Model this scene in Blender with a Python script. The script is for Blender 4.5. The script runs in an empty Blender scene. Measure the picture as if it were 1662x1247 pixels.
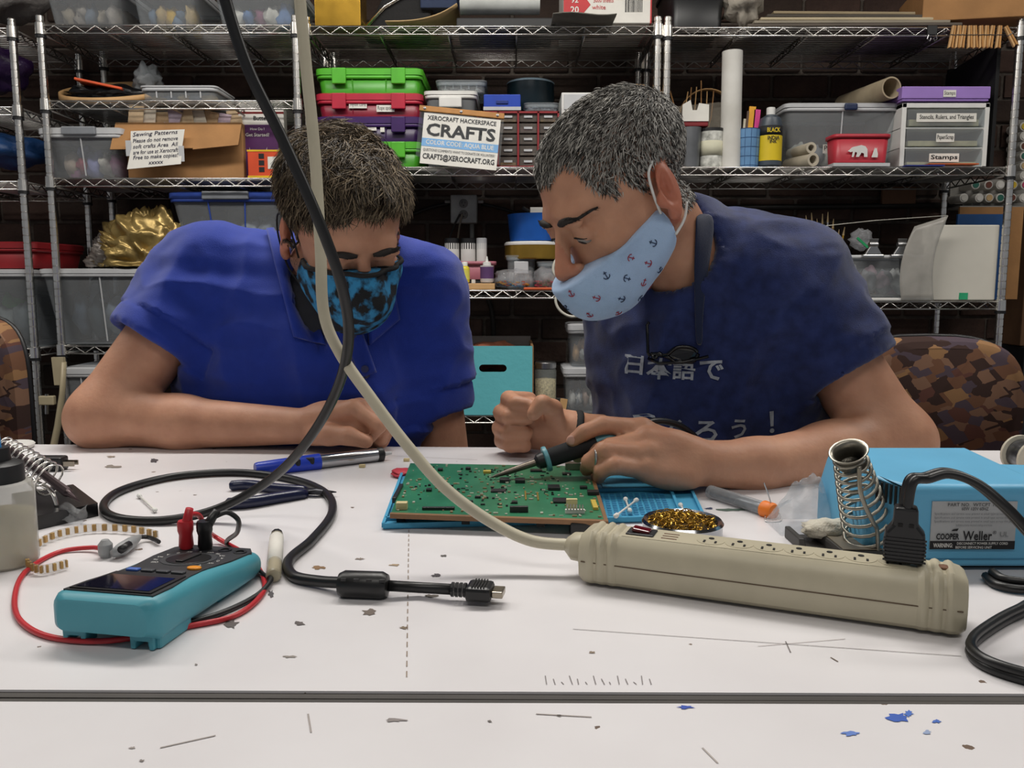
import bpy, math, random
import numpy as np
from mathutils import Vector, Matrix, noise
from mathutils.bvhtree import BVHTree
random.seed(7)
S = bpy.context.scene
COL = S.collection
# ------------------------------------------------------------ camera, light, exposure
TZ = 0.75                      # height of the table top
CAM = Vector((0.0, 0.0, TZ + 0.24)); PITCH = math.radians(7.1); FPX = 1345.0
cd = bpy.data.cameras.new('camera'); cd.sensor_fit = 'HORIZONTAL'; cd.sensor_width = 36.0
cd.lens = 36.0 * FPX / 1662.0; cd.clip_start = 0.02; cd.clip_end = 50
cam = bpy.data.objects.new('camera', cd); COL.objects.link(cam)
cam.location = CAM; cam.rotation_euler = (math.pi / 2 - PITCH, 0, 0); S.camera = cam
S.view_settings.view_transform = 'Standard'; S.view_settings.look = 'None'
S.view_settings.exposure = 0.22; S.view_settings.gamma = 1.0; S.view_settings.use_curve_mapping = False
w = bpy.data.worlds.new('world'); S.world = w; w.use_nodes = True
w.node_tree.nodes['Background'].inputs[0].default_value = (0.92, 0.95, 1.0, 1)
w.node_tree.nodes['Background'].inputs[1].default_value = 0.17
def area(name, loc, rot, sx, sy, power, col=(1, .95, .88)):
    l = bpy.data.lights.new(name, 'AREA'); l.shape = 'RECTANGLE'; l.size = sx; l.size_y = sy; l.energy = power; l.color = col
    o = bpy.data.objects.new(name, l); COL.objects.link(o); o.location = loc; o.rotation_euler = rot
    return o
area('ceiling_lamp_over_table', (-0.2, 1.62, 2.68), (0, 0, 0), 1.5, .3, 34, (1, .96, .9))
area('ceiling_lamp_right', (1.75, 1.55, 2.68), (0, 0, 0), 1.3, .3, 19, (1, .96, .9))
area('ceiling_lamp_left', (-1.85, 1.5, 2.68), (0, 0, 0), 1.3, .3, 17, (1, .96, .9))
area('ceiling_lamp_behind', (0.1, -0.6, 2.68), (0, 0, 0), 1.8, .3, 13, (1, .96, .9))

# ------------------------------------------------------------ helpers
cp, sp = math.cos(PITCH), math.sin(PITCH)
def ray(px, py):
    u = (px - 831.0) / FPX; v = (623.5 - py) / FPX
    return Vector((u, cp + v * sp, -sp + v * cp))
def at(px, py, Y):              # the point of the vertical plane y = Y seen at a photo pixel
    d = ray(px, py); return CAM + d * (Y / d.y)
def onz(px, py, z=TZ):          # the point of the horizontal plane seen at a photo pixel
    d = ray(px, py); return CAM + d * ((z - CAM.z) / d.z)
def zat(py, Y): return at(831, py, Y).z
def lin(h):
    h = h.lstrip('#'); c = [int(h[i:i + 2], 16) / 255 for i in (0, 2, 4)]
    return tuple(x / 12.92 if x <= .04045 else ((x + .055) / 1.055) ** 2.4 for x in c)
MATS = {}
def M(name, col='#888888', rough=.5, metal=0, var=.12, scale=18, bump=0, bscale=60, clear=0, sub=0, spec=.5, col2=None, tint=None, coat=0):
    """procedural material: colour broken up by noise, optional bump, optional see-through share"""
    if name in MATS: return MATS[name]
    m = bpy.data.materials.new(name); m.use_nodes = True; nt = m.node_tree; N = nt.nodes; L = nt.links
    b = N['Principled BSDF']; c = lin(col)
    tc = N.new('ShaderNodeTexCoord'); nz = N.new('ShaderNodeTexNoise'); nz.inputs['Scale'].default_value = scale; nz.inputs['Detail'].default_value = 4
    L.new(tc.outputs['Object'], nz.inputs['Vector'])
    r = N.new('ShaderNodeValToRGB'); r.color_ramp.elements[0].position = .3; r.color_ramp.elements[1].position = .7
    c2 = lin(col2) if col2 else tuple(min(1, x * (1 + var)) for x in c)
    r.color_ramp.elements[0].color = (*[x * (1 - var) for x in c], 1); r.color_ramp.elements[1].color = (*c2, 1)
    L.new(nz.outputs['Fac'], r.inputs['Fac']); L.new(r.outputs['Color'], b.inputs['Base Color'])
    b.inputs['Roughness'].default_value = rough; b.inputs['Metallic'].default_value = metal
    b.inputs['Specular IOR Level'].default_value = spec
    if coat: b.inputs['Coat Weight'].default_value = coat
    if sub: b.inputs['Subsurface Weight'].default_value = sub; b.inputs['Subsurface Radius'].default_value = (.012, .005, .003); b.inputs['Subsurface Scale'].default_value = .6
    if bump:
        n2 = N.new('ShaderNodeTexNoise'); n2.inputs['Scale'].default_value = bscale; n2.inputs['Detail'].default_value = 6
        L.new(tc.outputs['Object'], n2.inputs['Vector']); bp = N.new('ShaderNodeBump'); bp.inputs['Strength'].default_value = bump; bp.inputs['Distance'].default_value = .01
        L.new(n2.outputs['Fac'], bp.inputs['Height']); L.new(bp.outputs['Normal'], b.inputs['Normal'])
    if clear:
        t = N.new('ShaderNodeBsdfTransparent'); t.inputs[0].default_value = (*lin(tint or '#f4f6f8'), 1); mx = N.new('ShaderNodeMixShader'); mx.inputs[0].default_value = clear
        L.new(b.outputs[0], mx.inputs[1]); L.new(t.outputs[0], mx.inputs[2]); L.new(mx.outputs[0], N['Material Output'].inputs['Surface'])
    MATS[name] = m; return m
ROOT = {}
def tag(o, label=None, cat=None, group=None, kind=None):
    if label: o['label'] = label
    if cat: o['category'] = cat
    if group: o['group'] = group
    if kind: o['kind'] = kind
    return o
def thing(name, label, cat, loc=(0, 0, 0), rz=0, group=None, kind=None):
    o = bpy.data.objects.new(name, None); COL.objects.link(o); o.empty_display_size = .05
    o.location = loc; o.rotation_euler = (0, 0, rz)
    ROOT[o.name] = Matrix.Translation(Vector(loc)) @ Matrix.Rotation(rz, 4, 'Z')
    return tag(o, label, cat, group, kind)
def copy_tree(o, parent=None):
    c = o.copy(); COL.objects.link(c); c.parent = parent
    for ch in o.children: copy_tree(ch, c)
    return c
class MB:
    """collects shapes of one part"""
    def __init__(s): s.v = []; s.f = []; s.mi = []; s.cur = 0
    def add(s, vs, fs):
        o = len(s.v); s.v += [tuple(p) for p in vs]; s.f += [tuple(i + o for i in q) for q in fs]; s.mi += [s.cur] * len(fs); return s
    def bx(s, x0, x1, y0, y1, z0, z1, R=None, tx=0, ty=0):
        """box; tx, ty widen the top"""
        vs = [(x0, y0, z0), (x1, y0, z0), (x1, y1, z0), (x0, y1, z0), (x0 - tx, y0 - ty, z1), (x1 + tx, y0 - ty, z1), (x1 + tx, y1 + ty, z1), (x0 - tx, y1 + ty, z1)]
        if R is not None:
            c = Vector(((x0 + x1) / 2, (y0 + y1) / 2, (z0 + z1) / 2)); vs = [c + R @ (Vector(p) - c) for p in vs]
        return s.add(vs, [(3, 2, 1, 0), (4, 5, 6, 7), (0, 1, 5, 4), (1, 2, 6, 5), (2, 3, 7, 6), (3, 0, 4, 7)])
    def box(s, c, d, R=None):
        return s.bx(c[0] - d[0] / 2, c[0] + d[0] / 2, c[1] - d[1] / 2, c[1] + d[1] / 2, c[2] - d[2] / 2, c[2] + d[2] / 2, R)
    def tube(s, pts, r, n=8, closed=False, cap=True, flat=1.0, up=None):
        P = [Vector(p) for p in pts]; k = len(P); rr = r if isinstance(r, (list, tuple)) else [r] * k
        T = []
        for i in range(k):
            a = P[(i - 1) % k] if (closed or i) else P[i]; b = P[(i + 1) % k] if (closed or i < k - 1) else P[i]
            d = (b - a); T.append(d.normalized() if d.length > 1e-9 else Vector((0, 0, 1)))
        u = up if up is not None else (Vector((0, 0, 1)) if abs(T[0].z) < .9 else Vector((1, 0, 0)))
        vs = []
        for i in range(k):
            u = (u - T[i] * u.dot(T[i]))
            u = u.normalized() if u.length > 1e-6 else T[i].orthogonal().normalized()
            w_ = T[i].cross(u)
            for j in range(n):
                a = 2 * math.pi * j / n; vs.append(P[i] + (w_ * math.cos(a) + u * math.sin(a) * flat) * rr[i])
        fs = []
        for i in range(k if closed else k - 1):
            i2 = (i + 1) % k
            for j in range(n): fs.append((i * n + j, i * n + (j + 1) % n, i2 * n + (j + 1) % n, i2 * n + j))
        if cap and not closed: fs += [tuple(range(n))[::-1], tuple((k - 1) * n + j for j in range(n))]
        return s.add(vs, fs)
    def lathe(s, prof, c=(0, 0, 0), R=None, n=24, sx=1, sy=1):
        c = Vector(c); vs = []
        for r, z in prof:
            for j in range(n):
                a = 2 * math.pi * j / n; p = Vector((r * math.cos(a) * sx, r * math.sin(a) * sy, z)); vs.append(c + (R @ p if R is not None else p))
        k = len(prof)
        fs = [(i * n + j, i * n + (j + 1) % n, (i + 1) * n + (j + 1) % n, (i + 1) * n + j) for i in range(k - 1) for j in range(n)]
        if prof[0][0] > 1e-6: fs.append(tuple(range(n))[::-1])
        if prof[-1][0] > 1e-6: fs.append(tuple((k - 1) * n + j for j in range(n)))
        return s.add(vs, fs)
    def prism(s, poly, t, mat=None):
        """polygon in x-z, thick t along +y, moved by a 4x4"""
        n = len(poly); vs = [Vector((x, 0, z)) for x, z in poly] + [Vector((x, t, z)) for x, z in poly]
        if mat is not None: vs = [mat @ p for p in vs]
        return s.add(vs, [tuple(range(n)), tuple(range(n, 2 * n))[::-1]] + [((i + 1) % n, i, n + i, n + (i + 1) % n) for i in range(n)])
    def grid(s, fn, nu, nv, closed_u=False):
        vs = [fn(i / (nu if closed_u else nu - 1), j / (nv - 1)) for j in range(nv) for i in range(nu)]
        q = nu if closed_u else nu - 1
        return s.add(vs, [(j * nu + i, j * nu + (i + 1) % nu, (j + 1) * nu + (i + 1) % nu, (j + 1) * nu + i) for j in range(nv - 1) for i in range(q)])
    def blob(s, c, d, seed=0, amp=.25, n=10, fr=3.0):
        """a lumpy closed blob"""
        c = Vector(c); d = Vector(d); vs = []; fs = []
        for j in range(n + 1):
            th = math.pi * j / n
            for i in range(2 * n):
                ph = math.pi * i / n; p = Vector((math.sin(th) * math.cos(ph), math.sin(th) * math.sin(ph), math.cos(th)))
                k = 1 + amp * noise.noise(p * fr * .6 + Vector((seed * 7.1, seed * 3.3, 0))) * 1.6
                vs.append(c + Vector((p.x * d.x, p.y * d.y, p.z * d.z)) * k)
        m2 = 2 * n
        for j in range(n):
            for i in range(m2): fs.append((j * m2 + i, (j + 1) * m2 + i, (j + 1) * m2 + (i + 1) % m2, j * m2 + (i + 1) % m2))
        return s.add(vs, fs)
    def build(s, name, mats, parent=None, smooth=False, bevel=0, world=False, solid=0, label=None, cat=None, group=None, kind=None, seg=2, base=True, subd=0):
        me = bpy.data.meshes.new(name); vs = [Vector(p) for p in s.v]; loc = Vector((0, 0, 0))
        if parent is not None:
            ROOTM = ROOT.get(parent.name)
            if world and ROOTM is not None: im = ROOTM.inverted(); vs = [im @ p for p in vs]
        elif base:
            lo = [min(p[i] for p in vs) for i in range(3)]; hi = [max(p[i] for p in vs) for i in range(3)]
            loc = Vector(((lo[0] + hi[0]) / 2, (lo[1] + hi[1]) / 2, lo[2])); vs = [p - loc for p in vs]
        me.from_pydata([tuple(p) for p in vs], [], s.f); me.validate()
        for m in (mats if isinstance(mats, (list, tuple)) else [mats]): me.materials.append(m)
        if len(me.polygons) == len(s.mi): me.polygons.foreach_set('material_index', s.mi)
        if smooth: me.polygons.foreach_set('use_smooth', [True] * len(me.polygons))
        o = bpy.data.objects.new(name, me); COL.objects.link(o); o.location = loc
        if parent is not None:
            o.parent = parent
            if parent.name in ROOT: ROOT[o.name] = ROOT[parent.name]
        if bevel:
            b = o.modifiers.new('bevel', 'BEVEL'); b.width = bevel; b.segments = seg; b.limit_method = 'ANGLE'; b.angle_limit = .6; b.harden_normals = False
        if solid:
            b = o.modifiers.new('solid', 'SOLIDIFY'); b.thickness = solid; b.offset = 0
        if subd:
            b = o.modifiers.new('sub', 'SUBSURF'); b.levels = subd; b.render_levels = subd
        if smooth == 'auto': 
            try: me.set_sharp_from_angle(angle=.6)
            except Exception: pass
        return tag(o, label, cat, group, kind)
def spline(pts, n=8, closed=False):
    """smooth path through points (centripetal-ish Catmull-Rom)"""
    P = [Vector(p) for p in pts]; k = len(P); out = []
    for i in range(k if closed else k - 1):
        p0 = P[(i - 1) % k] if (closed or i) else P[0]; p1 = P[i]; p2 = P[(i + 1) % k]; p3 = P[(i + 2) % k] if (closed or i < k - 2) else P[k - 1]
        a = max(1e-6, (p1 - p0).length ** .5); b = max(1e-6, (p2 - p1).length ** .5); c = max(1e-6, (p3 - p2).length ** .5)
        if a < 1e-3: a = b
        if c < 1e-3: c = b
        m1 = ((p1 - p0) / a - (p2 - p0) / (a + b) + (p2 - p1) / b) * b; m2 = ((p2 - p1) / b - (p3 - p1) / (b + c) + (p3 - p2) / c) * b
        for j in range(n):
            t = j / n; t2 = t * t; t3 = t2 * t; out.append(p1 * (2 * t3 - 3 * t2 + 1) + m1 * (t3 - 2 * t2 + t) + p2 * (3 * t2 - 2 * t3) + m2 * (t3 - t2))
    if not closed: out.append(P[-1])
    return out
def text_mesh(txt, size, spacing=1.0, bold=0.0, shear=0):
    cu = bpy.data.curves.new('t', 'FONT'); cu.body = txt; cu.size = size; cu.align_x = 'CENTER'; cu.align_y = 'CENTER'
    cu.offset = bold * size; cu.space_character = spacing; cu.resolution_u = 2; cu.shear = shear
    o = bpy.data.objects.new('t', cu); COL.objects.link(o); dg = bpy.context.evaluated_depsgraph_get()
    me = bpy.data.meshes.new_from_object(o.evaluated_get(dg)); bpy.data.objects.remove(o); bpy.data.curves.remove(cu)
    return me
def lettering(txt, size, parent, pos, mat, rot=(math.pi / 2, 0, 0), width=None, bold=0.0, spacing=1.0, name='lettering', shear=0, height=None):
    """flat print lying on a surface; pos and rot in the parent's frame"""
    me = text_mesh(txt, size, spacing, bold, shear); me.name = name
    co = np.zeros(len(me.vertices) * 3); me.vertices.foreach_get('co', co); co = co.reshape(-1, 3)
    if len(co):
        co[:, 0] -= (co[:, 0].max() + co[:, 0].min()) / 2; co[:, 1] -= (co[:, 1].max() + co[:, 1].min()) / 2
        if width: co[:, 0] *= width / max(1e-6, np.ptp(co[:, 0]))
        if height: co[:, 1] *= height / max(1e-6, np.ptp(co[:, 1]))
        me.vertices.foreach_set('co', co.ravel())
    me.materials.clear(); me.materials.append(mat); o = bpy.data.objects.new(name, me); COL.objects.link(o)
    o.location = pos; o.rotation_euler = rot; o.parent = parent
    return o
def Rz(a): return Matrix.Rotation(a, 3, 'Z')
def Rx(a): return Matrix.Rotation(a, 3, 'X')
def Ry(a): return Matrix.Rotation(a, 3, 'Y')
def align(d, up=(0, 0, 1)):
    """3x3 whose z axis runs along d"""
    return Vector(d).to_track_quat('Z', 'Y').to_matrix()
# ------------------------------------------------------------ room shell
YF, YB, YW = 2.82, 3.24, 3.34            # shelf fronts, shelf backs, wall
floor_m = M('floor_concrete', '#55504a', .7, bump=.2, scale=4)
MB().bx(-4.8, 4.8, -2.5, YW, -.06, 0).build('floor', floor_m, kind='structure')
MB().bx(-4.8, 4.8, -2.5, YW, 2.9, 2.96).build('ceiling', M('ceiling_paint', '#8f8a82', .9), kind='structure')
mort = M('mortar', '#554d46', .95, bump=.6, bscale=90, var=.3, scale=30)
brick_m = M('brick_dark', '#3e2b24', .9, var=.45, scale=9, bump=.5, bscale=70, col2='#4c382f')
brick_b = M('brick_brown', '#33261f', .9, var=.4, scale=7, bump=.5, bscale=70)
wall = MB().bx(-4.8, 4.8, YW, YW + .2, 0, 2.9).build('wall_back', mort, kind='structure')
ROOT[wall.name] = Matrix.Translation(wall.location)
BW, BH, GAP = .212, .082, .012
bm_ = [MB().bx(-BW / 2, BW / 2, -.012, .02, -BH / 2, BH / 2).build('brick', m, wall, bevel=.004, seg=1) for m in (brick_m, brick_b)]
protos = [o.data for o in bm_]
for o in bm_: bpy.data.objects.remove(o)
windows = [(100, 90, 1540, 140), (640, 295, 880, 470), (1125, 290, 1550, 420), (730, 485, 960, 560), (60, 300, 320, 400), (1500, 490, 1662, 720), (1400, 500, 1560, 560), (760, 560, 960, 610), (60, 500, 130, 620)]
cand = []; rest = MB()
nr = int(2.9 / (BH + GAP)); rng = random.Random(3)
for r in range(nr):
    z = r * (BH + GAP) + BH / 2 + .005
    for c in range(-22, 23):
        x = c * (BW + GAP) + (r % 2) * (BW + GAP) / 2
        if abs(x) > 4.68: continue
        # pixel of the brick's centre, used only to choose which bricks become parts of their own
        d = Vector((x, YW, z)) - CAM; dep = d.y * cp - d.z * sp; px = 831 + FPX * d.x / dep; py = 623.5 - FPX * (d.y * sp + d.z * cp) / dep
        s = min(max(max(a - px, px - b2, 0), max(e - py, py - f2, 0)) for a, e, b2, f2 in windows)
        cand.append((s + (0 if -60 < px < 1720 else 900), x, z))
cand.sort()
for i, (s, x, z) in enumerate(cand):
    dy = rng.uniform(-.004, .004)
    if i < 290:
        o = bpy.data.objects.new('brick', protos[rng.random() < .35]); COL.objects.link(o); o.parent = wall
        o.location = (x, -.1 + dy, z); o.rotation_euler = (rng.uniform(-.02, .02), 0, rng.uniform(-.015, .015))
        b = o.modifiers.new('bevel', 'BEVEL'); b.width = .005; b.segments = 1
    else: rest.bx(x - BW / 2, x + BW / 2, -.112 + dy, -.08, z - BH / 2, z + BH / 2)
rest.build('brick_field', brick_m, wall, kind='stuff')

# ------------------------------------------------------------ wire shelving
chrome = M('chrome_wire', '#e2dfda', .25, 1, var=.15)
dull = M('shelf_wire', '#a5a29e', .35, 1, var=.2)
blackp = M('black_plastic', '#141416', .45, var=.2)
def post_mesh(h):
    prof = [(0.0, 0)]; z = 0
    while z < h - .03:
        prof += [(.0127, z), (.0127, z + .0215), (.0112, z + .0228), (.0112, z + .0245)]; z += .0254
    prof += [(.0127, z), (.0127, h - .004), (.009, h), (0, h)]
    m = MB().lathe(prof, n=12); return m
POST = {}
def unit(label, xl, xr, zs, top, yf=YF, yb=YB, open_right=False):
    t = thing('wire_shelf_unit', label, 'shelf', ((xl + xr) / 2, (yf + yb) / 2, 0)); w2 = (xr - xl) / 2; d2 = (yb - yf) / 2
    first = None
    for sx in (-1, 1):
        for sy in (-1, 1):
            if first is None: first = post_mesh(top).build('post', chrome, t, smooth='auto'); o = first
            else: o = first.copy(); COL.objects.link(o)
            o.location = (sx * w2, sy * d2, 0)
    for z in zs:
        b = MB()
        a = w2 - .012
        for k in range(19): 
            y = -d2 + .02 + (2 * d2 - .04) * k / 18
            b.tube([(-a, y, z - .004), (a, y, z - .004)], .0019, 5)
        nx = 5 if w2 > .5 else 4
        for k in range(1, nx):
            x = -a + 2 * a * k / nx
            b.tube([(x, -d2, z - .009), (x, d2, z - .009)], .003, 5); b.tube([(x, -d2, z - .025), (x, d2, z - .025)], .003, 5)
            zz = [(x, -d2 + 2 * d2 * j / 12, z - (.009 if j % 2 else .025)) for j in range(13)]; b.tube(zz, .002, 4)
        s = b.build('wire_shelf', dull, t, smooth=True)
        for nm, m, pts in (('front_truss', chrome, ((-a, -d2), (a, -d2))), ('rear_truss', dull, ((-a, d2), (a, d2))), ('side_truss', dull, ((-w2, -d2 + .012), (-w2, d2 - .012))), ('side_truss', dull, ((w2, -d2 + .012), (w2, d2 - .012)))):
            (x0, y0), (x1, y1) = pts; L_ = math.hypot(x1 - x0, y1 - y0); n = max(4, int(L_ / .032)) // 2 * 2
            b = MB()
            b.tube([(x0, y0, z - .002), (x1, y1, z - .002)], .0032, 6); b.tube([(x0, y0, z - .027), (x1, y1, z - .027)], .0032, 6)
            b.tube([(x0 + (x1 - x0) * j / n, y0 + (y1 - y0) * j / n, z - (.003 if j % 2 else .026)) for j in range(n + 1)], .0024, 5)
            b.build(nm, m, s, smooth=True)
        for sx in (-1, 1):
            for sy in (-1, 1):
                MB().lathe([(.0132, z - .034), (.0175, z - .032), (.0162, z + .004), (.0135, z + .006)], (sx * w2, sy * d2, 0), n=14).build('shelf_collar', chrome, s, smooth='auto')
                MB().lathe([(.0132, z - .042), (.0172, z - .042), (.0172, z - .034), (.0132, z - .034)], (sx * w2, sy * d2, 0), n=12).build('split_sleeve', blackp, s)
    return t
def xat(px, py, Y=YF): return at(px, py, Y).x
ZT = zat(42, YF); ZM = zat(271, YF); ZL = zat(471, YF); ZB = zat(674, YF)          # centre unit shelves
ZRL = zat(489, YF); ZL2 = zat(163, YF); ZL3 = zat(289, YF); ZL4 = zat(561, YF); ZLT = zat(40, YF)
top = ZT + .03
unit('chrome wire shelving unit with colored lidded bins and hackerspace sign', xat(497, 40), xat(1068, 40), [ZB, ZL, ZM, ZT], top)
unit('chrome wire shelving unit with ink bottle and purple box', xat(1084, 40), xat(1657, 40), [.25, ZRL, ZM, ZT - .004], top)
unit('chrome wire shelving unit with sewing patterns box and gold fabric', xat(65, 40), xat(479, 40), [.25, ZL4, ZL3, ZL2, ZLT], ZLT + .03)
unit('chrome wire shelving unit cut off by left photo edge', xat(18, 40) - 1.22, xat(19, 40), [.25, ZL4 - .01, ZL3 - .01, ZL2 - .02, ZLT - .01], ZLT + .02)
# ------------------------------------------------------------ things on the shelves
clearp = M('clear_plastic', '#d6dadd', .2, clear=.8, var=.05, tint='#eef2f4')
frost = M('frosted_plastic', '#c9cdd0', .35, clear=.78, var=.06, tint='#e8ecf0')
milky = M('milky_lid', '#c9cacc', .35, clear=.15, var=.06)
white = M('white_plastic', '#d9d8d4', .4, var=.05)
paper = M('white_paper', '#dedbd3', .85, var=.06)
ink = M('black_print', '#17171a', .7, var=.1)
kraft = M('kraft_cardboard', '#a3774a', .85, var=.12, scale=12, bump=.1)
wood = M('light_wood', '#c39a68', .6, var=.18, scale=9)
greym = M('grey_plastic', '#7d8085', .4)
darkgrey = M('dark_grey_plastic', '#2f3034', .45)
def C_(name, hexc, rough=.45, **k): return M(name, hexc, rough, **k)
def place(x0, x1, yt, zb, Y):
    h = zat(yt, Y) - zb; zm = zb + h / 2
    # x of the two edges at mid height
    d = CAM.z - zm; dep = Y * cp + d * sp
    a = (x0 - 831) / FPX * dep; b = (x1 - 831) / FPX * dep
    return (a + b) / 2, b - a, h
def tub(label, x0, x1, yt, zb, Y, d, mat=None, lid=None, lidh=.022, taper=.12, latch=None, nl=2, handle=None, contents=(), ribs=2, name='storage_bin', cat='bin', group=None, rz=0, seed=0, fill=.75, nolid=False, clab=None):
    """tapered plastic storage box: body, ribs, lid, latches, and what lies inside as a thing of its own"""
    cx, w, h = place(x0, x1, yt, zb, Y); t = thing(name, label, cat, (cx, Y + d / 2, zb + .002), rz, group)
    mat = mat or frost; lid = lid or milky; hb = h - (0 if nolid else lidh) - .002
    wt = w / 2 - .008; wb = wt * (1 - taper); dt = d / 2 - .008; db = dt * (1 - taper * w / max(d, w))
    b = MB(); n = 6; vs = []
    def ring(hw, hd, z, r=.02):
        out = []
        for (sx, sy, a0) in ((1, 1, 0), (-1, 1, 90), (-1, -1, 180), (1, -1, 270)):
            for k in range(4):
                a = math.radians(a0 + 30 * k); out.append((sx * (hw - r) + r * math.cos(a), sy * (hd - r) + r * math.sin(a), z))
        return out
    r0 = ring(wb, db, 0); r1 = ring(wt, dt, hb); n = len(r0)
    b.add(r0 + r1, [tuple(range(n))[::-1]] + [(i, (i + 1) % n, n + (i + 1) % n, n + i) for i in range(n)])
    body = b.build('body', mat, t, solid=0 if mat in (frost, clearp) else .0025, smooth='auto')
    for k in range(ribs):
        u = -1 + 2 * (k + 1) / (ribs + 1)
        MB().add([(u * wb - .002, -db - .0005, .01), (u * wb + .002, -db - .0005, .01), (u * wt + .002, -dt - .0025, hb - .005), (u * wt - .002, -dt - .0025, hb - .005)], [(0, 1, 2, 3)]).build('rib', lid if mat in (frost, clearp) else mat, t, solid=.003)
    rm = MB(); q0 = ring(wt + .004, dt + .004, hb - .012); q1 = ring(wt + .004, dt + .004, hb)
    rm.add(q0 + q1, [(i, (i + 1) % n, n + (i + 1) % n, n + i) for i in range(n)]); rm.build('rim', lid, t, solid=.003, smooth='auto')
    if not nolid:
        l0 = ring(w / 2, d / 2, hb); l1 = ring(w / 2, d / 2, hb + lidh * .8); l2 = ring(w / 2 - .01, d / 2 - .01, hb + lidh); m = MB()
        m.add(l0 + l1 + l2, [tuple(range(n))[::-1]] + [(j * n + i, j * n + (i + 1) % n, (j + 1) * n + (i + 1) % n, (j + 1) * n + i) for j in (0, 1) for i in range(n)] + [tuple(range(2 * n, 3 * n))])
        m.build('lid', lid, t, smooth='auto')
    if latch:
        for k in range(nl):
            u = (-.55 + 1.1 * k / max(1, nl - 1)) if nl > 1 else 0
            MB().bx(u * w / 2 - w * .065, u * w / 2 + w * .065, -d / 2 - .007, -d / 2 + .004, hb - .03, hb + lidh * .9).build('latch', latch, t, bevel=.003)
    if handle:
        MB().bx(-w * .2, w * .2, -d / 2 - .009, -d / 2 + .006, hb - .004, hb + lidh + .001).build('handle', handle, t, bevel=.004)
    if contents:
        c = MB(); rr = random.Random(seed + 11); mats = [M('stuffing_' + x[1:], x, .8, var=.3, scale=25, bump=.2) for x in contents]
        nb = max(7, len(contents) * 3)
        for k in range(nb):
            c.cur = k % len(mats); u = rr.uniform(-.62, .62) * wb; v = rr.uniform(-.5, .45) * db; zz = rr.uniform(.12, fill * .75) * hb
            if k < 5: u = (-.7 + .35 * k) * wb; v = -.45 * db; zz = hb * fill * .42
            c.blob((0, 0, 0), (wb * rr.uniform(.16, .28), db * rr.uniform(.25, .4), hb * fill * rr.uniform(.22, .4)), seed * 5 + k, .35, 7)
            nv = 8 * 14
            for q in range(len(c.v) - nv, len(c.v)):
                p = c.v[q]; x, y, z2 = p[0] + u, p[1] + v, p[2] + zz
                c.v[q] = (max(-wb * .93, min(wb * .93, x)), max(-db * .9, min(db * .9, y)), max(.004, min(hb * .95, z2)))
        o = c.build('bin_contents', mats, None, smooth=True, base=False, label=clab or ('jumbled supplies inside the ' + label), cat='supplies', kind='stuff')
        o.location = (cx, Y + d / 2, zb + .003); o.rotation_euler.z = rz
    t['_w'] = w; t['_h'] = h
    return t, w, h, d
def sub(o):  # drop helper keys
    pass
def slabel(txt, t, x, z, w, h, d, sz=None, mt=None, ink_=None, rot=0, lines=None, bold=0.0):
    """a paper label on the front of a thing whose front is y = -d"""
    p = MB().bx(x - w / 2, x + w / 2, -d - .0015, -d - .0004, z - h / 2, z + h / 2).build('paper_label', mt or paper, t)
    lines = lines or [txt]; n = len(lines)
    for i, s in enumerate(lines):
        if s: lettering(s, h / n * .8, p, (x, -d - .0021, z + h / 2 - h * (i + .5) / n), ink_ or ink, width=w * .86 if len(s) > 3 else None, bold=bold)
    return p
def carton(label, x0, x1, yt, zb, Y, d, mat, name='box', cat='box', rz=0, bevel=.003, lid=None, lidh=.03, group=None):
    cx, w, h = place(x0, x1, yt, zb, Y); t = thing(name, label, cat, (cx, Y + d / 2, zb + .002), rz, group)
    if lid:
        MB().bx(-w / 2 + .003, w / 2 - .003, -d / 2 + .003, d / 2 - .003, 0, h - lidh).build('body', mat, t, bevel=bevel)
        MB().bx(-w / 2, w / 2, -d / 2, d / 2, h - lidh, h).build('lid', lid, t, bevel=bevel)
    else: MB().bx(-w / 2, w / 2, -d / 2, d / 2, 0, h).build('body', mat, t, bevel=bevel)
    return t, w, h, d
def tin(label, x0, x1, yt, zb, Y, mat, lid, lidh=.02, name='round_tin', cat='tin', band=None):
    cx, w, h = place(x0, x1, yt, zb, Y); r = w / 2; t = thing(name, label, cat, (cx, Y + r, zb + .002))
    MB().lathe([(r * .96, 0), (r * .985, .004), (r * .985, h - lidh)], n=40).build('body', mat, t, smooth='auto')
    MB().lathe([(r * .985, h - lidh), (r, h - lidh), (r, h - .005), (r - .006, h), (0, h)], n=40).build('lid', lid, t, smooth='auto')
    return t, r, h
def bottle(label, x0, x1, yt, zb, Y, body, cap, neck=.55, capr=.5, caph=.2, sh=.72, name='bottle', cat='bottle', band=None, bandz=(.15, .6), group=None, nozzle=False):
    cx, w, h = place(x0, x1, yt, zb, Y); r = w / 2; t = thing(name, label, cat, (cx, Y + r, zb + .002), 0, group); hc = h * (1 - caph)
    MB().lathe([(r * .9, 0), (r, .005), (r, h * sh * (1 - caph * .3)), (r * .85, hc * .93), (r * neck, hc), (r * neck, hc + .003)], n=20).build('body', body, t, smooth='auto')
    if nozzle: MB().lathe([(r * capr, hc), (r * capr, hc + h * caph * .3), (r * .22, hc + h * caph * .4), (r * .1, h)], n=14).build('nozzle_cap', cap, t, smooth='auto')
    else: MB().lathe([(r * capr, hc), (r * capr, h - .002), (r * capr * .9, h), (0, h)], n=18).build('cap', cap, t, smooth='auto')
    if band: MB().lathe([(r * 1.012, h * bandz[0]), (r * 1.012, h * bandz[1])], n=20).build('label_band', band, t, smooth='auto')
    return t, r, h
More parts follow.
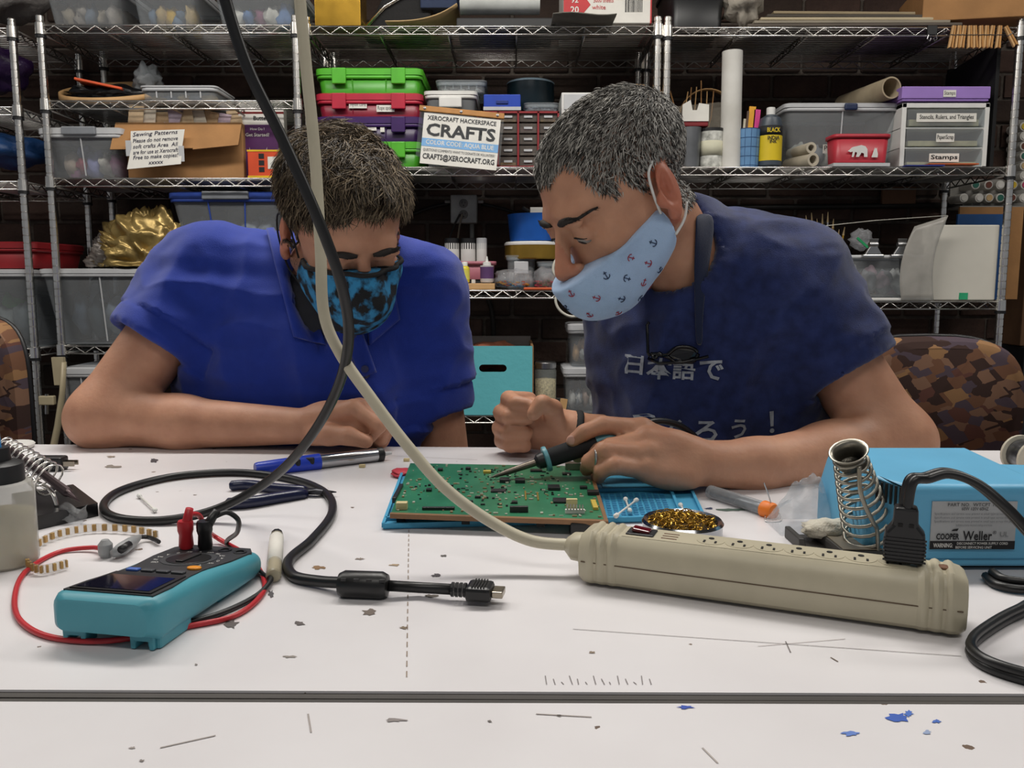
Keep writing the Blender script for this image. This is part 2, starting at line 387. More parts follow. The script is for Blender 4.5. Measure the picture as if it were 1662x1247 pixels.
def roll(label, a, b, r, mat, inner=None, wall=.004, name='cardboard_tube', cat='tube', group=None, n=24):
    """an open tube from a to b"""
    a = Vector(a); b = Vector(b); L_ = (b - a).length; R = align(b - a)
    m = MB().lathe([(r - wall, .0), (r, .0), (r, L_), (r - wall, L_), (r - wall, 0)], a, R, n)
    return m.build(name, mat, None, smooth='auto', label=label, cat=cat, group=group)
gold = M('gold_foil', '#c39a3c', .25, .9, var=.2)
silver = M('brushed_steel', '#b8b8b8', .3, 1, var=.15)
navy = M('navy_plastic', '#1d2a4a', .4); blue = M('blue_plastic', '#1d48b8', .4); red = M('red_plastic', '#b02830', .4)

# --- top shelves
for i, (a, b, cc, lab) in enumerate(((66, 192, ('#8a7d6b', '#9a8f84', '#58616e'), 'clear shoe box of beige scraps, leftmost on top shelf'), (207, 318, ('#5a6c80', '#b59a68', '#c09a30'), 'clear shoe box holding a blue and a tan cardboard pack'), (340, 482, ('#c8c2b8', '#5a7aa8', '#7c4560'), 'clear shoe box of white and maroon packs behind the black cord'))):
    t, w, h, d = tub(lab, a, b, -32, ZLT, YF + .01, .3, mat=clearp, lid=milky, contents=cc, seed=i, taper=.14, ribs=0, name='shoe_box', cat='bin', fill=.95, clab=('beige and grey scraps', 'tan and blue packs', 'white and maroon packs')[i] + ' inside a clear shoe box')
carton('glossy gold box on top shelf', 510, 585, -30, ZT, YF + .01, .12, gold, name='gold_box')
# black case with chrome frame, manila folder, blue box
t = thing('folding_case', 'black soft case with thin silver rods leaning on top shelf', 'case', at(630, 40, YF + .12)); t.location.z = ZT + .004; ROOT[t.name] = Matrix.Translation(t.location)
MB().prism([(-.09, 0), (.13, 0), (.16, .12), (.02, .15), (-.02, .12)], .12).build('shell', M('black_fabric', '#121214', .8, bump=.2), t, bevel=.01)
for k in (0, 1): MB().tube([(-.085, -.012 + .015 * k, .015), (-.01, -.012 + .015 * k, .09), (.07, -.012 + .015 * k, .135)], .004, 8).build('rod', chrome, t, smooth=True)
m = MB(); m.grid(lambda u, v: (-.115 + .235 * u, .3 * v, .012 + .055 * u ** 3 + .006 * math.sin(v * 5)), 14, 5)
o = m.build('manila_folder', M('manila', '#b09468', .8), None, solid=.004, smooth=True, label='manila folder with curled right edge on top shelf', cat='folder'); o.location = (at(683, 40, YF).x, YF + .16, ZT + .012)
carton('dark blue fabric box behind the manila folder', 682, 742, -20, ZT + .085, YF + .1, .12, M('blue_cloth_box', '#20304f', .75, bump=.15), name='blue_box')
roll('thick white paper roll lying on top shelf', at(747, 2, YF + .06), at(876, 2, YF + .06), .042, M('white_roll', '#c9ccc8', .7), name='paper_roll', cat='roll')
MB().bx(at(740, 30, YF).x, at(900, 30, YF).x, YF + .02, YF + .25, ZT + .001, ZT + .032).build('black_binder', blackp, None, bevel=.004, label='flat black binder under the white paper roll', cat='binder')
t, w, h, d = carton('white and red copy paper carton on top shelf', 915, 1058, -70, ZT + .012, YF + .02, .28, paper, name='paper_carton', cat='carton')
MB().prism([(-w / 2, .02), (-w / 2 + .055, .02), (-w / 2 + .088, .058), (-w / 2 + .055, .1), (-w / 2, .1)], .0008, Matrix.Translation((0, -d / 2 - .001, 0))).build('red_arrow', M('red_print', '#c03438', .6), t)
MB().bx(w / 2 - .004, w / 2 + .0006, -d / 2 - .001, d / 2, .0, .16).build('red_edge', M('red_print'), t)
lettering('20', .028, t, (-w / 2 + .036, -d / 2 - .0024, .042), paper, bold=.02); lettering('92', .024, t, (-w / 2 + .036, -d / 2 - .0024, .072), paper, bold=.02)
lettering('5000 sheets', .02, t, (-w / 2 + .13, -d / 2 - .0015, .072), M('red_print'), width=.065); lettering('white', .02, t, (-w / 2 + .115, -d / 2 - .0015, .05), M('red_print'))
bc = MB()
for k in range(14): bc.bx(w * .2 + k * .0042, w * .2 + k * .0042 + random.Random(k).uniform(.001, .003), -d / 2 - .0012, -d / 2 - .0003, .035, .09)
bc.build('barcode', ink, t)
m = MB(); m.grid(lambda u, v: (-.1 + .2 * u, -.03 + .28 * v, .004 + .004 * math.sin(u * 6 + v * 3)), 8, 5)
o = m.build('grey_cloth_sheet', M('grey_cloth', '#6a675f', .9, bump=.2), None, solid=.003, smooth=True, label='grey sheet sticking out beneath the paper carton', cat='sheet'); o.location = (at(945, 40, YF).x, YF + .04, ZT + .004)
tub('black lidless plastic bin on top shelf', 1086, 1182, -40, ZT, YF + .03, .3, mat=M('black_bin', '#17181a', .4), lid=M('black_bin'), nolid=True, ribs=0, taper=.08)
# crumpled paper bundle on the tall white tube
m = MB(); m.blob((0, 0, 0), (.072, .07, .085), 5, .3, 14, 5)
p = at(1205, 10, YF + .06); o = m.build('crumpled_paper', M('crumpled_paper', '#a9a194', .85, bump=.4, bscale=25), None, smooth=True, label='crumpled white paper bundle on top shelf beside black bin', cat='paper'); o.location = (p.x, p.y, ZT + .004)
# white tube standing on the middle shelf
pa = at(1185, 268, YF + .035); roll('tall white rolled poster with faint blue print standing upright', (pa.x, pa.y, ZM), (pa.x - .004, pa.y, zat(84, YF + .035)), .0335, M('poster_tube', '#c8c5bd', .7, var=.1, scale=8, col2='#d8d6d0'), name='rolled_poster', cat='poster', wall=.012)
# boards lying on the right top shelf
bl = ['#5a5148', '#8d8474', '#b7a98c', '#4b443c', '#948468']
for i in range(5):
    x0, x1 = (1215 + 10 * i, 1560 - 18 * i); z = ZT + .003 + .011 * i; a = at(x0, 35, YF + .02).x; b = at(x1, 35, YF + .02).x
    MB().bx(a, b, YF + .01 + .006 * i, YF + .36, z, z + .009, R=Rz(.01 * (i - 2))).build('flat_board', M('board_%d' % i, bl[i], .8, scale=6), None, bevel=.002, label=('lowest', 'second lowest', 'middle', 'second highest', 'topmost')[i] + ' board of the flat stack on top right shelf', cat='board', group='flat boards on the top right shelf')
t, w, h, d = carton('brown cardboard box at top right corner', 1520, 1720, -40, ZT + .02, YF - .01, .3, kraft, name='cardboard_box', rz=-.18)
MB().bx(-.06, .05, -d / 2 - .0015, -d / 2 - .0003, .09, .105).build('packing_tape', milky, t)
# clothespins and binder clip hanging on the truss
pin = thing('clothespin', 'wooden clothespin clipped to the top right shelf rail, leftmost of the row', 'clothespin', (0, 0, 0), 0, 'clothespins on the top right rail')
MB().prism([(-.006, .018), (0, .018), (-.001, -.05), (-.008, -.054)], .009).build('jaw', wood, pin, bevel=.001); MB().prism([(.0005, .018), (.006, .018), (.009, -.053), (.002, -.05)], .009).build('jaw', M('pin_wood', '#b8854a', .65), pin, bevel=.001)
MB().tube([(-.007, -.001, -.012), (.007, -.001, -.012), (.008, .01, -.012), (-.007, .01, -.012)], .0013, 5, closed=True).build('spring', silver, pin)
words = ['leftmost', 'second', 'third', 'fourth', 'fifth', 'sixth', 'seventh', 'eighth', 'ninth', 'rightmost']
for i, (px, an) in enumerate(((1547, .12), (1556, .05), (1564, .1), (1574, -.05), (1582, -.1), (1592, -.08), (1601, 0), (1610, .1), (1622, .05), (1636, -.55))):
    c = pin if i == 0 else copy_tree(pin); p = at(px, 60, YF - .012); c.location = (p.x, YF - .014, ZT - .02); c.rotation_euler = (0, an, 0); c['label'] = 'wooden clothespin clipped to the top right shelf rail, %s of the row' % (words[i] + (' from the left' if 0 < i < 9 else ''))
t = thing('binder_clip', 'small black binder clip on the top right shelf rail', 'clip', (at(1512, 55, YF).x, YF - .006, ZT - .03))
MB().prism([(-.016, .03), (.016, .03), (.016, .0), (-.016, .0)], .014).build('clip_body', blackp, t, bevel=.002)
for s in (-1, 1): MB().tube([(s * .012, 0, 0), (s * .016, 0, -.012), (s * .008, 0, -.02), (s * .004, 0, -.01)], .0014, 6).build('wire_arm', silver, t)

# --- left unit, second shelf
p = at(168, 160, YF + .12); t = thing('wooden_hoop', 'large round wooden embroidery hoop leaning on black bags', 'hoop', (p.x, YF + .2, ZL2 + .002))
hp = [(math.cos(a) * .175, math.sin(a) * .15, .06 + .06 * math.sin(a)) for a in [2 * math.pi * k / 48 for k in range(48)]]
m = MB()
for rr, hh in ((1.0, .021),): m.grid(lambda u, v: (hp[int(round(u * 48)) % 48][0], hp[int(round(u * 48)) % 48][1], hp[int(round(u * 48)) % 48][2] + hh * (v - .2)), 48, 3, True)
m.build('ring', wood, t, solid=.008, smooth=True)
MB().blob((0, .0, .03), (.15, .11, .035), 2, .3, 12, 6).build('black_bag', M('black_bag', '#101012', .25, bump=.6, bscale=20), None, smooth=True, label='shiny black plastic bag inside the wooden hoop', cat='bag').location = (p.x, YF + .19, ZL2 + .003)
MB().bx(-.02, .13, -.05, .1, .055, .063, R=Ry(.18) @ Rz(.2)).build('orange_folder', M('orange_plastic', '#d8562a', .5), None, bevel=.002, label='orange plastic sheet lying inside the wooden hoop', cat='folder').location = (p.x - .0, YF + .13, ZL2 + .05)
MB().blob((0, 0, 0), (.045, .05, .055), 9, .4, 14, 5).build('plastic_bag', M('clear_bag', '#b9bcbe', .2, clear=.45, bump=.8, bscale=30), None, smooth=True, label='crumpled clear plastic bag behind the flat organizer box', cat='bag').location = (at(236, 120, YF + .24).x, YF + .26, ZL2 + .045)
t, w, h, d = tub('flat clear compartment box on left second shelf', 225, 352, 138, ZL2, YF + .01, .2, mat=clearp, lid=milky, lidh=.006, ribs=4, taper=.0, contents=('#b8a27a', '#8d97a6'), seed=4, fill=.8, name='organizer_box', cat='box')
# --- left unit, third shelf
t, w, h, d = tub('clear bin with grey handle and yarn on left third shelf', 61, 200, 206, ZL3, YF + .01, .33, contents=('#b9a48f', '#b04a58', '#8f8fb8', '#d0c7b8', '#b27a95'), seed=5, handle=greym, taper=.16, ribs=1, fill=.85)
t, w, h, d = carton('open cardboard box stuffed with sewing patterns on left shelf', 206, 395, 201, ZL3, YF + .05, .26, kraft, name='cardboard_box', rz=0)
for k, (a, b, z0) in enumerate(((-w / 2 - .03, -.01 * 1, -.05), (w * .12, w / 2, -.055))):
    MB().add([(a if k == 0 else -.0 + w * .12, -d / 2 - .004, h), (b + (.06 if k == 0 else 0), -d / 2 - .004, h), (b + (.06 if k == 0 else .0), -d / 2 - .05, h - .09 + .01 * k), (a, -d / 2 - .055, h - .095)], [(0, 1, 2, 3)]).build('flap', kraft, t, solid=.004)
rr = random.Random(5); pm = [M('pattern_paper_%d' % i, c, .85, bump=.3) for i, c in enumerate(('#c2a988', '#cbbfae', '#a98d6c', '#b6a3b0'))]
for k in range(9):
    x = -w * .42 + w * .1 * k; hh = rr.uniform(.04, .075)
    MB().bx(x - .025, x + .025, -.118 + .007 * k, -.116 + .007 * k, h - .01, h + hh, R=Ry(rr.uniform(-.3, .3)) @ Rx(rr.uniform(-.3, .1))).build('pattern_envelope', pm[k % 4], None, world=False, label='worn paper pattern envelope in the open cardboard box, ' + ('leftmost', 'second from left', 'third from left', 'fourth from left', 'middle one', 'fourth from right', 'third from right', 'second from right', 'rightmost')[k], cat='envelope', group='pattern envelopes in the cardboard box', base=False).location = t.location
nt = thing('handwritten_sign', 'handwritten sewing pattern notice taped to the cardboard box', 'sign', (at(254, 262, YF - .02).x, YF - .03, ZL3 + .04), -.02)
mm = Matrix.Rotation(-.06, 4, 'Y') @ Matrix.Rotation(-.2, 4, 'X')
MB().prism([(-.095, -.01), (.085, -.004), (.09, .05), (.1, .112), (-.08, .118), (-.082, .05)], .001, mm).build('sheet', paper, nt)
scr = M('blue_black_ink', '#23233c', .7)
for i, s in enumerate(('Sewing Patterns', 'Please do not remove', 'soft crafts Area  All', 'are for use at Xerocraft', 'Free to make copies!', 'xxxxx')):
    z = .103 - i * .0195; q = mm @ Vector((.002, -.0012, z)); l = lettering(s, .019, nt, q, scr, rot=(math.pi / 2 - .2, -.06 * 0, 0), width=.15 if i < 5 else .05, shear=.2, bold=.006); l.rotation_euler = (Matrix.Rotation(-.06, 4, 'Y') @ Matrix.Rotation(-.2 + math.pi / 2, 4, 'X')).to_euler()
for s in (-1, 1): MB().box(mm @ Vector((s * .088, -.001, .03 if s > 0 else .06)), (.018, .001, .05)).build('tape', milky, nt)
# magazines and packs beside it
pu = M('purple_print', '#4a1850', .5, var=.2); org = M('orange_red_pack', '#cf4a22', .5, var=.1)
t, w, h, d = carton('white and red pattern pack reading butter', 388, 462, 166, ZL3 + .0, YF + .12, .04, paper, name='pattern_pack', cat='pack'); lettering('Butter', .02, t, (-.0, -d / 2 - .001, h - .055), ink, bold=.02); MB().bx(-w / 2, w / 2, -d / 2 - .0012, -d / 2 - .0002, h - .04, h - .034).build('red_stripe', M('red_print'), t)
for k in range(8): MB().bx(w * .1 + k * .004, w * .1 + k * .004 + .002, -d / 2 - .001, -d / 2 - .0002, h - .02, h - .008).build('barcode_bar', ink, t)
t, w, h, d = carton('purple magazine asking how to get started', 386, 452, 203, ZL3, YF + .075, .02, pu, name='magazine', cat='magazine'); lettering('How Do I', .012, t, (0, -d / 2 - .001, h - .015), paper); lettering('Get Started?', .016, t, (0, -d / 2 - .001, h - .034), paper, bold=.01)
for k in (-1, 1): MB().prism([(k * .02 - .006, .05), (k * .02 + .005, .05), (k * .03 + .001, .11)], .0008, Matrix.Translation((0, -d / 2 - .001, 0))).build('white_print', paper, t)
t, w, h, d = carton('orange red toy pack with yellow edge on left third shelf', 402, 456, 244, ZL3, YF + .02, .04, org, name='toy_pack', cat='pack')
MB().bx(-w / 2 - .001, w / 2 + .001, -d / 2 - .001, d / 2, 0, .008).build('yellow_edge', M('yellow_plastic', '#d8b020', .5), t); MB().bx(-w / 2 - .001, w / 2 + .001, -d / 2 - .001, d / 2, h - .006, h).build('yellow_edge', M('yellow_plastic'), t)
for k in range(3): MB().bx(-.018, .0, -d / 2 - .0012, -d / 2, .02 + .022 * k, .036 + .022 * k).build('black_window', ink, t)
MB().bx(.012, .04, -d / 2 - .0012, -d / 2, .03, .07).build('picture_panel', paper, t)
# --- left unit, lower shelf
t, w, h, d = tub('large clear bin of dark fabric below the gold cloth', 64, 262, 436, ZL4, YF + .01, .36, contents=('#3d4a58', '#2f3a40', '#6d7680', '#425a78', '#1d2a2c'), seed=7, taper=.17, ribs=1, fill=.95, lidh=.016)
zt_ = ZL4 + h + .004
rg = random.Random(3)
gf = M('gold_lame', '#98814e', .32, .6, var=.3, scale=14, bump=.25, bscale=30); sf = M('silver_grey_satin', '#77706a', .4, .3, var=.25, bump=.2)
def drape(cx, w, d, h, seed, fr=9):
    m = MB()
    def fn(u, v):
        x = (u - .5) * w; y = (v - .5) * d; e = max(0, 1 - (2 * u - 1) ** 4) * max(0, 1 - (2 * v - 1) ** 4)
        q = Vector((u * fr * .5, v * fr * .3, seed)); n1 = noise.noise(q); n2 = abs(noise.noise(q * 1.7 + Vector((3, 1, 0)))); n3 = noise.noise(q * 3)
        return (cx + x + .03 * n2, y + .03 * n1, e * h * (.45 + .5 * n1 + .75 * n2 + .12 * n3) + .004)
    m.grid(fn, 56, 34); return m
x1 = at(170, 430, YF).x; x2 = at(215, 420, YF).x
for i, (cx, w_, d_, h_, mt, lb) in enumerate(((at(155, 430, YF).x, .2, .2, .115, sf, 'folded grey satin cloth heaped left of the gold cloth'), (at(222, 420, YF).x, .37, .22, .165, gf, 'crumpled shiny gold lame cloth on the clear bin lid'))):
    m = MB(); nn = 44
    for jj in range(nn + 1):
        th = math.pi * .62 * jj / nn
        for ii in range(2 * nn):
            ph = math.pi * ii / nn; q = Vector((math.sin(th) * math.cos(ph), math.sin(th) * math.sin(ph), math.cos(th))); s1 = q * 1.5 + Vector((i * 4.2, 1.3, .4)); wv = Vector((noise.noise(s1), noise.noise(s1 + Vector((7, 0, 0))), noise.noise(s1 + Vector((0, 9, 0)))))
            rd = 1 - abs(noise.noise(q * 2.3 + wv * 1.4)) * 2; r2 = 1 - abs(noise.noise(q * 5 + wv * 2)) * 2; k = .72 + .3 * rd + .1 * r2 + .25 * wv.x
            m.v.append((q.x * w_ * .5 * k, q.y * d_ * .5 * k, max(.003, (q.z + .25) * h_ * .9 * k)))
    m2 = 2 * nn; m.f = [(a * m2 + b, (a + 1) * m2 + b, (a + 1) * m2 + (b + 1) % m2, a * m2 + (b + 1) % m2) for a in range(nn) for b in range(m2)]; m.mi = [0] * len(m.f)
    o = m.build('crumpled_cloth', mt, None, smooth=True, label=lb, cat='fabric', base=False); o.location = (cx, YF + .12 + .05 * (1 - i), zt_)
t, w, h, d = tub('clear bin with blue lid behind the man in polo', 273, 462, 311, zat(398, YF + .03), YF + .03, .3, lid=M('blue_lid', '#2c49a0', .45), handle=greym, contents=('#7f858c', '#9aa0a6'), seed=8, ribs=2, taper=.16)
MB().bx(at(300, 420, YF).x, at(440, 420, YF).x, YF + .05, YF + .33, ZL4 + .002, zat(399, YF + .03) - .002).build('grey_carton', M('grey_card', '#5c5e60', .8), None, bevel=.004, label='grey carton carrying the blue lidded bin', cat='carton')
t, w, h, d = tub('small clear bin with white cloth behind the elbow', 97, 165, 597, zat(665, YF + .0), YF + .0, .3, contents=('#c9c9c6', '#a9adb0'), seed=9, ribs=1, taper=.12)
MB().bx(at(118, 690, YF).x, at(200, 690, YF).x, YF + .0, YF + .32, .25, zat(665, YF)).build('dark_crate', M('dark_crate', '#1e2024', .6), None, bevel=.006, label='dark crate beneath the small clear bin', cat='crate')
# paper cutter
t = thing('paper_cutter', 'beige guillotine paper cutter standing on end beside the left bins', 'paper cutter', at(82, 725, YF - .1)); ROOT[t.name] = Matrix.Translation(t.location)
beige = M('beige_enamel', '#a89c80', .45, var=.08); q = lambda px, py: at(px, py, YF - .1)
MB().tube([q(104, 588), q(101, 640), q(94, 690), q(84, 740), q(72, 800)], [.012, .015, .017, .018, .018], 8, flat=.5).build('blade_arm', beige, t, world=True, smooth=True)
MB().add([q(85, 580), q(104, 580), q(106, 600), q(101, 625), q(90, 625)], [(0, 1, 2, 3, 4)]).build('handle_end', beige, t, world=True, solid=.015)
MB().box(q(77, 650), (.05, .02, .03)).build('bracket', beige, t, world=True, bevel=.003); MB().tube([q(76, 640), q(76, 672)], .006, 8).build('bolt', silver, t, world=True)
MB().bx(at(60, 780, YF).x, at(108, 780, YF).x, YF - .13, YF - .02, 0, q(80, 740).z).build('board_stand', M('dark_crate'), t, world=True)
# --- far left unit
C1 = at(-40, 300, YF).x
MB().blob((0, 0, 0), (.13, .1, .1), 3, .3, 12).build('grey_fluff', M('grey_batting', '#6f6b68', .95, bump=.5), None, smooth=True, label='grey fluffy batting at the top left corner', cat='batting').location = (at(8, 10, YF + .12).x, YF + .14, ZLT + .05)
MB().blob((0, 0, 0), (.12, .1, .055), 4, .3, 12).build('blue_tarp', M('blue_tarp', '#123a6a', .5, bump=.3), None, smooth=True, label='folded blue tarp on the far left shelf', cat='tarp').location = (at(10, 270, YF + .12).x, YF + .14, ZL3 + .04)
MB().blob((0, 0, 0), (.1, .09, .075), 6, .3, 12).build('purple_bag', M('purple_bag', '#2c1440', .35, bump=.4), None, smooth=True, label='dark purple bag on the far left shelf', cat='bag').location = (at(-5, 140, YF + .12).x, YF + .14, ZL2 + .05)
t, w, h, d = tub('clear bin with bright green cloth at left photo edge', -150, 52, 437, ZL4 - .01, YF + .01, .36, contents=('#5f6668', '#8f9490', '#4bb04a', '#6d7270'), seed=12, ribs=1, taper=.1, lidh=.014)
t2, w, h, d = tub('red lidded bin stacked at the left photo edge', -160, 58, 392, ZL4 - .01 + h + .002, YF + .02, .34, mat=M('red_bin', '#8a1c22', .5), lid=M('red_bin'), ribs=0, taper=.06)
tub('red bin partly hidden behind the left shelf posts', 66, 142, 392, zat(436, YF + .22), YF + .22, .13, mat=M('red_bin'), lid=M('red_bin'), ribs=0, taper=.06) if False else None

# --- centre unit, middle shelf: the stack of coloured bins
gr = M('green_bin', '#4aa428', .35, clear=.12, tint='#9ae060'); grd = M('green_lid', '#57b62e', .4); rb = M('red_bin_clear', '#8c1c34', .35, clear=.12, tint='#d04060'); rl = M('red_lid', '#b8243c', .4); pb = M('purple_bin', '#34184e', .35, clear=.08, tint='#8050b0'); pl = M('purple_lid', '#3c1c5c', .4)
zs = [ZM, zat(229, YF), zat(188, YF), zat(150, YF), zat(109, YF)]
for i, (mt, ld, lb) in enumerate(((gr, grd, 'green lidded bin at bottom of the colored stack'), (pb, pl, 'purple lidded bin in the colored stack'), (rb, rl, 'red lidded bin marked nylon and rope'), (gr, grd, 'green lidded bin on top of the colored stack'))):
    zb = zs[i]; yt = (229, 188, 150, 109)[i]
    t, w, h, d = tub(lb, 511, 686, yt, zb, YF + .03 + .004 * i, .3, mat=mt, lid=ld, lidh=.024, taper=.05, latch=ld, ribs=2, group='colored lidded bins', contents=())
    if i == 2:
        slabel('Nylon', t, -w * .02 - .03, h * .5, .06, .022, d / 2 - .0055, mt=paper, lines=['Nylon cord']); slabel('', t, .055, h * .68, .06, .02, d / 2 - .005, lines=['Rope']); slabel('', t, .055, h * .36, .06, .022, d / 2 - .0055, lines=['Rope spoke'])
    if i == 1:
        slabel('', t, .01, h * .55, .03, .02, d / 2 - .0055, lines=['']); slabel('', t, .045, h * .5, .014, .02, d / 2 - .0055, lines=['']); slabel('', t, .095, h * .6, .012, .009, d / 2 - .0055, lines=[''])
    if i == 0: slabel('', t, .1, h * .62, .03, .008, d / 2 - .0055, mt=M('lime_tag', '#9bd83a', .6), lines=[''])
# sign
sg = thing('clipboard_sign', 'white crafts sign with blue band on a wooden clip strip', 'sign', (at(741, 268, YF - .03).x, YF - .045, ZM - .005), 0)
sg.rotation_euler = (-.1, .095, 0)
W_, H_ = .27, .17
MB().bx(-W_ / 2 + .015, W_ / 2 - .004, 0, .003, 0, H_ - .005).build('sheet', paper, sg); MB().bx(-W_ / 2, W_ / 2 + .006, -.002, -.001, .02, H_ + .002).build('clear_sleeve', M('clear_sleeve', '#dfe6ea', .1, clear=.965, tint='#ffffff'), sg)
MB().bx(-W_ / 2 - .002, W_ / 2 + .006, -.006, .006, H_ - .002, H_ + .016).build('wooden_strip', M('sign_wood', '#b07a3c', .55, var=.2), sg, bevel=.002)
for k in (-1, 0, 1): MB().lathe([(.0045, 0), (.0045, .002), (.002, .003), (0, .003)], (k * W_ * .44, -.006, H_ + .007), Rx(math.pi / 2), 10).build('screw', silver, sg)
MB().bx(-W_ / 2 + .015, W_ / 2 - .004, -.0009, -.0001, .057, .083).build('blue_band', M('aqua_band', '#6ea6d8', .7), sg)
for s, sz, z, wd, mt, bo in (('XEROCRAFT HACKERSPACE', .02, .15, .225, ink, .015), ('CRAFTS', .055, .112, .226, ink, .03), ('COLOR CODE: AQUA BLUE', .02, .07, .222, paper, .012), ('QUESTIONS? COMMENTS? WANT TO DONATE OR VOLUNTEER?', .012, .045, .235, ink, 0), ('CRAFTS@XEROCRAFT.ORG', .024, .023, .235, ink, .02)):
    lettering(s, sz, sg, (.005, -.0013, z), mt, width=wd, bold=bo)
# behind the sign
t, w, h, d = tub('clear box with white front handle behind the sign', 688, 775, 146, ZM + .001, YF + .05, .3, mat=clearp, lid=white, ribs=0, taper=.03, lidh=.014, contents=('#6a6f74', '#50555c'), seed=21)
MB().bx(-.038, .038, -d / 2 - .012, -d / 2 + .003, h - .06, h - .026).build('handle', white, t, bevel=.004)
tub('clear compartment box of beads on the white handled box', 706, 790, 129, ZM + h + .004, YF + .1, .2, mat=clearp, lid=clearp, ribs=5, taper=0, contents=('#a8a49c', '#787674'), seed=22, name='organizer_box', cat='box', lidh=.006)
# red parts cabinet
cx, w, h = place(776, 906, 182, ZM, YF + .03); t = thing('parts_cabinet', 'red framed cabinet of small clear drawers', 'cabinet', (cx, YF + .1, ZM + .002)); rf = M('red_frame', '#8d2026', .5)
MB().bx(-w / 2, w / 2, -.0, .08, 0, h).build('body', M('cabinet_inside', '#2a1416', .8), t)
fr = MB()
for k in range(5): x = -w / 2 + w * k / 4; fr.bx(x - .003, x + .003, -.07, 0, 0, h)
for k in range(2): z = (h - .005) * k; fr.bx(-w / 2 - .003, w / 2 + .003, -.07, 0, z, z + .006)
fr.build('frame', rf, t)
dm = MB().bx(-w / 8 + .004, w / 8 - .004, -.062, -.004, .002, h / 5 - .004); d0 = dm.build('drawer', M('clear_drawer', '#8a8078', .25, clear=.6), t); kn = MB().bx(-.014, .014, -.066, -.06, h / 10 - .004, h / 10 + .003).build('pull', milky, d0)
stf = [M('beads_%d' % i, c, .6, var=.4, scale=90) for i, c in enumerate(('#6a5240', '#8a8478', '#a08030', '#503038'))]
for r in range(5):
    for c in range(4):
        o = d0 if (r, c) == (0, 0) else copy_tree(d0, t); o.location = (-w / 2 + w * (c + .5) / 4, 0, h * r / 5 + .003)
        if (r * 3 + c) % 2: s_ = MB().bx(-w / 8 + .008, w / 8 - .008, -.05, -.008, .004, .004 + .006 + .006 * ((r + c) % 3)).build('small_parts', stf[(r + 2 * c) % 4], o, kind='stuff')
zc = ZM + h + .004
t, w2, h2, d2 = carton('small blue compartment case on the red cabinet', 785, 845, 154, zc, YF + .03, .12, M('blue_case', '#1c40a8', .35), name='blue_case', cat='case')
MB().bx(-.02, .02, -d2 / 2 - .004, -d2 / 2, h2 * .4, h2 * .6).build('latch', M('blue_case_dark', '#142c78', .4), t, bevel=.001); MB().bx(-w2 / 2 - .001, w2 / 2 + .001, -d2 / 2 - .001, d2 / 2 + .001, 0, h2 * .22).build('clear_base', milky, t)
tub('small clear divided box on the red cabinet', 850, 908, 166, zc, YF + .03, .12, mat=clearp, lid=clearp, ribs=3, taper=0, lidh=.004, contents=('#8b8f98',), seed=24, name='organizer_box', cat='box')
MB().lathe([(.03, 0), (.085, .002), (.085, .03)], n=20).build('wooden_riser', M('dark_crate'), None, label='dark puck carrying the black and silver tin', cat='stand').location = (at(862, 165, YF + .2).x, YF + .27, zc)
tin('dark blue round tin with pale lid behind the case', 822, 902, 126, zc + .032, YF + .18, M('teal_tin', '#0e2028', .3), M('pale_blue_lid', '#8fa6b4', .35), .008)
t, w, h, d = carton('white small drawer unit behind right man head', 911, 1000, 151, ZM, YF + .06, .25, white, name='drawer_unit', cat='drawers')
for k in range(4): q = MB().bx(-w / 2 + .008, w / 2 - .008, -d / 2 - .004, -d / 2 + .01, .006 + h * k / 4, h * (k + 1) / 4 - .006).build('drawer', milky, t, bevel=.002); MB().bx(-.012, .012, -d / 2 - .01, -d / 2 - .004, h * (k + .45) / 4, h * (k + .6) / 4).build('pull', white, q)
pa = at(1030, 158, YF + .14); roll('pale cardboard ring above the right man head', (pa.x, pa.y, ZM), (pa.x, pa.y, zat(141, YF + .14)), .042, wood, name='cardboard_ring', cat='tube')

# --- right unit, middle shelf
t = thing('strip_bag', 'clear bag of curled wood strips standing at the right shelf post', 'bag', (at(1130, 268, YF + .12).x, YF + .2, ZM + .002))
rr = random.Random(8)
for k in range(9): 
    x = -.09 + .02 * k; MB().tube([(x * .6, 0, .1), (x, .01 * (k % 3), .2), (x * 1.3 + rr.uniform(-.02, .02), 0, .27 + rr.uniform(0, .06))], .006, 6, flat=.3).build('wood_strip', wood if k % 2 else kraft, t, smooth=True)
m = MB(); m.grid(lambda u, v: (.06 - .1 * math.cos(math.pi * u), .03 + .03 * v, .2 + .1 * math.sin(math.pi * u)), 20, 2); m.build('curled_strip', wood, t, solid=.003, smooth=True)
MB().prism([(-.085, 0), (.1, 0), (.115, .24), (-.1, .22)], .1, Matrix.Translation((0, -.05, 0))).build('bag_skin', M('bag_film', '#b9b0a0', .2, clear=.75, bump=.4), t)
t, w, h, d = carton('small white and red cardboard display box on tin cups', 1107, 1150, 186, zat(206, YF + .06), YF + .06, .06, M('dark_red_card', '#7a1c22', .6), name='display_box'); MB().prism([(-w / 2, h * .4), (w / 2, h * .4), (w / 2, h + .03), (w * .12, h + .035), (w * .05, h + .012), (-w * .12, h + .012), (-w * .2, h + .045), (-w / 2, h + .03)], .002, Matrix.Translation((0, -d / 2 - .003, 0))).build('white_front', paper, t)
MB().bx(at(1107, 230, YF + .06).x, at(1150, 230, YF + .06).x, YF + .09, YF + .16, ZM + .002, zat(206, YF + .06) - .001).build('dark_box', M('dark_crate'), None, bevel=.003, label='dark box under the white and red display box', cat='box')
